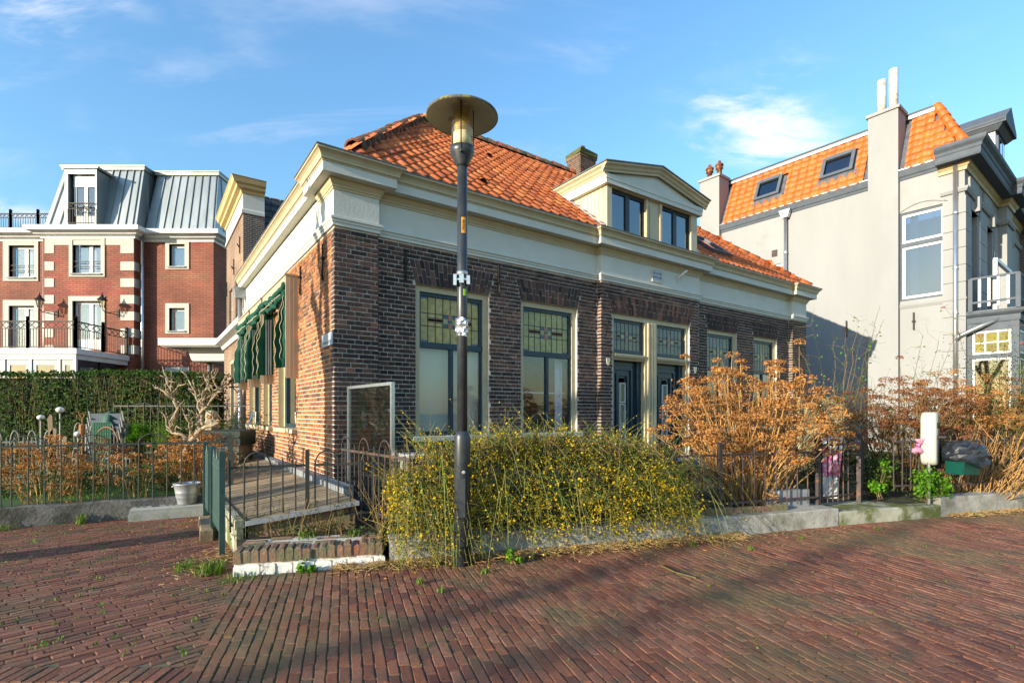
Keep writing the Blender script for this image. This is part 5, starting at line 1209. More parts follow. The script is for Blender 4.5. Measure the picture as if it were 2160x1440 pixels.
pth = [(0, 4.2), (0, 0), (.62, 0)]
mb = MB(); mb.mould(pth, [(-.2, 7.75), (.05, 7.75), (.05, 7.85), (.02, 7.9), (-.2, 7.9)]); mb.build('architrave', M['white'], rear)
mb = MB(); mb.mould(pth, [(-.2, 7.9), (.012, 7.9), (.012, 8.4), (-.2, 8.4)]); mb.build('frieze', M['white'], rear)
mb = MB(); mb.mould(pth, [(-.2, 8.38), (.05, 8.38), (.08, 8.46), (.2, 8.5), (.22, 8.58), (.3, 8.62), (.34, 8.74), (.38, 8.78), (-.2, 8.82)]); mb.build('cornice', mat('ochre_paint', (.58, .44, .2), (.52, .39, .17), scale=4, rough=.5), rear)
for y_, z_ in ((.55, 6.6), (1.95, 6.2), (3.9, 5.8)):
    mb = MB(); mb.bar((-.03, y_, z_), (-.03, y_, z_ + .55), .03); mb.bar((-.05, y_ - .02, z_ + .2), (-.1, y_, z_ + .3), .04); mb.build('wall_tie', M['iron'], rear)
# mansard of big slates facing the street
M['slate'] = mat('dark_mansard_tile', (.04, .045, .05), rnd=[(.035, .04, .045), (.055, .06, .062), (.03, .033, .036), (.07, .07, .06)], scale=9, rough=.6, bump=.6, bscale=20, stain=(.09, .09, .05), sscale=4, slo=.56, shi=.66)
mb = MB(); mb.face([(.64, .25, 7.2), (6, .25, 7.2), (6, 1.0, 8.75), (.64, 1.0, 8.75)]); mb.face([(.64, 1.0, 8.75), (6, 1.0, 8.75), (6, 4.5, 9.1), (.64, 4.5, 9.1)]); mr = mb.build('mansard_roof', M['slate'], rear)
sl_ = Vector((0, .75, 1.55)).normalized()
for j in range(6):
    for i in range(16):
        o = Vector((.66 + .30 * i + (.02 if j % 2 else 0), .235, 7.22)) + sl_ * (.285 * j); mb = MB(); mb.cur = random.random(); nrm = Vector((0, -sl_.z, sl_.y)); w = .288
        a, b = o - sl_ * .03 + nrm * .03, o + sl_ * .28 + nrm * .006
        mb.hexa([a, a + Vector((w, 0, 0)), a + Vector((w, 0, 0)) + nrm * .02, a + nrm * .02, b, b + Vector((w, 0, 0)), b + Vector((w, 0, 0)) + nrm * .02, b + nrm * .02]); mb.build('mansard_tile', M['slate'], mr)
mb = MB()
for i in range(17): mb.lathe([(.05, 0), (.05, .28)], (.66 + .32 * i, .97, 8.76), 8, Matrix.Rotation(R(90), 4, 'Y'))
mb.build('ridge_tiles', M['tile_mossy'], mr, kind='stuff')
mb = MB(); mb.box(.64, 5.5, -.05, .22, 7.1, 7.22); mb.build('gutter', M['zinc'], rear); mb = MB(); mb.prism([(-.13, .0), (.13, .0), (.18, .3), (-.18, .3)], (0, -.25, 0), (1.0, -.05, 6.9)); mb.tube([(1.0, -.17, 6.95), (1.0, -.17, 3.0)], .06, 8); mb.build('rain_hopper', M['zinc'], rear)
annexe = thing('annexe', 'low brick annexe with white eaves cornice behind the rain pipe', 'annexe', hp(.16, 7.62, 0), HA)
mb = MB(); holes_wall(mb, .0, 5.5, 0, 3.55, .0, .25, [(.55, 1.35, .3, 3.1), (3.0, 3.9, 1.0, 3.0)], True); mb.box(.25, 3.0, .02, .3, 0, 3.5); mb.build('wall', M['rear_brick'], annexe)
for a, b, c in ((.55, 1.35, .3), (3.0, 3.9, 1.0)):
    mb = MB(); mb.box(.0, .14, a, a + .1, c, 3.1 if c < .5 else 3.0); mb.box(.0, .14, b - .1, b, c, 3.1 if c < .5 else 3.0); mb.box(0, .14, a + .1, b - .1, 2.9, 3.0); wo = mb.build('door_frame' if c < .5 else 'window', M['cream'], annexe); mb = MB(); mb.box(.08, .1, a + .1, b - .1, c, 2.9); mb.build('pane', M['glass'], wo); mb = MB(); mb.box(.5, .52, a - .3, b + .3, c, 3); mb.build('room', M['roomdark'], wo)
mb = MB(); mb.mould([(0, 5.5), (0, -.02), (.5, -.02)], [(-.2, 3.5), (.05, 3.5), (.1, 3.6), (.28, 3.66), (.3, 3.78), (-.3, 3.84)]); mb.build('eaves_cornice', M['white_frame'], annexe)
mb = MB(); mb.box(.0, 6, .0, 5.5, 3.78, 3.83); mb.build('flat_roof', M['lead'], annexe)
bird = thing('bird_bracket', 'black iron bird ornament on a bracket beside the rain pipe', 'ornament', hp(-.02, 7.9, 2.05), HA)
mb = MB(); mb.bar((0, 0, 0), (-.28, 0, 0), .03); mb.bar((0, 0, -.25), (-.2, 0, 0), .02); mb.build('bracket', M['iron'], bird)
mb = MB(); mb.lathe([(.01, -.16), (.06, -.08), (.085, .0), (.05, .09), (.045, .13), (.01, .18)], (-.16, 0, .16), 8, Matrix.Rotation(R(60), 4, 'Y')); mb.build('bird', M['iron'], bird, True)
# ================================================================ pale villa on the right
VA = math.atan2(.6203, .7844)
villa = thing('villa', 'tall pale rendered villa with orange tiled mansard and slate grey cornice', 'house', (13.09, 14.98, 0), VA)
CAMV = Vector((-19.56, -3.63, 1.4))
M['render'] = mat('pale_render', (.285, .29, .285), (.25, .254, .25), scale=.8, rough=.8, bump=.1, bscale=60, stretch=(1, 1, .25), stain=(.20, .197, .18), sscale=1.1, slo=.54, shi=.8, samt=.6)
M['slatepaint'] = mat('slate_grey_paint', (.10, .118, .14), (.08, .095, .115), scale=5, rough=.65, spec=.15, bump=.1, bscale=20)
M['newtile'] = mat('new_orange_tile', (.68, .17, .015), rnd=[(.56, .115, .010), (.60, .135, .013), (.50, .10, .010), (.58, .125, .011), (.53, .105, .012)], scale=6, rough=.55, bump=.08, bscale=40)
M['pane_olive'] = mat('olive_textured_glass', (.22, .19, .05), rnd=[(.24, .2, .05), (.12, .12, .05), (.28, .23, .06), (.14, .13, .05)], scale=30, rough=.6, spec=.15, bump=.6, bscale=50)
SWN = [(.41, 1.56, 4.86, 7.60), (5.13, 5.68, 6.2, 6.88)]
mb = MB(); holes_wall(mb, .0, 8.3, 0, 8.62, 0, .3, SWN, True); mb.build('side_wall', M['render'], villa)
FWN = [(.85, 1.62, 4.5, 7.45), (3.0, 3.8, 4.5, 7.45), (6.2, 7.1, 4.5, 7.45)]
mb = MB(); holes_wall(mb, .3, 9.0, 0, 8.62, 0, .3, FWN); mb.build('front_wall', M['render'], villa)
mb = MB(); mb.box(.3, 9, 8.0, 8.3, 0, 8.6); mb.box(8.7, 9, .3, 8, 0, 8.6); mb.build('rear_wall', M['render'], villa)
# big side window with arched head
a, b, c, d = SWN[0]
mb = MB(); x0, x1 = .03, .11
mb.box(x0, x1, a, a + .06, c, d); mb.box(x0, x1, b - .06, b, c, d); mb.box(x0, x1, a + .06, b - .06, c, c + .07); mb.box(x0, x1, a + .06, b - .06, d - .07, d); mb.box(x0 - .02, x1, a + .06, b - .06, 6.53, 6.65)
wo = mb.build('window', M['slatepaint'], villa)
for z0, z1 in ((c + .07, 6.53), (6.65, d - .07)):
    mb = MB(); f = .075; mb.box(x0 + .02, x1 - .01, a + .06, a + .06 + f, z0, z1); mb.box(x0 + .02, x1 - .01, b - .06 - f, b - .06, z0, z1); mb.box(x0 + .02, x1 - .01, a + .06 + f, b - .06 - f, z0, z0 + f); mb.box(x0 + .02, x1 - .01, a + .06 + f, b - .06 - f, z1 - f, z1); mb.build('sash', M['white_frame'], wo)
    mb = MB(); mb.box(x0 + .045, x0 + .05, a + .06 + f, b - .06 - f, z0 + f, z1 - f); mb.build('pane', M['skyglass'], wo)
mb = MB(); n = 14; vs = []
for i in range(n + 1): y = 1.14 + .2 * i / n; vs += [(.2 + .015 * math.sin(i * 1.9), y, c), (.2 + .015 * math.sin(i * 1.9), y, d)]
mb.add(vs, [(2 * i, 2 * i + 2, 2 * i + 3, 2 * i + 1) for i in range(n)]); mb.build('curtain', M['curtain'], wo, True)
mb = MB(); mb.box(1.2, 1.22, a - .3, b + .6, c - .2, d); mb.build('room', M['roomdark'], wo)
mb = MB(); n = 12; ar = []
for i in range(n + 1): t = i / n; ar.append((a - .03 + (b - a + .06) * t, 7.60 + .30 * math.sin(math.pi * (.12 + .76 * t)) - .1))
for p, q in zip(ar, ar[1:]): mb.hexa([(-.03, p[0], p[1]), (.0, p[0], p[1]), (.0, q[0], q[1]), (-.03, q[0], q[1]), (-.03, p[0], p[1] + .035), (.0, p[0], p[1] + .035), (.0, q[0], q[1] + .035), (-.03, q[0], q[1] + .035)])
mb.build('arch_moulding', M['render'], wo)
mb = MB(); mb.mould([(0, 1.75), (0, 0), (.3, 0)], [(-.05, 4.62), (.012, 4.62), (.03, 4.66), (.05, 4.70), (.05, 4.74), (-.05, 4.77)]); mb.build('string_course', M['render'], villa)
a, b, c, d = SWN[1]
mb = MB(); mb.box(.05, .12, a, a + .08, c, d); mb.box(.05, .12, b - .08, b, c, d); mb.box(.05, .12, a + .08, b - .08, d - .08, d); mb.box(.05, .12, a + .08, b - .08, c, c + .08); wo = mb.build('window', M['white_frame'], villa); mb = MB(); mb.box(.08, .085, a + .08, b - .08, c + .08, d - .08); mb.build('pane', M['skyglass'], wo)
mb = MB(); mb.box(-.02, .0, 5.3, 5.5, 7.18, 7.42); mb.build('vent_grille', M['fence_rust'], villa)
# chimney breast and stacks
mb = MB(); mb.box(-.18, -.001, 1.55, 2.36, 0, 8.95); mb.build('chimney_breast', M['render'], villa)
def chimney(b0, b1, zt):
    mb = MB(); mb.box(-.181, .55, b0, b1, 8.94, zt); mb.box(-.23, .60, b0 - .05, b1 + .05, zt - .12, zt - .02); mb.hexa([(-.23, b0 - .05, zt - .02), (.6, b0 - .05, zt - .02), (.6, b1 + .05, zt - .02), (-.23, b1 + .05, zt - .02), (.05, b0 + .08, zt + .1), (.45, b0 + .08, zt + .1), (.45, b1 - .08, zt + .1), (.05, b1 - .08, zt + .1)]); return mb.build('chimney', M['render'], villa)
c1 = chimney(1.55, 2.36, 10.98); c2 = chimney(7.5, 8.35, 11.0); mb = MB(); mb.box(-.18, -.001, 7.5, 8.3, 8.0, 8.95); mb.build('chimney_corbel', M['render'], villa)
M['oldpipe'] = mat('grey_flue_pipe', (.6, .57, .5), (.45, .42, .36), scale=5, rough=.8, stain=(.3, .25, .18), sscale=6, slo=.5, shi=.7)
for y_, h in ((2.1, 12.12), (1.78, 12.32)): mb = MB(); mb.tube([(.22, y_, 11.0), (.22, y_, h)], .125, 14); mb.build('flue_pipe', M['oldpipe'], c1, True)
M['terracotta'] = mat('brown_clay_pot', (.16, .05, .025), (.1, .035, .02), scale=8, rough=.5, stain=(.4, .18, .03), sscale=9, slo=.5, shi=.62)
for y_ in (7.72, 8.15):
    mb = MB(); mb.lathe([(.10, 11.05), (.10, 11.32), (.15, 11.34), (.15, 11.39), (.12, 11.41), (.12, 11.45), (.17, 11.47), (.16, 11.52), (.05, 11.62), (.06, 11.66), (.02, 11.7)], (.22, y_, 0), 14); mb.build('clay_pot', M['terracotta'], c2, True)
mb = MB(); mb.box(.56, .62, 2.4, 3.2, 8.6, 10.3); mb.build('lead_soaker', M['lead'], c1)
# mansard
zb, zt, A0, A1 = 8.90, 10.84, -.06, .82; B0, B1 = -.06, 8.3
mb = MB(); mb.face([(A0, B1, zb), (A0, B0, zb), (A1, B0 + .9, zt), (A1, B1, zt)]); mb.face([(A0, B0, zb), (9, B0, zb), (9, B0 + .9, zt), (A1, B0 + .9, zt)]); mb.face([(A1, B0 + .9, zt), (9, B0 + .9, zt), (9, B1, zt), (A1, B1, zt)]); mb.face([(A0, B1, zb), (A1, B1, zt), (9, B1, zt), (9, B1, zb)])
vr = mb.build('mansard_roof', M['lead'], villa)
SKY = [(5.31, 6.26, 9.5, 10.32), (2.9, 3.92, 9.5, 10.3)]
def in_v(p):
    t = (p.z - zb) / (zt - zb)
    if p.y < B0 + .9 * t + .1 or p.y > 8.2: return False
    if 1.45 < p.y < 2.42 or 7.4 < p.y: return False
    for s0, s1, z0, z1 in SKY:
        if s0 - .2 < p.y < s1 + .12 and z0 - .28 < p.z < z1 + .02: return False
    return True
tile_slope(villa, vr, M['newtile'], (A0 - .02, 8.25, zb + .02), (0, -1, 0), (A1 - A0, 0, zt - zb), in_v, 29, 8, CAMV, 300, .285, .262, .022, skew=.001)
def in_f(p): t = (p.z - zb) / (zt - zb); return p.x > A0 + .88 * t + .1
tile_slope(villa, vr, M['newtile'], (A0, B0 - .02, zb + .02), (1, 0, 0), (0, .9, zt - zb), in_f, 30, 8, CAMV, 0, .285, .262, .022, joined='front_roof_tiles', skew=.001)
ridge_tiles(vr, (A0 - .02, B0 - .02, zb + .1), (A1 - .02, B0 + .88, zt + .08), M['newtile'], .13, .36, 'hip_tile')
mb = MB(); mb.bar((A1 + .02, B0 + .8, zt + .06), (A1 + .02, B1, zt + .06), .22, .14); mb.build('roof_edge', M['fence_dark'], vr)
mb = MB(); mb.bar((A1 - .1, B0 + .9, zt - .03), (A1 - .1, B1, zt - .03), .12, .1); mb.build('roof_flashing', M['zinc'], vr)
up_v = Vector((A1 - A0, 0, zt - zb)).normalized(); nv = Vector((-up_v.z, 0, up_v.x)); ay_ = Vector((0, 1, 0))
for s0, s1, z0, z1 in SKY:
    k0 = (z0 - zb) / up_v.z; k1 = (z1 - zb) / up_v.z; base = Vector((A0, 0, zb))
    def Q(y, k, h): p = base + up_v * k + nv * h; return (p.x, y, p.z)
    def slab(mb, ya, yb, ka, kb, h0, h1): mb.hexa([Q(ya, ka, h0), Q(ya, ka, h1), Q(ya, kb, h1), Q(ya, kb, h0), Q(yb, ka, h0), Q(yb, ka, h1), Q(yb, kb, h1), Q(yb, kb, h0)])
    mb = MB(); f = .11
    slab(mb, s0, s0 + f, k0, k1, 0, .14); slab(mb, s1 - f, s1, k0, k1, 0, .14); slab(mb, s0 + f, s1 - f, k0, k0 + f, 0, .14); slab(mb, s0 + f, s1 - f, k1 - f * 1.3, k1, 0, .16)
    so = mb.build('skylight', M['slatepaint'], vr); mb = MB(); slab(mb, s0 + f, s1 - f, k0 + f, k1 - f, .07, .08); mb.build('pane', M['skyglass'], so)
    mb = MB(); slab(mb, s0 - .15, s1 + .1, k0 - .24, k0 - .01, .02, .07); mb.build('apron_flashing', M['lead'], so)
# side gutter board and rain pipes
mb = MB(); mb.mould([(-.0, 8.3), (0, .62)], [(-.1, 8.62), (.03, 8.62), (.05, 8.7), (.08, 8.72), (.12, 8.84), (.14, 8.9), (-.1, 8.92)]); mb.build('gutter_board', M['slatepaint'], villa)
mb = MB(); mb.mould([(-.0, 8.3), (0, .62)], [(.125, 8.90), (.16, 8.90), (.16, 8.925), (.125, 8.925)]); mb.build('gutter_lip', M['steel'], villa)
for y_, z0_ in ((4.96, 0), (.19, 0)):
    mb = MB(); mb.tube([(-.12, y_, z0_), (-.12, y_, 8.68)], .055, 10); rp = mb.build('rain_pipe', M['steel'], villa, True)
    if y_ > 1: mb = MB(); mb.prism([(-.1, 0), (.1, 0), (.2, .28), (-.2, .28)], (-.18, 0, 0), (-.05, y_, 8.45), (0, 1, 0), (0, 0, 1)); mb.build('hopper', M['steel'], rp)
    mb = MB()
    for z in (2.5, 4.3, 5.6, 7.2): mb.lathe([(.066, z - .025), (.066, z + .025)], (-.12, y_, 0), 10)
    mb.build('pipe_clips', M['steel'], rp)
for y_ in (3.02, 1.19):
    t_ = obj('wall_anchor', None, None, None, 'black iron anchor bar on the villa wall ' + ('nearer the brick house' if y_ > 2 else 'below the tall side window'), 'wall anchor', 'iron anchors on the villa')
    t_.location = (13.09 - .6203 * y_ - .7844 * .06, 14.98 + .7844 * y_ - .6203 * .06, 3.94); t_.rotation_euler = (0, 0, VA)
    mb = MB(); mb.bar((0, 0, 0), (0, 0, .53), .035); mb.build('bar', M['iron'], t_); mb = MB(); mb.bar((.0, -.04, .26), (0, .04, .26), .05); mb.build('wedge', M['iron'], t_)
# front: corner pilaster with rusticated blocks, windows, cornice
for k in range(15):
    z = .2 + .5 * k
    if z > 8: break
    mb = MB(); mb.box(-.03, .55, -.03, .5, z, z + .485); mb.build('pilaster_block', M['render'], villa)
    for a0, a1 in ((1.8, 2.85), (3.98, 4.6)): mb = MB(); mb.box(a0, a1, -.03, .1, z, z + .485); mb.build('pilaster_block', M['render'], villa)
mb = MB(); mb.box(4.6, 5.6, -.25, .2, 0, 8.6); mb.build('pilaster', M['render'], villa)
for (a, b, c, d) in FWN:
    mb = MB(); mb.box(a, a + .08, .14, .22, c, d); mb.box(b - .08, b, .14, .22, c, d); mb.box(a + .08, b - .08, .14, .22, d - .1, d); mb.box(a + .08, b - .08, .12, .22, 6.2, 6.32); mb.box(a + .08, b - .08, .14, .22, c, c + .1); wo = mb.build('window', M['slatepaint'], villa)
    mb = MB(); mb.box(a + .08, b - .08, .18, .185, c, d); mb.build('pane', M['skyglass'], wo); mb = MB(); mb.box(a - .3, b + .3, .8, .82, c, d); mb.build('room', M['roomdark'], wo)
    mb = MB(); mb.box(a - .1, b + .1, -.02, .14, d + .0, d + .25); mb.prism([(-.1, 0), (.1, 0), (.13, .42), (-.13, .42)], (0, -.14, 0), ((a + b) / 2, 0, d + .02)); mb.build('window_head', M['render'], wo)
    mb = MB(); mb.box(a - .08, b + .08, -.14, .12, c - .14, c - .003); mb.build('sill', M['render'], wo)
mb = MB(); mb.mould([(-.001, .55), (-.001, 0), (4.58, 0), (4.58, -.25), (5.62, -.25), (5.62, 0), (9, 0)], [(-.05, 7.8), (.05, 7.8), (.09, 7.88), (.09, 7.93), (-.05, 7.96)]); mb.build('architrave', M['render'], villa)
vp = [(-.0, .6), (-.0, 0), (4.58, 0), (4.58, -.25), (5.62, -.25), (5.62, 0), (9, 0)]
mb = MB(); mb.mould(vp, [(-.1, 8.42), (.05, 8.42), (.07, 8.5), (.12, 8.55), (.16, 8.64), (-.1, 8.64)]); mb.build('bed_moulding', mat('ochre_trim', (.5, .4, .22), rough=.5), villa)
mb = MB(); mb.mould(vp, [(-.3, 8.63), (.40, 8.63), (.42, 8.68), (.42, 8.82), (.44, 8.84), (.46, 8.92), (.54, 9.0), (.56, 9.05), (.56, 9.10), (-.3, 9.14)]); mb.build('cornice', M['slatepaint'], villa)
for a0 in (.3, 2.2, 6.4): mb = MB(); mb.box(a0 + .1, a0 + 1.3, -.05, .02, 8.02, 8.35); mb.build('frieze_panel', M['render'], villa)
# roof dormer on the front slope
mb = MB(); mb.box(3.6, 5.0, -.1, 2.6, 9.1, 10.85); vd = mb.build('dormer', M['white_frame'], villa)
mb = MB(); mb.box(3.75, 4.85, -.16, -.1, 9.25, 10.6); mb.build('dormer_window_frame', M['slatepaint'], vd); mb = MB(); mb.box(3.9, 4.25, -.18, -.161, 9.4, 10.5); mb.box(4.35, 4.7, -.18, -.161, 9.4, 10.5); mb.build('pane', M['skyglass'], vd)
mb = MB(); mb.prism([(3.35, 10.85), (5.25, 10.85), (5.25, 11.0), (4.3, 11.6), (3.35, 11.0)], (0, 3.0, 0), (0, -.4, 0)); mb.mould([(3.6, 2.6), (3.6, -.1), (5.0, -.1), (5.0, 2.6)], [(-.1, 10.7), (.08, 10.7), (.2, 10.82), (.28, 10.95), (-.1, 10.95)]); mb.build('dormer_pediment', M['slatepaint'], vd)
# bay window with balcony
bay_ = MB(); bx0, bx1, byf = .12, 3.6, -1.12
bay_.box(bx0, bx0 + .16, byf, byf + .16, 0, 3.95); bay_.box(bx1 - .16, bx1, byf, byf + .16, 0, 3.95); bay_.box(bx0, bx0 + .12, -.14, -.032, 0, 3.95)
bay_.box(bx0 + .02, bx1 - .02, byf + .02, -.032, 3.72, 3.96); bay_.box(bx0 + .01, bx0 + .13, byf + .16, -.14, 2.94, 3.06); bay_.box(bx0 + .01, bx0 + .13, byf + .16, -.14, 0, .9); bay_.box(bx0 + .16, bx1 - .16, byf + .01, byf + .13, 2.94, 3.06); bay_.box(bx0 + .16, bx1 - .16, byf + .01, byf + .13, 0, .9)
for q in (1.2, 2.4): bay_.box(q, q + .14, byf, byf + .14, .9, 3.72)
bw = bay_.build('bay_window', M['slatepaint'], villa)
mb = MB(); mb.mould([(bx0, -.03), (bx0, byf), (bx1, byf), (bx1, -.03)], [(-.05, 3.95), (.02, 3.95), (.03, 4.0), (.03, 4.12), (.08, 4.15), (.14, 4.2), (.16, 4.27), (-.05, 4.3)]); mb.build('bay_cornice', M['slatepaint'], bw)
mb = MB(); mb.box(bx0, bx1, byf, -.03, 4.28, 4.31); mb.build('balcony_floor', M['lead'], bw)
def grid_light(par, axis, fix, a0, a1, z0, z1, nx, nz, gm):
    w = .035
    def bx(mb, a, b, c, d, p0, p1):
        if axis == 'y': mb.box(fix + p0, fix + p1, a, b, c, d)
        else: mb.box(a, b, fix + p0, fix + p1, c, d)
    mb = MB(); bx(mb, a0, a0 + .05, z0, z1, 0, .06); bx(mb, a1 - .05, a1, z0, z1, 0, .06); bx(mb, a0 + .05, a1 - .05, z0, z0 + .05, 0, .06); bx(mb, a0 + .05, a1 - .05, z1 - .05, z1, 0, .06)
    for i in range(1, nx): c = a0 + (a1 - a0) * i / nx; bx(mb, c - w / 2, c + w / 2, z0 + .05, z1 - .05, .005, .05)
    for i in range(1, nz): c = z0 + (z1 - z0) * i / nz; bx(mb, a0 + .05, a1 - .05, c - w / 2, c + w / 2, .007, .048)
    mb.build('window_frame', M['white_frame'], par)
    for i in range(nx):
        for j in range(nz): mb = MB(); mb.cur = random.random(); bx(mb, a0 + (a1 - a0) * i / nx, a0 + (a1 - a0) * (i + 1) / nx, z0 + (z1 - z0) * j / nz, z0 + (z1 - z0) * (j + 1) / nz, .025, .03); mb.build('pane', gm, par)
grid_light(bw, 'y', bx0 + .03, byf + .165, -.145, 3.065, 3.715, 3, 2, M['pane_olive'])
grid_light(bw, 'y', bx0 + .03, byf + .165, -.145, .905, 2.935, 1, 1, M['skyglass'])
for q0, q1 in ((.285, 1.195), (1.345, 2.395), (2.545, 3.435)): grid_light(bw, 'x', byf + .03, q0, q1, 3.065, 3.715, 3, 2, M['pane_grey']); grid_light(bw, 'x', byf + .03, q0, q1, .905, 2.935, 1, 1, M['skyglass'])
mb = MB(); mb.box(1.2, 1.22, byf + .3, -.1, .5, 3.6); mb.build('bay_curtain', M['room_dim'], bw)
zr0, zr1 = 4.32, 5.24
for q in ((bx0 + .02, byf + .02), (1.85, byf + .02), (bx1 - .02, byf + .02), (bx0 + .02, -.1)):
    mb = MB(); mb.box(q[0] - .05, q[0] + .05, q[1] - .05, q[1] + .05, 4.3, zr1); mb.build('balcony_post', M['slatepaint'], bw)
for pa, pb in (((bx0 + .02, -.1), (bx0 + .02, byf + .02)), ((bx0 + .02, byf + .02), (bx1 - .02, byf + .02))):
    for z in (4.55, zr1): mb = MB(); mb.bar((*pa, z), (*pb, z), .07, .06); mb.build('balcony_rail', M['slatepaint'], bw)
    n = 5 if pa[1] > -.5 else 14
    for i in range(1, n): mb = MB(); x = pa[0] + (pb[0] - pa[0]) * i / n; yy = pa[1] + (pb[1] - pa[1]) * i / n; mb.box(x - .03, x + .03, yy - .03, yy + .03, 4.42, zr1 - .02); mb.build('baluster', M['white_frame' if n == 5 else 'slatepaint'], bw)
mb = MB(); mb.tube([(.16, -.75, 4.05), (-.02, -.35, 3.85), (-.12, .1, 3.62), (-.12, .19, 3.5)], .06, 8); mb.build('bay_rain_pipe', M['zinc'], bw, True)
mb = MB(); mb.bar((.35, -.6, 4.32), (.35, -.6, 5.75), .09); mb.bar((.35, -.6, 5.75), (2.6, -.6, 5.75), .09); mb.build('awning_frame', M['white_frame'], bw)
# next house in the row
nb = thing('neighbour_house', 'brown brick house with slate grey cornice beyond the villa at the right edge', 'house', (13.09 + .7844 * 9.02, 14.98 + .6203 * 9.02, 0), VA)
mb = MB(); mb.box(0, 8, -.3, 8, 0, 8.3); mb.build('wall', M['rear_dark'], nb); cornice([(0, 1), (0, -.3), (8, -.3)], 8.3, 8.9, .6, M['slatepaint'], nb)
for a0 in (1.2, 3.6, 6.0):
    for z0 in (1.2, 4.8): mb = MB(); mb.box(a0, a0 + 1, -.36, -.29, z0, z0 + 2.3); wo = mb.build('window', M['white_frame'], nb); mb = MB(); mb.box(a0 + .1, a0 + .9, -.375, -.361, z0 + .1, z0 + 2.2); mb.build('pane', M['skyglass'], wo)
# ================================================================ vegetation
rg = random.Random(11)
def leafm(name, cols, trans=.25, rough=.6): return mat(name, cols[0], rnd=cols, scale=12, rough=rough, trans=trans, spec=.15)
M['twig_green'] = leafm('green_twigs', [(.11, .16, .03), (.17, .22, .045), (.08, .11, .025), (.24, .24, .07), (.20, .14, .06)], .0)
M['flower_y'] = leafm('yellow_flowers', [(.75, .50, .01), (.80, .58, .02), (.68, .40, .01)], .3)
M['leaf_dark'] = leafm('small_dark_leaves', [(.035, .065, .012), (.06, .10, .018), (.10, .13, .025), (.03, .045, .012)], .25)
M['straw'] = leafm('dry_straw', [(.42, .27, .10), (.30, .18, .07), (.5, .36, .16), (.2, .11, .05)], .0, .8)
M['cane'] = leafm('dry_canes', [(.54, .31, .09), (.44, .23, .07), (.62, .39, .14), (.32, .16, .06), (.38, .28, .16)], .0, .7)
M['petal_brown'] = leafm('dried_petals', [(.56, .22, .05), (.64, .31, .08), (.40, .14, .04), (.56, .34, .12), (.28, .10, .035), (.46, .26, .11)], .3, .8)
M['petal_dark'] = leafm('dark_dried_petals', [(.24, .09, .04), (.32, .13, .05), (.16, .06, .03), (.36, .17, .07)], .3, .8)
M['leaf_bright'] = leafm('bright_leaves', [(.10, .26, .015), (.14, .33, .02), (.07, .19, .012)], .35)
M['hedge_leaf'] = leafm('hedge_leaves', [(.035, .085, .012), (.06, .14, .018), (.022, .05, .01), (.10, .17, .025), (.03, .07, .015)], .3, .6)
M['bark'] = mat('pale_bark', (.38, .30, .19), (.22, .17, .11), scale=14, rough=.85, bump=.8, bscale=30)
M['twig_brown'] = leafm('brown_twigs', [(.16, .10, .045), (.22, .15, .06), (.11, .075, .035), (.14, .13, .04)], .0)
def rv(s=1.): return Vector((rg.gauss(0, s), rg.gauss(0, s), rg.gauss(0, s)))
def quad(mb, p, n, l, w, tw=None):
    n = n.normalized(); t = n.cross(Vector((0, 0, 1)))
    if t.length < .1: t = Vector((1, 0, 0))
    t.normalize(); t = Quaternion(n, rg.uniform(0, 6.28)) @ t; b = n.cross(t)
    mb.cur = rg.random(); c = n * l * .12
    mb.add([p - t * l / 2, p + b * w / 2 + c, p + t * l / 2, p - b * w / 2 + c], [(0, 1, 2, 3)])
def stem(mb, pts, r0, r1, n=3):
    k = len(pts); mb.cur = rg.random(); mb.tube(pts, [r0 + (r1 - r0) * i / (k - 1) for i in range(k)], n, False)
# ---- yellow winter jasmine over the kerb
jas = thing('flowering_bush', 'sprawling yellow flowering bush hanging over the kerb behind the lamp post', 'bush', (.4, 5.7, .17))
JO = Vector((.4, 5.7, .17))
def jheight(x): return jh0(x) + .10 * mnoise.noise((x * 2.3, 1.7, 0)) + .05 * mnoise.noise((x * 6., 4.1, 0))
def jh0(x):
    P = [(-1.45, .35), (-1.15, .72), (-.75, 1.05), (-.2, 1.12), (.6, 1.17), (1.2, 1.13), (1.7, .98), (2.1, .72), (2.4, .4)]
    for (a, b), (c, d) in zip(P, P[1:]):
        if x <= c: return b + (d - b) * max(0, (x - a)) / (c - a)
    return .4
sm, fm, lm = MB(), MB(), MB()
def jstem(x, off, z0, ln, head, up_, drop, fl, rad=.0028):
    b = Vector((*along(x, off), z0)); a = head; dv = Vector((math.cos(a), math.sin(a), 0)); pts = []
    wob = rg.uniform(-.12, .12)
    for i in range(7):
        t = i / 6; p = b + dv * (ln * .8 * t) + Vector((-dv.y, dv.x, 0)) * wob * t * t; p.z = z0 + up_ * ln * t - drop * ln * t * t
        p += Vector((rg.uniform(-.008, .008), rg.uniform(-.008, .008), 0))
        p.z = max(p.z, .015 + rg.random() * .02); pts.append(p - JO)
    stem(sm, pts, rad, rad * .5)
    for _ in range(fl):
        k = rg.uniform(.15, 1) * 6; i = min(5, int(k)); p = pts[i].lerp(pts[i + 1], k - i) + rv(.008); s = rg.uniform(.013, .021)
        quad(fm, p, rv(), s, s); quad(fm, p, rv(), s, s * .8)
    return pts
out_a = math.atan2(-.95, .3)
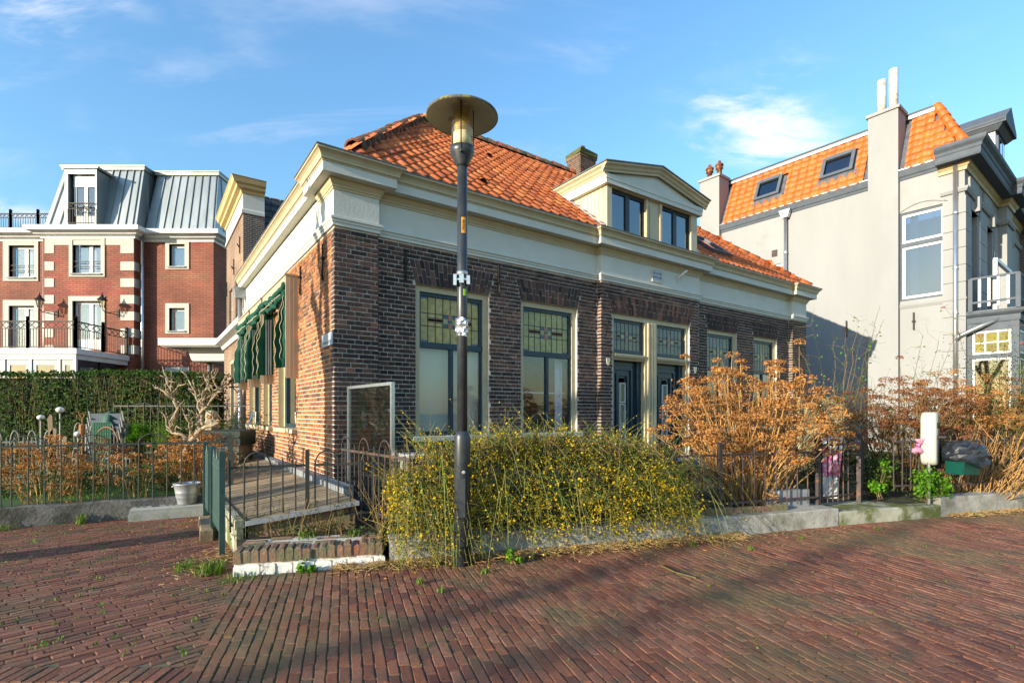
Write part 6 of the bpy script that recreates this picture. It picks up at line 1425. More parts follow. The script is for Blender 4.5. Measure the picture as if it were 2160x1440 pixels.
def jpoint(shell=.6):
    """a point in the mound: (x, off, z)"""
    while True:
        x = rg.uniform(-1.12, 2.0); H = jheight(x); f = rg.random(); th = rg.uniform(-.1, math.pi * .75)
        rr = 1 - abs(rg.gauss(0, .12)) if rg.random() < shell else math.sqrt(rg.random())
        off = .34 - .46 * math.cos(th) * rr * (1.12 if th < 1. else 1); z = .12 + (H - .14) * math.sin(max(.05, th)) ** .7 * rr
        if th < .9 and rg.random() < .5: z *= rg.uniform(.5, 1)
        if z > (.05 if x < -.35 else .27 + rg.uniform(-.1, .05)): return x, off, z, th
def jtwig(x, off, z, th, ln, rad=.0026, fl=2):
    b = Vector((*along(x, off), z)); o = Vector((.3 * math.cos(th), -.95 * math.cos(th), math.sin(th) * .9 + .15)); d = (o * .9 + rv(.75)).normalized(); pts = [b]; p = b.copy()
    for i in range(4):
        d = (d + rv(.16) + Vector((0, 0, -.10))).normalized(); p = p + d * ln / 4; p.z = max(p.z, .02); pts.append(p.copy())
    pts = [q - JO for q in pts]; stem(sm, pts, rad, rad * .5)
    for _ in range(fl):
        k = rg.uniform(.2, 1) * 4; i = min(3, int(k)); q = pts[i].lerp(pts[i + 1], k - i) + rv(.012); s_ = rg.uniform(.014, .026)
        quad(fm, q, rv(), s_, s_); quad(fm, q, rv(), s_, s_ * .7)
for _ in range(4700): jtwig(*jpoint(), rg.uniform(.08, .36), fl=rg.choice((0, 0, 0, 1, 2)))
for _ in range(1150):
    x, off, z, th = jpoint(.85); c = Vector((*along(x, off), z)) - JO
    for _ in range(rg.choice((2, 4, 7, 12, 18))):
        q = c + rv(.05); q.z -= abs(rg.gauss(0, .05)); s_ = rg.uniform(.015, .034); n_ = rv(); quad(fm, q, n_, s_, s_ * .6); quad(fm, q + rv(.004), n_ + rv(.6), s_ * .8, s_ * .6)
for _ in range(110):   # long hanging shoots
    x = rg.uniform(-1.0, 2.2); H = jheight(x); jstem(x, rg.uniform(.0, .4), H * rg.uniform(.5, .92), rg.uniform(.45, .9), out_a + rg.gauss(0, .8), rg.uniform(.3, .8), rg.uniform(1.0, 1.8), rg.choice((0, 1, 2)), .0034)
for _ in range(190): x = rg.uniform(-1.1, 2.2); jstem(x, rg.uniform(.2, .6), jheight(x) * .88, rg.uniform(.2, .5), rg.uniform(0, 6.28), rg.uniform(.7, 1.2), rg.uniform(.0, .4), 4)
for _ in range(9): x = rg.uniform(.9, 2.0); jstem(x, .45, jheight(x) * .9, rg.uniform(.6, .95), rg.uniform(.1, 1.0), rg.uniform(.6, .9), rg.uniform(.2, .35), 6)
for _ in range(14): x = rg.uniform(1.5, 2.3); jstem(x, .3, .75, rg.uniform(.6, 1.0), out_a + rg.uniform(.5, 1.2), rg.uniform(.2, .5), rg.uniform(.8, 1.1), 4, .0035)
for _ in range(110): x = rg.uniform(-1.1, -.4); jstem(x, rg.uniform(-.1, .2), rg.uniform(.3, .7), rg.uniform(.3, .55), out_a + rg.gauss(0, .7), rg.uniform(.1, .5), rg.uniform(.8, 1.6), 4)
for _ in range(9500):
    x, off, z, th = jpoint(.25); p = Vector((*along(x, off), z * .97)) - JO + rv(.015); quad(lm, p, rv(), rg.uniform(.02, .042), rg.uniform(.007, .013))
ob = MB()
for _ in range(70):   # woody arching branches that show through
    x = rg.uniform(-1.0, 2.0); b = Vector((*along(x, rg.uniform(.25, .5)), .25)); H = jheight(x); a = out_a + rg.gauss(0, .9); L_ = rg.uniform(.35, .7); pts = [b + Vector((math.cos(a), math.sin(a), 0)) * L_ * q + Vector((0, 0, (H - .25) * math.sin(min(1, q * 1.15) * 2.2))) + rv(.02) for q in (0, .2, .4, .6, .8, 1)]
    stem(ob, [Vector((p_.x, p_.y, max(.05, p_.z))) - JO for p_ in pts], .007, .003, 5)
ob.build('arching_branches', M['twig_brown'], jas, kind='stuff')
sm.build('stems', M['twig_green'], jas, kind='stuff'); fm.build('flowers', M['flower_y'], jas, kind='stuff'); lm.build('leaves', M['leaf_dark'], jas, kind='stuff')
mb = MB()      # shaded heart of old wood
for _ in range(500):
    x = rg.uniform(-1.2, 2.2); b = Vector((*along(x, rg.uniform(.3, .55)), .2)); H = jheight(x); e = b + Vector((rg.uniform(-.3, .3), rg.uniform(-.3, .3), H * rg.uniform(.5, .9))); stem(mb, [b - JO, (b + e) / 2 + rv(.05) - JO, e - JO], .007, .003)
mb.build('old_wood', M['twig_brown'], jas, kind='stuff')
# ---- dried hydrangea
def head(pm, c, r, n, sz=.03):
    for _ in range(n):
        d = rv().normalized(); d.z = abs(d.z) * .8 + .05 if rg.random() < .8 else -.2; quad(pm, c + Vector((d.x * r, d.y * r, d.z * r * .7)) * rg.uniform(.75, 1.02), d + rv(.5), rg.uniform(.7, 1.2) * sz, rg.uniform(.6, 1.) * sz)
def hydrangea(loc, h, spread, ns, lb, petals='petal_brown', npet=42, r_head=.085, base=.28, lean=(0, 0), rad=.0075, group=None, fill=0, zmin=.55, leaves=None, sz=.032, canes_='cane'):
    t = thing('dried_hydrangea', lb, 'bush', loc, 0, group); s, p = MB(), MB()
    for i in range(ns):
        a = rg.uniform(0, 6.28); rr = math.sqrt(rg.random()); b = Vector((math.cos(a) * base * rr, math.sin(a) * base * rr, 0))
        k = math.sqrt(rg.random()); hh = h * (zmin + (1 - zmin) * rg.random()) * (1 - .22 * k * k); e = Vector((math.cos(a) * spread * k + lean[0], math.sin(a) * spread * k + lean[1], hh))
        m_ = b.lerp(e, .5) + Vector((0, 0, .06 * h * k)) + rv(.03); q = [b, b.lerp(m_, .5) + rv(.012), m_, m_.lerp(e, .5) + rv(.015), e]
        stem(s, q, rad, rad * .5, 4)
        if npet: head(p, e + Vector((0, 0, .0)), r_head * rg.uniform(.7, 1.2), int(npet * rg.uniform(.7, 1.2)), sz)
        for _ in range(rg.choice((0, 1, 2, 3))):
            f = rg.uniform(.3, .9); c = b.lerp(e, f); e2 = c + (e - b).normalized() * h * rg.uniform(.06, .25) + rv(.13); stem(s, [c, c.lerp(e2, .5) + rv(.015), e2], rad * .6, rad * .35)
            if npet and rg.random() < .75: head(p, e2, r_head * rg.uniform(.6, 1.0), int(npet * .7), sz)
    for _ in range(fill):
        a = rg.uniform(0, 6.28); k = math.sqrt(rg.random()); c = Vector((math.cos(a) * spread * k * .95 + lean[0], math.sin(a) * spread * k * .95 + lean[1], h * rg.uniform(.35, .9))); quad(p, c, rv(), rg.uniform(.02, .05), rg.uniform(.015, .03))
    s.build('canes', M[canes_], t, kind='stuff')
    if p.f: p.build('dried_heads', M[petals], t, kind='stuff')
    return t
hydrangea((3.22, 7.02, .17), 1.95, 1.08, 175, 'large golden brown dried hydrangea behind the fence in front of the right windows', npet=105, fill=900, rad=.008, base=.38, zmin=.42, r_head=.115, sz=.027)
hydrangea((6.35, 8.35, .17), 1.85, 1.0, 110, 'dark brown dried hydrangea behind the charging post', 'petal_dark', 80, fill=900, base=.4, zmin=.45, r_head=.1, sz=.026, canes_='twig_brown')
hydrangea((7.6, 8.75, .17), 1.95, 1.05, 120, 'dried hydrangea with pale heads at the right behind the waste bin', 'petal_brown', 80, fill=500, base=.5, zmin=.35, r_head=.1, sz=.026, canes_='twig_brown')
hydrangea((9.4, 9.6, .17), 1.9, 1.1, 80, 'dried hydrangea at the far right edge of the garden', 'petal_dark', 70, fill=500, base=.5, zmin=.35, canes_='twig_brown')
hydrangea((6.9, 7.75, .17), 1.15, .75, 130, 'low straw coloured hydrangea canes spilling through the right fence', 'petal_brown', 0, base=.45, zmin=.3, lean=(.15, -.1), rad=.006)
# left garden hydrangeas
for i, (x, y, h, sp, n, lb) in enumerate([(-6.3, 6.95, .92, .55, 34, 'brown dried hydrangea behind the fence at the left edge'), (-4.75, 7.85, .95, .5, 60, 'brown dried hydrangea around the pruned tree foot'), (-5.75, 7.1, .55, .22, 7, 'small dried hydrangea with one low head behind the fence'),
        (-5.3, 7.35, .72, .3, 9, 'dried hydrangea with rusty heads in front of the stacked chairs'), (-6.9, 8.4, .8, .7, 30, 'dark dried hydrangea before the picket fence in the left garden')]):
    hydrangea((x, y, .18), h, sp, n, lb, 'petal_brown' if i != 4 else 'petal_dark', 40, .085, .2, rad=.005, zmin=.5, sz=.03)
# ---- leafy bushes
def leafbush(name, loc, rx, ry, rz, n, lb, m, l=.05, w=.03, cat='bush', twigs=40, zc=None, group=None):
    t = thing(name, lb, cat, loc, 0, group); s, p = MB(), MB(); zc = zc if zc is not None else rz
    clumps = [Vector((rg.gauss(0, .5) * rx, rg.gauss(0, .5) * ry, zc + rg.uniform(-.8, .9) * rz)) for _ in range(max(6, n // 60))]
    for c in clumps: stem(s, [Vector((rg.uniform(-.05, .05), rg.uniform(-.05, .05), 0)), Vector((c.x * .4, c.y * .4, c.z * .55)), c], .006, .002)
    for _ in range(n): c = rg.choice(clumps); d = rv(); quad(p, c + d * .28 * min(rx, rz), d + rv(.5), l * rg.uniform(.6, 1.2), w * rg.uniform(.6, 1.2))
    s.build('twigs', M['twig_brown'], t, kind='stuff'); p.build('leaves', M[m], t, kind='stuff'); return t
leafbush('evergreen_shrub', (5.3, 7.6, .17), .35, .3, .32, 1300, 'dark green shrub behind the short fence wing', 'leaf_dark')
leafbush('evergreen_shrub', (4.75, 7.9, .17), .45, .3, .35, 1500, 'dark green shrub behind the garden gate', 'leaf_dark')
leafbush('weed_clump', (*along(5.62, .1), .2), .20, .09, .2, 420, 'bright green weeds under the charging post', 'leaf_bright', .05, .045, 'weeds')
leafbush('weed_clump', (*along(5.85, .08), .25), .12, .07, .22, 260, 'bright green weeds climbing the fence left of the waste bin', 'leaf_bright', .05, .045, 'weeds')
leafbush('weed_clump', (*along(5.25, .45), .2), .14, .1, .3, 260, 'green weeds inside the short fence wing', 'leaf_bright', .05, .045, 'weeds')
leafbush('evergreen_shrub', (8.3, 8.7, .17), .9, .6, .95, 4200, 'olive green rose shrub in front of the villa bay window', 'leaf_dark', .045, .018, zc=1.25)
leafbush('evergreen_shrub', (3.0, 8.2, .17), .2, .2, .55, 500, 'small green shrub beside the front doors', 'leaf_dark', .05, .03, zc=.9)
# rose canes
def canes(loc, n, h, spread, lb, fine=260, long_=8, blooms=False):
    t = thing('rose_bush', lb, 'bush', loc, 0); s, l, f = MB(), MB(), MB()
    def cane(b, e, arch_, r):
        pts = []
        for i in range(10): q = i / 9; p = b.lerp(e, q); p.z += arch_ * math.sin(math.pi * q * .8); pts.append(p + rv(.012))
        stem(s, pts, r, r * .35); return pts
    for i in range(long_):
        a = rg.uniform(0, 6.28); e = Vector((math.cos(a) * spread * rg.uniform(.5, 1.3), math.sin(a) * spread * .6, h * rg.uniform(.75, 1.05))); pts = cane(rv(.12) * .5, e, h * rg.uniform(.05, .25), .006)
        for k in range(8):
            p = pts[rg.randrange(4, 10)]; quad(l, p + rv(.04), rv(), .05, .03)
            q = p + rv(.15); stem(s, [p, p.lerp(q, .5) + rv(.02), q], .003, .001)
        if blooms and rg.random() < .35: c = pts[-1]; [quad(f, c + rv(.012), rv(), .03, .03) for _ in range(6)]
    for i in range(fine):
        c = Vector((rg.gauss(0, spread * .45), rg.gauss(0, spread * .3), h * rg.uniform(.1, .55))); e = c + rv(.25) + Vector((0, 0, .15)); stem(s, [c, c.lerp(e, .5) + rv(.05), e], .003, .0012)
        if rg.random() < .5: quad(l, e, rv(), .035, .02)
    s.build('canes', M['twig_brown'], t, kind='stuff'); l.build('leaves', M['leaf_bright'], t, kind='stuff')
    if f.f: f.build('blooms', mat('rose_red', (.7, .02, .08)), t, kind='stuff')
canes((5.35, 8.5, .17), 40, 2.7, .8, 'tangled bare rose canes rising against the villa wall', 420, 12)
canes((8.4, 8.9, .17), 40, 2.6, .9, 'rose canes with red blooms before the villa bay', 320, 14, True)
canes((7.0, 9.2, .17), 30, 2.3, .9, 'fine twiggy rose behind the brown hydrangea', 420, 4)
# ---- clipped hedge at the left
hg = thing('clipped_hedge', 'long clipped evergreen hedge in front of the hotel', 'hedge', (-10.5, 12.6, .17))
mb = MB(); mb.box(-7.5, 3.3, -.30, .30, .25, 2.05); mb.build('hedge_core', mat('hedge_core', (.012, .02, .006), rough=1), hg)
p = MB(); s = MB()
for _ in range(15000):
    f = rg.random(); x = rg.uniform(-7.6, 3.45)
    if f < .68 and mnoise.noise((x * 1.6, rg.uniform(0, 2.2) * 1.5, 5)) < -.25: continue
    if f < .68: pos = Vector((x, -.42 + rg.gauss(0, .06) + .06 * math.sin(x * 2.3), rg.uniform(.3, 2.22))); n_ = Vector((0, -1, .25)) + rv(.7)
    elif f < .96: pos = Vector((x, rg.uniform(-.45, .4), 2.17 + rg.gauss(0, .03) + .03 * math.sin(x * 1.7))); n_ = Vector((0, -.2, 1)) + rv(.55)
    else: pos = Vector((3.4 + rg.gauss(0, .04), rg.uniform(-.4, .4), rg.uniform(.3, 2.2))); n_ = Vector((1, 0, .2)) + rv(.5)
    quad(p, pos, n_, rg.uniform(.06, .10), rg.uniform(.035, .055))
for _ in range(500): x = rg.uniform(-7.5, 3.3); b = Vector((x, rg.uniform(-.35, -.1), .1)); stem(s, [b, b + Vector((rg.uniform(-.1, .1), -.05, 1.)), b + Vector((rg.uniform(-.25, .25), -.08, 2.0))], .012, .004)
p.build('hedge_leaves', M['hedge_leaf'], hg, kind='stuff'); s.build('hedge_stems', M['twig_brown'], hg, kind='stuff')
# ---- pruned tree in the left garden
def gp3(u, v, Y): return Vector(((u - 1080) * Y / 1093, Y, HC + (870 - v) * Y / 1093))
tr = thing('pruned_tree', 'small gnarled pruned tree with bare knobbly branches by the left fence', 'tree', (-4.95, 7.75, .18))
TO = Vector((-4.95, 7.75, .18)); tb = MB()
def limb(px, r0, r1, spurs=6, dy=0.):
    pts = [gp3(300 + x / 6.545, 780 + y / 6.545, 7.75 + dy * i / max(1, len(px) - 1)) - TO for i, (x, y) in enumerate(px)]
    fine = []
    for a, b in zip(pts, pts[1:]): fine += [a.lerp(b, q) + rv(.008) for q in (0, .5)]
    fine.append(pts[-1]); k = len(fine); tb.tube(fine, [(r0 + (r1 - r0) * i / (k - 1)) * rg.uniform(.88, 1.15) for i in range(k)], 7)
    for _ in range(spurs):
        i = rg.randrange(max(1, k // 4), k); c = fine[i]; d = (fine[min(i + 1, k - 1)] - fine[i - 1]).normalized(); e = c + (d * .5 + rv(.7)).normalized() * rg.uniform(.05, .16) + Vector((0, 0, .03)); tb.tube([c, c.lerp(e, .5) + rv(.008), e], [.011, .009, .007], 5)
        for _ in range(2):
            if rg.random() < .6: e2 = e + rv(.045) + Vector((0, 0, .03)); tb.tube([e, e2], [.007, .005], 4)
limb([(560, 1500), (580, 1250), (610, 1090), (680, 960), (760, 860), (830, 800)], .055, .034, 2)
limb([(830, 800), (940, 770), (1060, 730), (1000, 680), (980, 620)], .026, .016, 5, -.1)
limb([(760, 860), (780, 720), (795, 600), (770, 430), (735, 300), (640, 140)], .026, .010, 12, .1)
limb([(850, 790), (825, 680), (820, 560), (850, 420), (960, 360), (1070, 290), (1120, 180), (1170, 100)], .028, .010, 16, .15)
limb([(800, 590), (900, 500), (990, 380), (1060, 300), (1000, 180), (960, 60)], .020, .009, 14, -.15)
limb([(780, 440), (880, 330), (900, 220), (860, 120)], .016, .008, 9)
limb([(640, 1000), (600, 930), (520, 890), (430, 870), (380, 720), (450, 620), (490, 540), (440, 430), (370, 360), (300, 310), (210, 240)], .032, .010, 14, .1)
limb([(450, 440), (420, 360), (470, 270), (520, 180)], .016, .008, 7); limb([(430, 400), (400, 300), (370, 200), (340, 90)], .014, .007, 7)
limb([(655, 960), (650, 820), (650, 720), (600, 650)], .02, .01, 5, -.1); limb([(430, 860), (330, 760), (330, 680)], .016, .01, 4)
limb([(640, 1080), (720, 1040), (790, 960), (780, 900)], .022, .012, 4, -.1)
tb.build('trunk_and_branches', M['bark'], tr, True)
# ---- pollarded street trees behind the viewer: their shadows fall on the paving and the sunlit wall
def pollard(base, fork, lims, r, lb):
    t = thing('pollard_tree', lb, 'tree', (base[0], base[1], 0), HA); mb = MB(); mb.tube([(0, 0, -.1), (0.02, 0, fork * .5), (0, 0, fork)], [r * 1.12, r, r * .92], 12); mb.build('trunk', M['bark'], t, True)
    mb = MB()
    for pts, r0, r1 in lims:
        n = len(pts); mb.tube(pts, [r0 + (r1 - r0) * i / (n - 1) for i in range(n)], 8); c = pts[-1]; mb.lathe([(.03, -.12), (r1 * 1.5, -.04), (r1 * 1.6, .05), (.03, .13)], c, 8)
        for _ in range(3): e = Vector(c) + Vector((rg.uniform(-.2, .2), rg.uniform(-.14, .14), rg.uniform(.2, .45))); mb.tube([c, e], [.045, .02], 5)
    mb.build('limbs', M['bark'], t, True)
dl = Vector((LD.x, LD.y)).normalized()
b0 = Vector((-2.47, 6.95)) - dl * 6.3
F = 3.35
pollard((b0.x, b0.y), F, [([(0, 0, F - .1), (0, .35, F + .55), (0, .62, F + 1.0), (0, .78, F + 1.15)], .13, .09), ([(0, .35, F + .55), (0, .38, F + 1.0), (0, .30, F + 1.35)], .08, .07), ([(0, 0, F), (0, .05, F + .8), (0, .12, F + 1.7), (0, .2, F + 2.3)], .14, .08), ([(0, .06, F + 1.0), (0, .42, F + 1.6), (0, .5, F + 2.1)], .09, .07), ([(0, 0, F - .1), (0, -.4, F + .6), (0, -.7, F + 1.3), (0, -.8, F + 2)], .12, .08)], .19, 'pollarded tree just left of the view casting the dark stripe across the paving')
b1 = Vector((-1.0, 2.72)) - dl * 30
pollard((b1.x, b1.y), 4.5, [([(0, 0, 4.4), (0, .3, 7), (0, .5, 10)], .14, .05), ([(0, 0, 4.4), (0, -.4, 6.5), (0, -.9, 9)], .12, .05)], .2, 'distant bare tree behind the viewer shading the street')
# ---- litter, weeds and grass on the paving
ll = MB()
for _ in range(2600):
    x = rg.uniform(-1.6, 2.6); off = -abs(rg.gauss(0, .10)) - .005; q = along(x, off); z = .012 + rg.random() * .03
    d = Vector((rg.gauss(0, 1), rg.gauss(0, .6), rg.gauss(0, .2))).normalized() * rg.uniform(.03, .12); ll.cur = rg.random(); c = Vector((*q, z)); ll.tube([c - d / 2, c + d / 2 + Vector((0, 0, rg.uniform(-.005, .02)))], .0022, 3, False)
for _ in range(420):
    q = (-2.75 + rg.gauss(0, .13), 4.95 + rg.gauss(0, .28)); d = rv().normalized() * rg.uniform(.03, .1); d.z *= .2; c = Vector((*q, .015 + rg.random() * .03)); ll.cur = rg.random(); ll.tube([c - d / 2, c + d / 2], .0022, 3, False)
for _ in range(900):
    x = rg.uniform(5.8, 8.2); q = along(x, -abs(rg.gauss(0, .09))); d = rv().normalized() * rg.uniform(.03, .09); d.z *= .2; c = Vector((*q, .015 + rg.random() * .03)); ll.cur = rg.random(); ll.tube([c - d / 2, c + d / 2], .0025, 3, False)
ll.build('dry_litter', M['straw'], None, kind='stuff', label='dry straw and twigs along the foot of the kerb', cat='litter')
fl = MB()
for _ in range(900):
    r = rg.random()
    if r < .4: q = along(rg.uniform(-1.6, 4), -abs(rg.gauss(0, .35)))
    elif r < .7: q = (rg.uniform(-5.8, -2.5), rg.uniform(4.2, 6.6))
    else: q = (rg.uniform(-4.3, -3.3), rg.gauss(6.6, .25))
    quad(fl, Vector((*q, .012 + rg.random() * .01)), Vector((0, 0, 1)) + rv(.35), rg.uniform(.012, .04), rg.uniform(.008, .022))
fl.build('fallen_leaves', M['petal_brown'], None, kind='stuff', label='small fallen leaves scattered over the paving', cat='leaves')
pt = MB()
for _ in range(260): q = along(rg.uniform(-1.6, 2.8), -abs(rg.gauss(.05, .22))); quad(pt, Vector((*q, .015)), Vector((0, 0, 1)) + rv(.3), .015, .012)
pt.build('fallen_petals', M['flower_y'], None, kind='stuff', label='fallen yellow petals on the paving below the flowering bush', cat='petals')
gr = MB(); M['grass'] = leafm('grass_blades', [(.10, .22, .02), (.16, .28, .035), (.07, .15, .02), (.24, .26, .07)], .3)
def tuft(x, y, n, h, sp, z0=.0):
    for _ in range(n):
        b = Vector((x + rg.gauss(0, sp), y + rg.gauss(0, sp), z0)); a = rg.uniform(0, 6.28); L = h * rg.uniform(.5, 1.1); d = Vector((math.cos(a), math.sin(a), 0)) * L * rg.uniform(.2, .8); w = Vector((-d.y, d.x, 0)).normalized() * .004; m_ = b + d * .4 + Vector((0, 0, L * .7)); e = b + d + Vector((0, 0, L * .85)); gr.cur = rg.random()
        gr.add([b - w, b + w, m_ + w * .8, m_ - w * .8, e], [(0, 1, 2, 3), (3, 2, 4)])
for x, y, n, h, sp in [(-2.62, 4.52, 170, .13, .045), (-2.90, 4.62, 90, .10, .05), (-5.45, 6.55, 60, .16, .03), (-6.1, 6.2, 40, .10, .05), (-2.30, 4.38, 70, .06, .07), (-1.75, 4.57, 30, .05, .03), (-.75, 4.25, 26, .07, .02), (-.55, 4.05, 20, .05, .02), (-.25, 4.52, 26, .06, .02), (-2.0, 5.02, 50, .09, .05), (-1.55, 5.08, 40, .09, .05), (1.9, 5.45, 16, .06, .02), (2.45, 5.3, 14, .05, .02), (3.2, 5.75, 12, .05, .02), (4.4, 6.2, 12, .05, .02), (6.3, 7.05, 40, .06, .04)]: tuft(x, y, n, h, sp, .19 if (x, y) in ((-2.0, 5.02), (-1.55, 5.08)) else 0)
for _ in range(420):
    x, y = rg.uniform(-6.2, -1.9), rg.uniform(3.0, 6.6)
    if ok_left(x, y): tuft(x, y, rg.randrange(2, 7), rg.uniform(.012, .03), .012)
for _ in range(240):
    x, y = rg.uniform(-2.2, 6), rg.uniform(2.8, 6.4)
    if ok_right(x, y): tuft(x, y, rg.randrange(2, 5), rg.uniform(.008, .02), .01)
for _ in range(900): tuft(rg.uniform(-9, -4.1), rg.uniform(7.3, 11.5), 6, .07, .04, .18)
gr.build('grass_tufts', M['grass'], None, kind='stuff', label='thin grass and weeds in the paving joints and lawn', cat='grass')
leafbush('weed_clump', (-1.82, 4.56, .0), .06, .05, .05, 90, 'bright green weed in front of the whitewashed stones', 'leaf_bright', .05, .04, 'weeds')
leafbush('weed_clump', (.02, 4.82, .0), .1, .08, .06, 120, 'green weed at the lamp post foot', 'leaf_bright', .05, .035, 'weeds')
wd = thing('dead_weeds', 'dead brown weed stalks in front of the timber deck', 'weeds', (-2.2, 5.15, .19)); s, p = MB(), MB()
for _ in range(70):
    b = Vector((rg.uniform(-.5, .6), rg.gauss(.02, .1), 0)); e = b + Vector((rg.gauss(0, .08), rg.gauss(0, .05), rg.uniform(.1, .42))); stem(s, [b, b.lerp(e, .5) + rv(.01), e], .003, .0015)
    for _ in range(5): quad(p, b.lerp(e, rg.uniform(.3, 1)) + rv(.02), rv(), .02, .012)
for _ in range(500): quad(p, Vector((rg.uniform(-.5, 1.2), rg.gauss(.05, .12), rg.uniform(0, .08))), rv(), .03, .02)
s.build('stalks', M['twig_brown'], wd, kind='stuff'); p.build('leaves', M['leaf_dark'], wd, kind='stuff')
tw = MB(); tw.tube([(1.35, 4.74, .012), (1.42, 4.5, .015), (1.55, 4.36, .012)], .006, 5); tw.tube([(1.42, 4.5, .015), (1.2, 4.42, .012)], .004, 5); tw.build('fallen_twig', M['twig_brown'], None, label='forked dark twig lying on the paving', cat='twig')
# ================================================================ things in the left garden
# concrete block with holes, bucket on it
t = thing('concrete_block', 'grey concrete fence foot with round holes lying on the paving', 'concrete block', (-4.62, 6.98, 0), math.atan2(.55, 1.0))
M['blockc'] = mat('grey_block', (.36, .37, .33), (.28, .29, .26), scale=6, bump=.5, bscale=50, stain=(.2, .22, .1), sscale=4, slo=.5, shi=.7)
mb = MB(); mb.bbox(-.42, .42, -.125, .125, .0, .155, .02); mb.box(-.43, .43, -.14, .14, -.01, .085); mb.build('block', M['blockc'], t)
mb = MB()
for x in (-.34, -.27, -.02, .05): mb.lathe([(.022, .1555), (.022, .1575)], (x, 0, 0), 10)
mb.box(-.19, -.11, -.035, .035, .1555, .1575); mb.build('socket_holes', M['iron'], t, kind='stuff')
t = thing('zinc_bucket', 'zinc bucket standing on the concrete block', 'bucket', (-4.44, 7.08, .156))
mb = MB(); mb.lathe([(.105, 0), (.112, .02), (.128, .10), (.134, .105), (.131, .12), (.138, .15), (.142, .155), (.140, .17), (.158, .27), (.166, .275), (.166, .288), (.155, .285), (.13, .1), (.1, .03)], (0, 0, 0), 28); mb.build('bucket_body', mat('galvanised', (.45, .48, .50), (.36, .39, .41), scale=14, rough=.45, metal=.6), t, True)
mb = MB()
for s in (-1, 1): mb.tube([(s * .165, -.03, .25), (s * .185, -.03, .235), (s * .185, .03, .235), (s * .165, .03, .25)], .006, 6)
mb.build('handles', M['zinc'], t)
t = thing('timber_beam', 'short weathered beam lying at the foot of the green gate', 'beam', (-3.55, 6.0, 0), R(122))
mb = MB(); mb.bbox(-.45, .45, -.06, .06, .0, .13, .01); mb.build('beam', M['plank'], t)
# stacked garden chairs
M['plastic'] = mat('grey_blue_plastic', (.16, .19, .22), (.12, .15, .18), scale=7, rough=.45); M['plastic_l'] = mat('pale_grey_frame', (.24, .24, .21), (.17, .17, .15), scale=9, rough=.5)
def chair_proto():
    t = thing('garden_chair', '', 'chair', (0, 0, 0), R(8), 'stacked garden chairs')
    mb = MB(); mb.hexa([(-.24, .20, .40), (.24, .20, .40), (.24, .225, .40), (-.24, .225, .40), (-.25, .36, .86), (.25, .36, .86), (.25, .385, .86), (-.25, .385, .86)]); mb.build('backrest', M['plastic'], t)
    mb = MB(); mb.bbox(-.25, .25, -.25, .22, .38, .415, .01); mb.build('seat', M['plastic'], t)
    for sx in (-1, 1):
        mb = MB(); mb.tube([(sx * .28, -.24, 0), (sx * .28, -.24, .62), (sx * .28, -.18, .65), (sx * .28, .28, .65)], .017, 6); mb.build('front_leg_and_arm', M['plastic_l'], t, True)
        mb = MB(); mb.tube([(sx * .27, .30, 0), (sx * .27, .22, .4), (sx * .27, .38, .9)], .017, 6); mb.build('rear_leg', M['plastic_l'], t, True)
    return t
cp_ = chair_proto(); names = ['bottom chair of the grey garden chair stack', 'second chair from below in the grey garden chair stack', 'third chair from below in the grey garden chair stack', 'topmost chair of the grey garden chair stack']
for i in range(4):
    o = cp_ if i == 0 else copy_tree(cp_); o.location = (-7.35 + .01 * i, 9.6 + .015 * i, .18 + .115 * i); o['label'] = names[i]; o.rotation_euler = (0, 0, R(188))
# glass globes on stakes
M['globe'] = mat('frosted_globe', (.72, .72, .68), (.6, .6, .58), scale=4, rough=.15, coat=.6)
for u, v, Y, r, lb in [(86, 880, 9.0, .055, 'silvery glass globe on a stake left of the taller one'), (127, 864, 9.2, .065, 'tallest silvery glass globe on a stake by the hedge'), (165, 915, 8.8, .06, 'white globe on a stake below the deer ornament'), (181, 905, 9.3, .055, 'white globe behind the small picket fence'), (213, 916, 9.0, .055, 'pale globe beside the stacked chairs')]:
    c = gp3(u, v, Y); t = thing('garden_globe', lb, 'globe', (c.x, c.y, .18), 0, 'globes on stakes')
    h = c.z - .18; mb = MB(); mb.lathe([(r * math.sin(math.pi * q / 12) + .001, h - r * .8 * math.cos(math.pi * q / 12)) for q in range(13)], (0, 0, 0), 18); mb.build('globe', M['globe'], t, True)
    mb = MB(); mb.tube([(0, 0, 0), (0, 0, h - r * .7)], .015, 6); mb.lathe([(.02, h - r), (.035, h - r * .75)], (0, 0, 0), 8); mb.build('stake', M['plastic_l'], t)
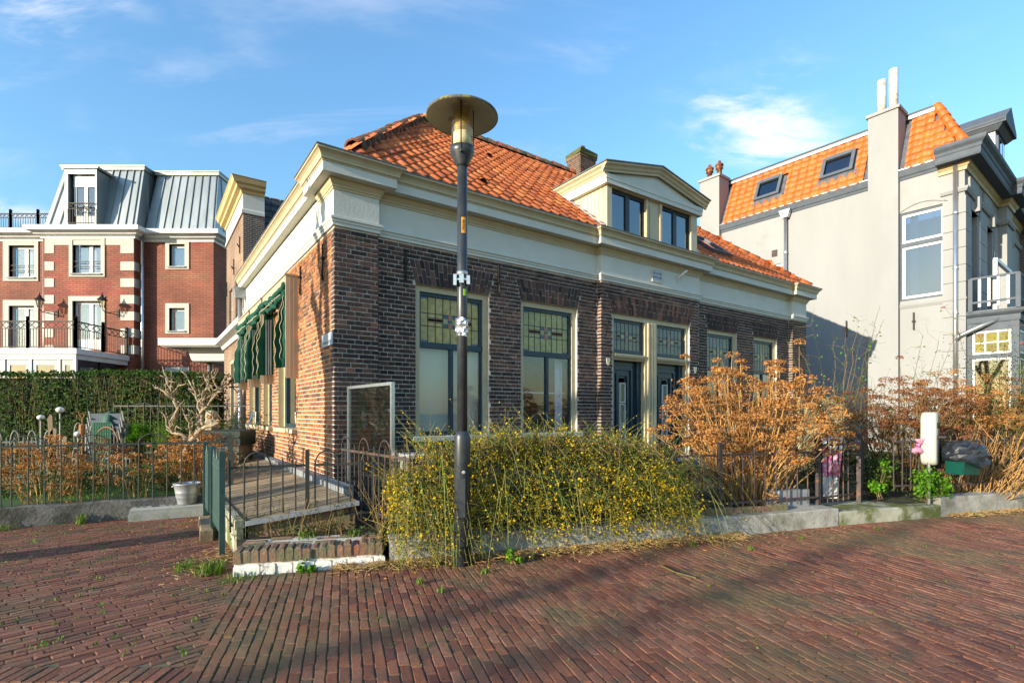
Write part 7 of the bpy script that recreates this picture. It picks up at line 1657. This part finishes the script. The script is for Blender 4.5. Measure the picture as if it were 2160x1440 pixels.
# little fences, boards
for p0, p1, zr, lb in [((-8.6, 8.3), (-7.5, 8.75), 1.10, 'grey picket hoop fence in the left garden running to the hedge'), ((-7.6, 9.0), (-6.95, 9.35), 1.22, 'tall weathered picket panel beside the globes'), ((-7.25, 8.55), (-6.35, 8.65), .82, 'low picket fence before the stacked chairs')]:
    fence(p0, p1, .18, zr - .18, .35, M['plastic_l'], lb, sp=.055, bw=.022, rise=.12, zlow=.18, group='picket fences in the left garden')
M['oldboard'] = mat('old_board', (.2, .15, .08), rnd=[(.2, .15, .08), (.16, .12, .07), (.24, .18, .1)], scale=6, stretch=(3, 3, .6), rough=.85, bump=.5, bscale=25)
for i, (u, w, h, a) in enumerate([(100, .11, .98, .1), (113, .08, 1.2, -.05), (120, .09, .85, .14)]):
    c = gp3(u, 960, 8.3); mb = MB(); mb.cur = rg.random(); mb.prism([(-w / 2, 0), (w / 2, 0), (w / 2 * .9 + a * h, h * .97), (a * h, h), (-w / 2 + a * h, h * .93)], (0, .03, 0)); mb.build('leaning_board', M['oldboard'], None, label=['short broad board leaning by the left fence', 'tall narrow board standing by the picket panel', 'slanting board right of the tall narrow one'][i], cat='board', group='old boards in the left garden', loc=(c.x, c.y, .18))
t = thing('wire_panel', 'green wire mesh panel standing beside the picket fence', 'mesh panel', (-7.18, 8.85, .18), R(15)); m = mat('green_wire', (.06, .22, .12), rough=.5); mb = MB()
for i in range(9): mb.bar((.035 * i, 0, .1), (.035 * i, 0, 1.05), .004)
for i in range(14): mb.bar((0, 0, .1 + .073 * i), (.28, 0, .1 + .073 * i), .004)
mb.build('mesh', m, t); mb = MB(); mb.box(0, .28, .015, .02, .1, 1.05); mb.build('sheet', mat('green_sheet', (.04, .14, .08), rough=.7), t)
t = thing('folded_parasol', 'folded dark green parasol bundle behind the low picket fence', 'parasol', (-7.25, 9.35, .18), 0); mb = MB(); prof = [(.03, .55), (.1, .62), (.13, .85), (.12, 1.1), (.06, 1.22), (.02, 1.25)]; mb.lathe(prof, (0, 0, 0), 14); mb.v = [(x * (1 + .25 * math.sin(math.atan2(y, x) * 5)), y, z + .1 * x) for x, y, z in mb.v]; mb.build('cloth', mat('green_cloth', (.02, .09, .065), (.012, .06, .045), scale=8, rough=.7), t, True); mb = MB(); mb.tube([(0, 0, 0), (0, 0, .6)], .02, 6); mb.build('pole', M['plastic_l'], t)
t = thing('deer_ornament', 'rusty metal deer lantern with antlers on a stake', 'ornament', (-7.05, 8.5, .18)); ru = mat('rust', (.36, .17, .06), (.22, .1, .04), scale=20, rough=.8)
mb = MB(); mb.tube([(0, 0, 0), (0, 0, .86)], .012, 6); mb.build('stake', ru, t); mb = MB(); mb.lathe([(.04, .86), (.045, 1.02), (.03, 1.03)], (0, 0, 0), 10); mb.build('lantern_body', ru, t); mb = MB()
for s in (-1, 1): mb.tube([(0, 0, 1.03), (s * .015, 0, 1.14), (s * .05, 0, 1.19), (s * .055, 0, 1.24)], .006, 5); mb.tube([(s * .03, 0, 1.17), (s * .01, 0, 1.22)], .005, 5)
mb.build('antlers', ru, t)
t = thing('arched_handle', 'bent rusty hoop arching behind the deer ornament', 'hoop', (-6.92, 8.6, .9)); mb = MB(); mb.tube([(.19 - .19 * math.cos(math.pi * i / 12), 0, .26 * math.sin(math.pi * i / 12)) for i in range(13)], .012, 6); mb.tube([(0, 0, -.72), (0, 0, 0)], .012, 6); mb.tube([(.38, 0, -.72), (.38, 0, 0)], .012, 6); mb.build('hoop', ru, t)
# shrubs
def needle(loc, r, n, lb, m, l=.09):
    t = thing('needle_shrub', lb, 'shrub', loc); p = MB(); s = MB()
    tips = []
    for _ in range(26): d = rv().normalized(); d.z = abs(d.z); tips.append(Vector((d.x * r * .7, d.y * r * .7, .45 + d.z * r * 1.1))); stem(s, [Vector((0, 0, 0)), Vector((d.x * r * .2, d.y * r * .2, .35)), tips[-1]], .01, .004)
    for _ in range(n):
        c = rg.choice(tips); d = (rv() + Vector((0, 0, .7))).normalized() * l * rg.uniform(.6, 1.1); p.cur = rg.random(); w = d.cross(rv()).normalized() * .004; p.add([c - w, c + w, c + d], [(0, 1, 2)])
    s.build('branches', M['twig_brown'], t, kind='stuff'); p.build('needles', M[m], t, kind='stuff')
needle((-6.85, 9.5, .42), .26, 3200, 'bright green young pine beside the stacked chairs', 'leaf_bright', .13)
leafbush('conifer_shrub', (-6.05, 8.9, .18), .18, .18, .22, 900, 'small yellow green conifer left of the pruned tree', 'leaf_bright', .03, .012, 'shrub', zc=.85)
leafbush('evergreen_shrub', (-6.2, 10.6, .18), 1.0, .5, .55, 3000, 'dark evergreen mass below the hedge behind the pruned tree', 'leaf_dark', .06, .03)
leafbush('evergreen_shrub', (-8.3, 10.6, .18), 1.3, .5, .5, 3000, 'dark evergreen mass below the hedge at the left', 'leaf_dark', .06, .03)
for x_, y_, rr_, n_, lb_ in [(-6.6, 7.7, .5, 1100, 'low dark shrub behind the left fence below the chairs'), (-7.6, 7.5, .6, 1200, 'dark low shrub at the left edge behind the fence'), (-5.5, 8.2, .5, 1100, 'dark low shrub left of the pruned tree'), (-8.2, 8.9, .6, 1200, 'dark shrub among the picket fences'), (-4.6, 8.6, .4, 800, 'dark shrub between the pruned tree and the chest')]: leafbush('evergreen_shrub', (x_, y_, .18), rr_, .35, .26, n_, lb_, 'leaf_dark', .05, .028)
# dark green storage box, stone head, log
t = thing('storage_chest', 'long dark green storage chest at the end of the deck', 'chest', (-5.75, 9.75, .18), R(4)); gm = mat('dark_green_chest', (.012, .028, .02), (.008, .02, .015), scale=6, rough=.5)
mb = MB(); mb.box(-.05, .72, -.3, .3, 0, .62); mb.build('chest_body', M['concrete_dark'], t); mb = MB(); mb.bbox(-.08, .76, -.34, .34, .62, .90, .02); mb.box(-.07, .75, -.36, -.34, .76, .79); mb.build('chest_lid', gm, t)
t = thing('stone_head', 'weathered pale stone head ornament on the green chest', 'ornament', (-5.62, 9.7, 1.08), R(10)); mb = MB(); mb.lathe([(.11, 0), (.13, .06), (.12, .14), (.09, .2), (.11, .24), (.1, .33), (.05, .36)], (0, 0, 0), 9); mb.v = [(x + rg.uniform(-.015, .015), y + rg.uniform(-.015, .015), z) for x, y, z in mb.v]; mb.build('carved_stone', mat('pale_stone', (.42, .36, .24), (.28, .24, .16), scale=12, bump=.8, bscale=25), t)
t = thing('garden_tool', 'blue handled tool leaning on the annexe wall', 'tool', (-5.25, 10.2, 1.0), 0); mb = MB(); mb.tube([(0, 0, 0), (.12, .08, .42)], .012, 6); mb.build('handle', mat('blue_handle', (.06, .25, .55), rough=.4), t); mb = MB(); mb.tube([(.16, .06, 0), (.17, .08, .42)], .01, 6); mb.build('rod', M['alu'], t)
# dark iron garden fence in front of the hedge
fence((-9.0, 11.7), (-6.0, 11.7), .18, 1.55, .5, M['fence_dark'], 'tall dark iron fence against the hedge behind the pruned tree', sp=.17, bw=.018, rise=0.0, start=1, zlow=.2)
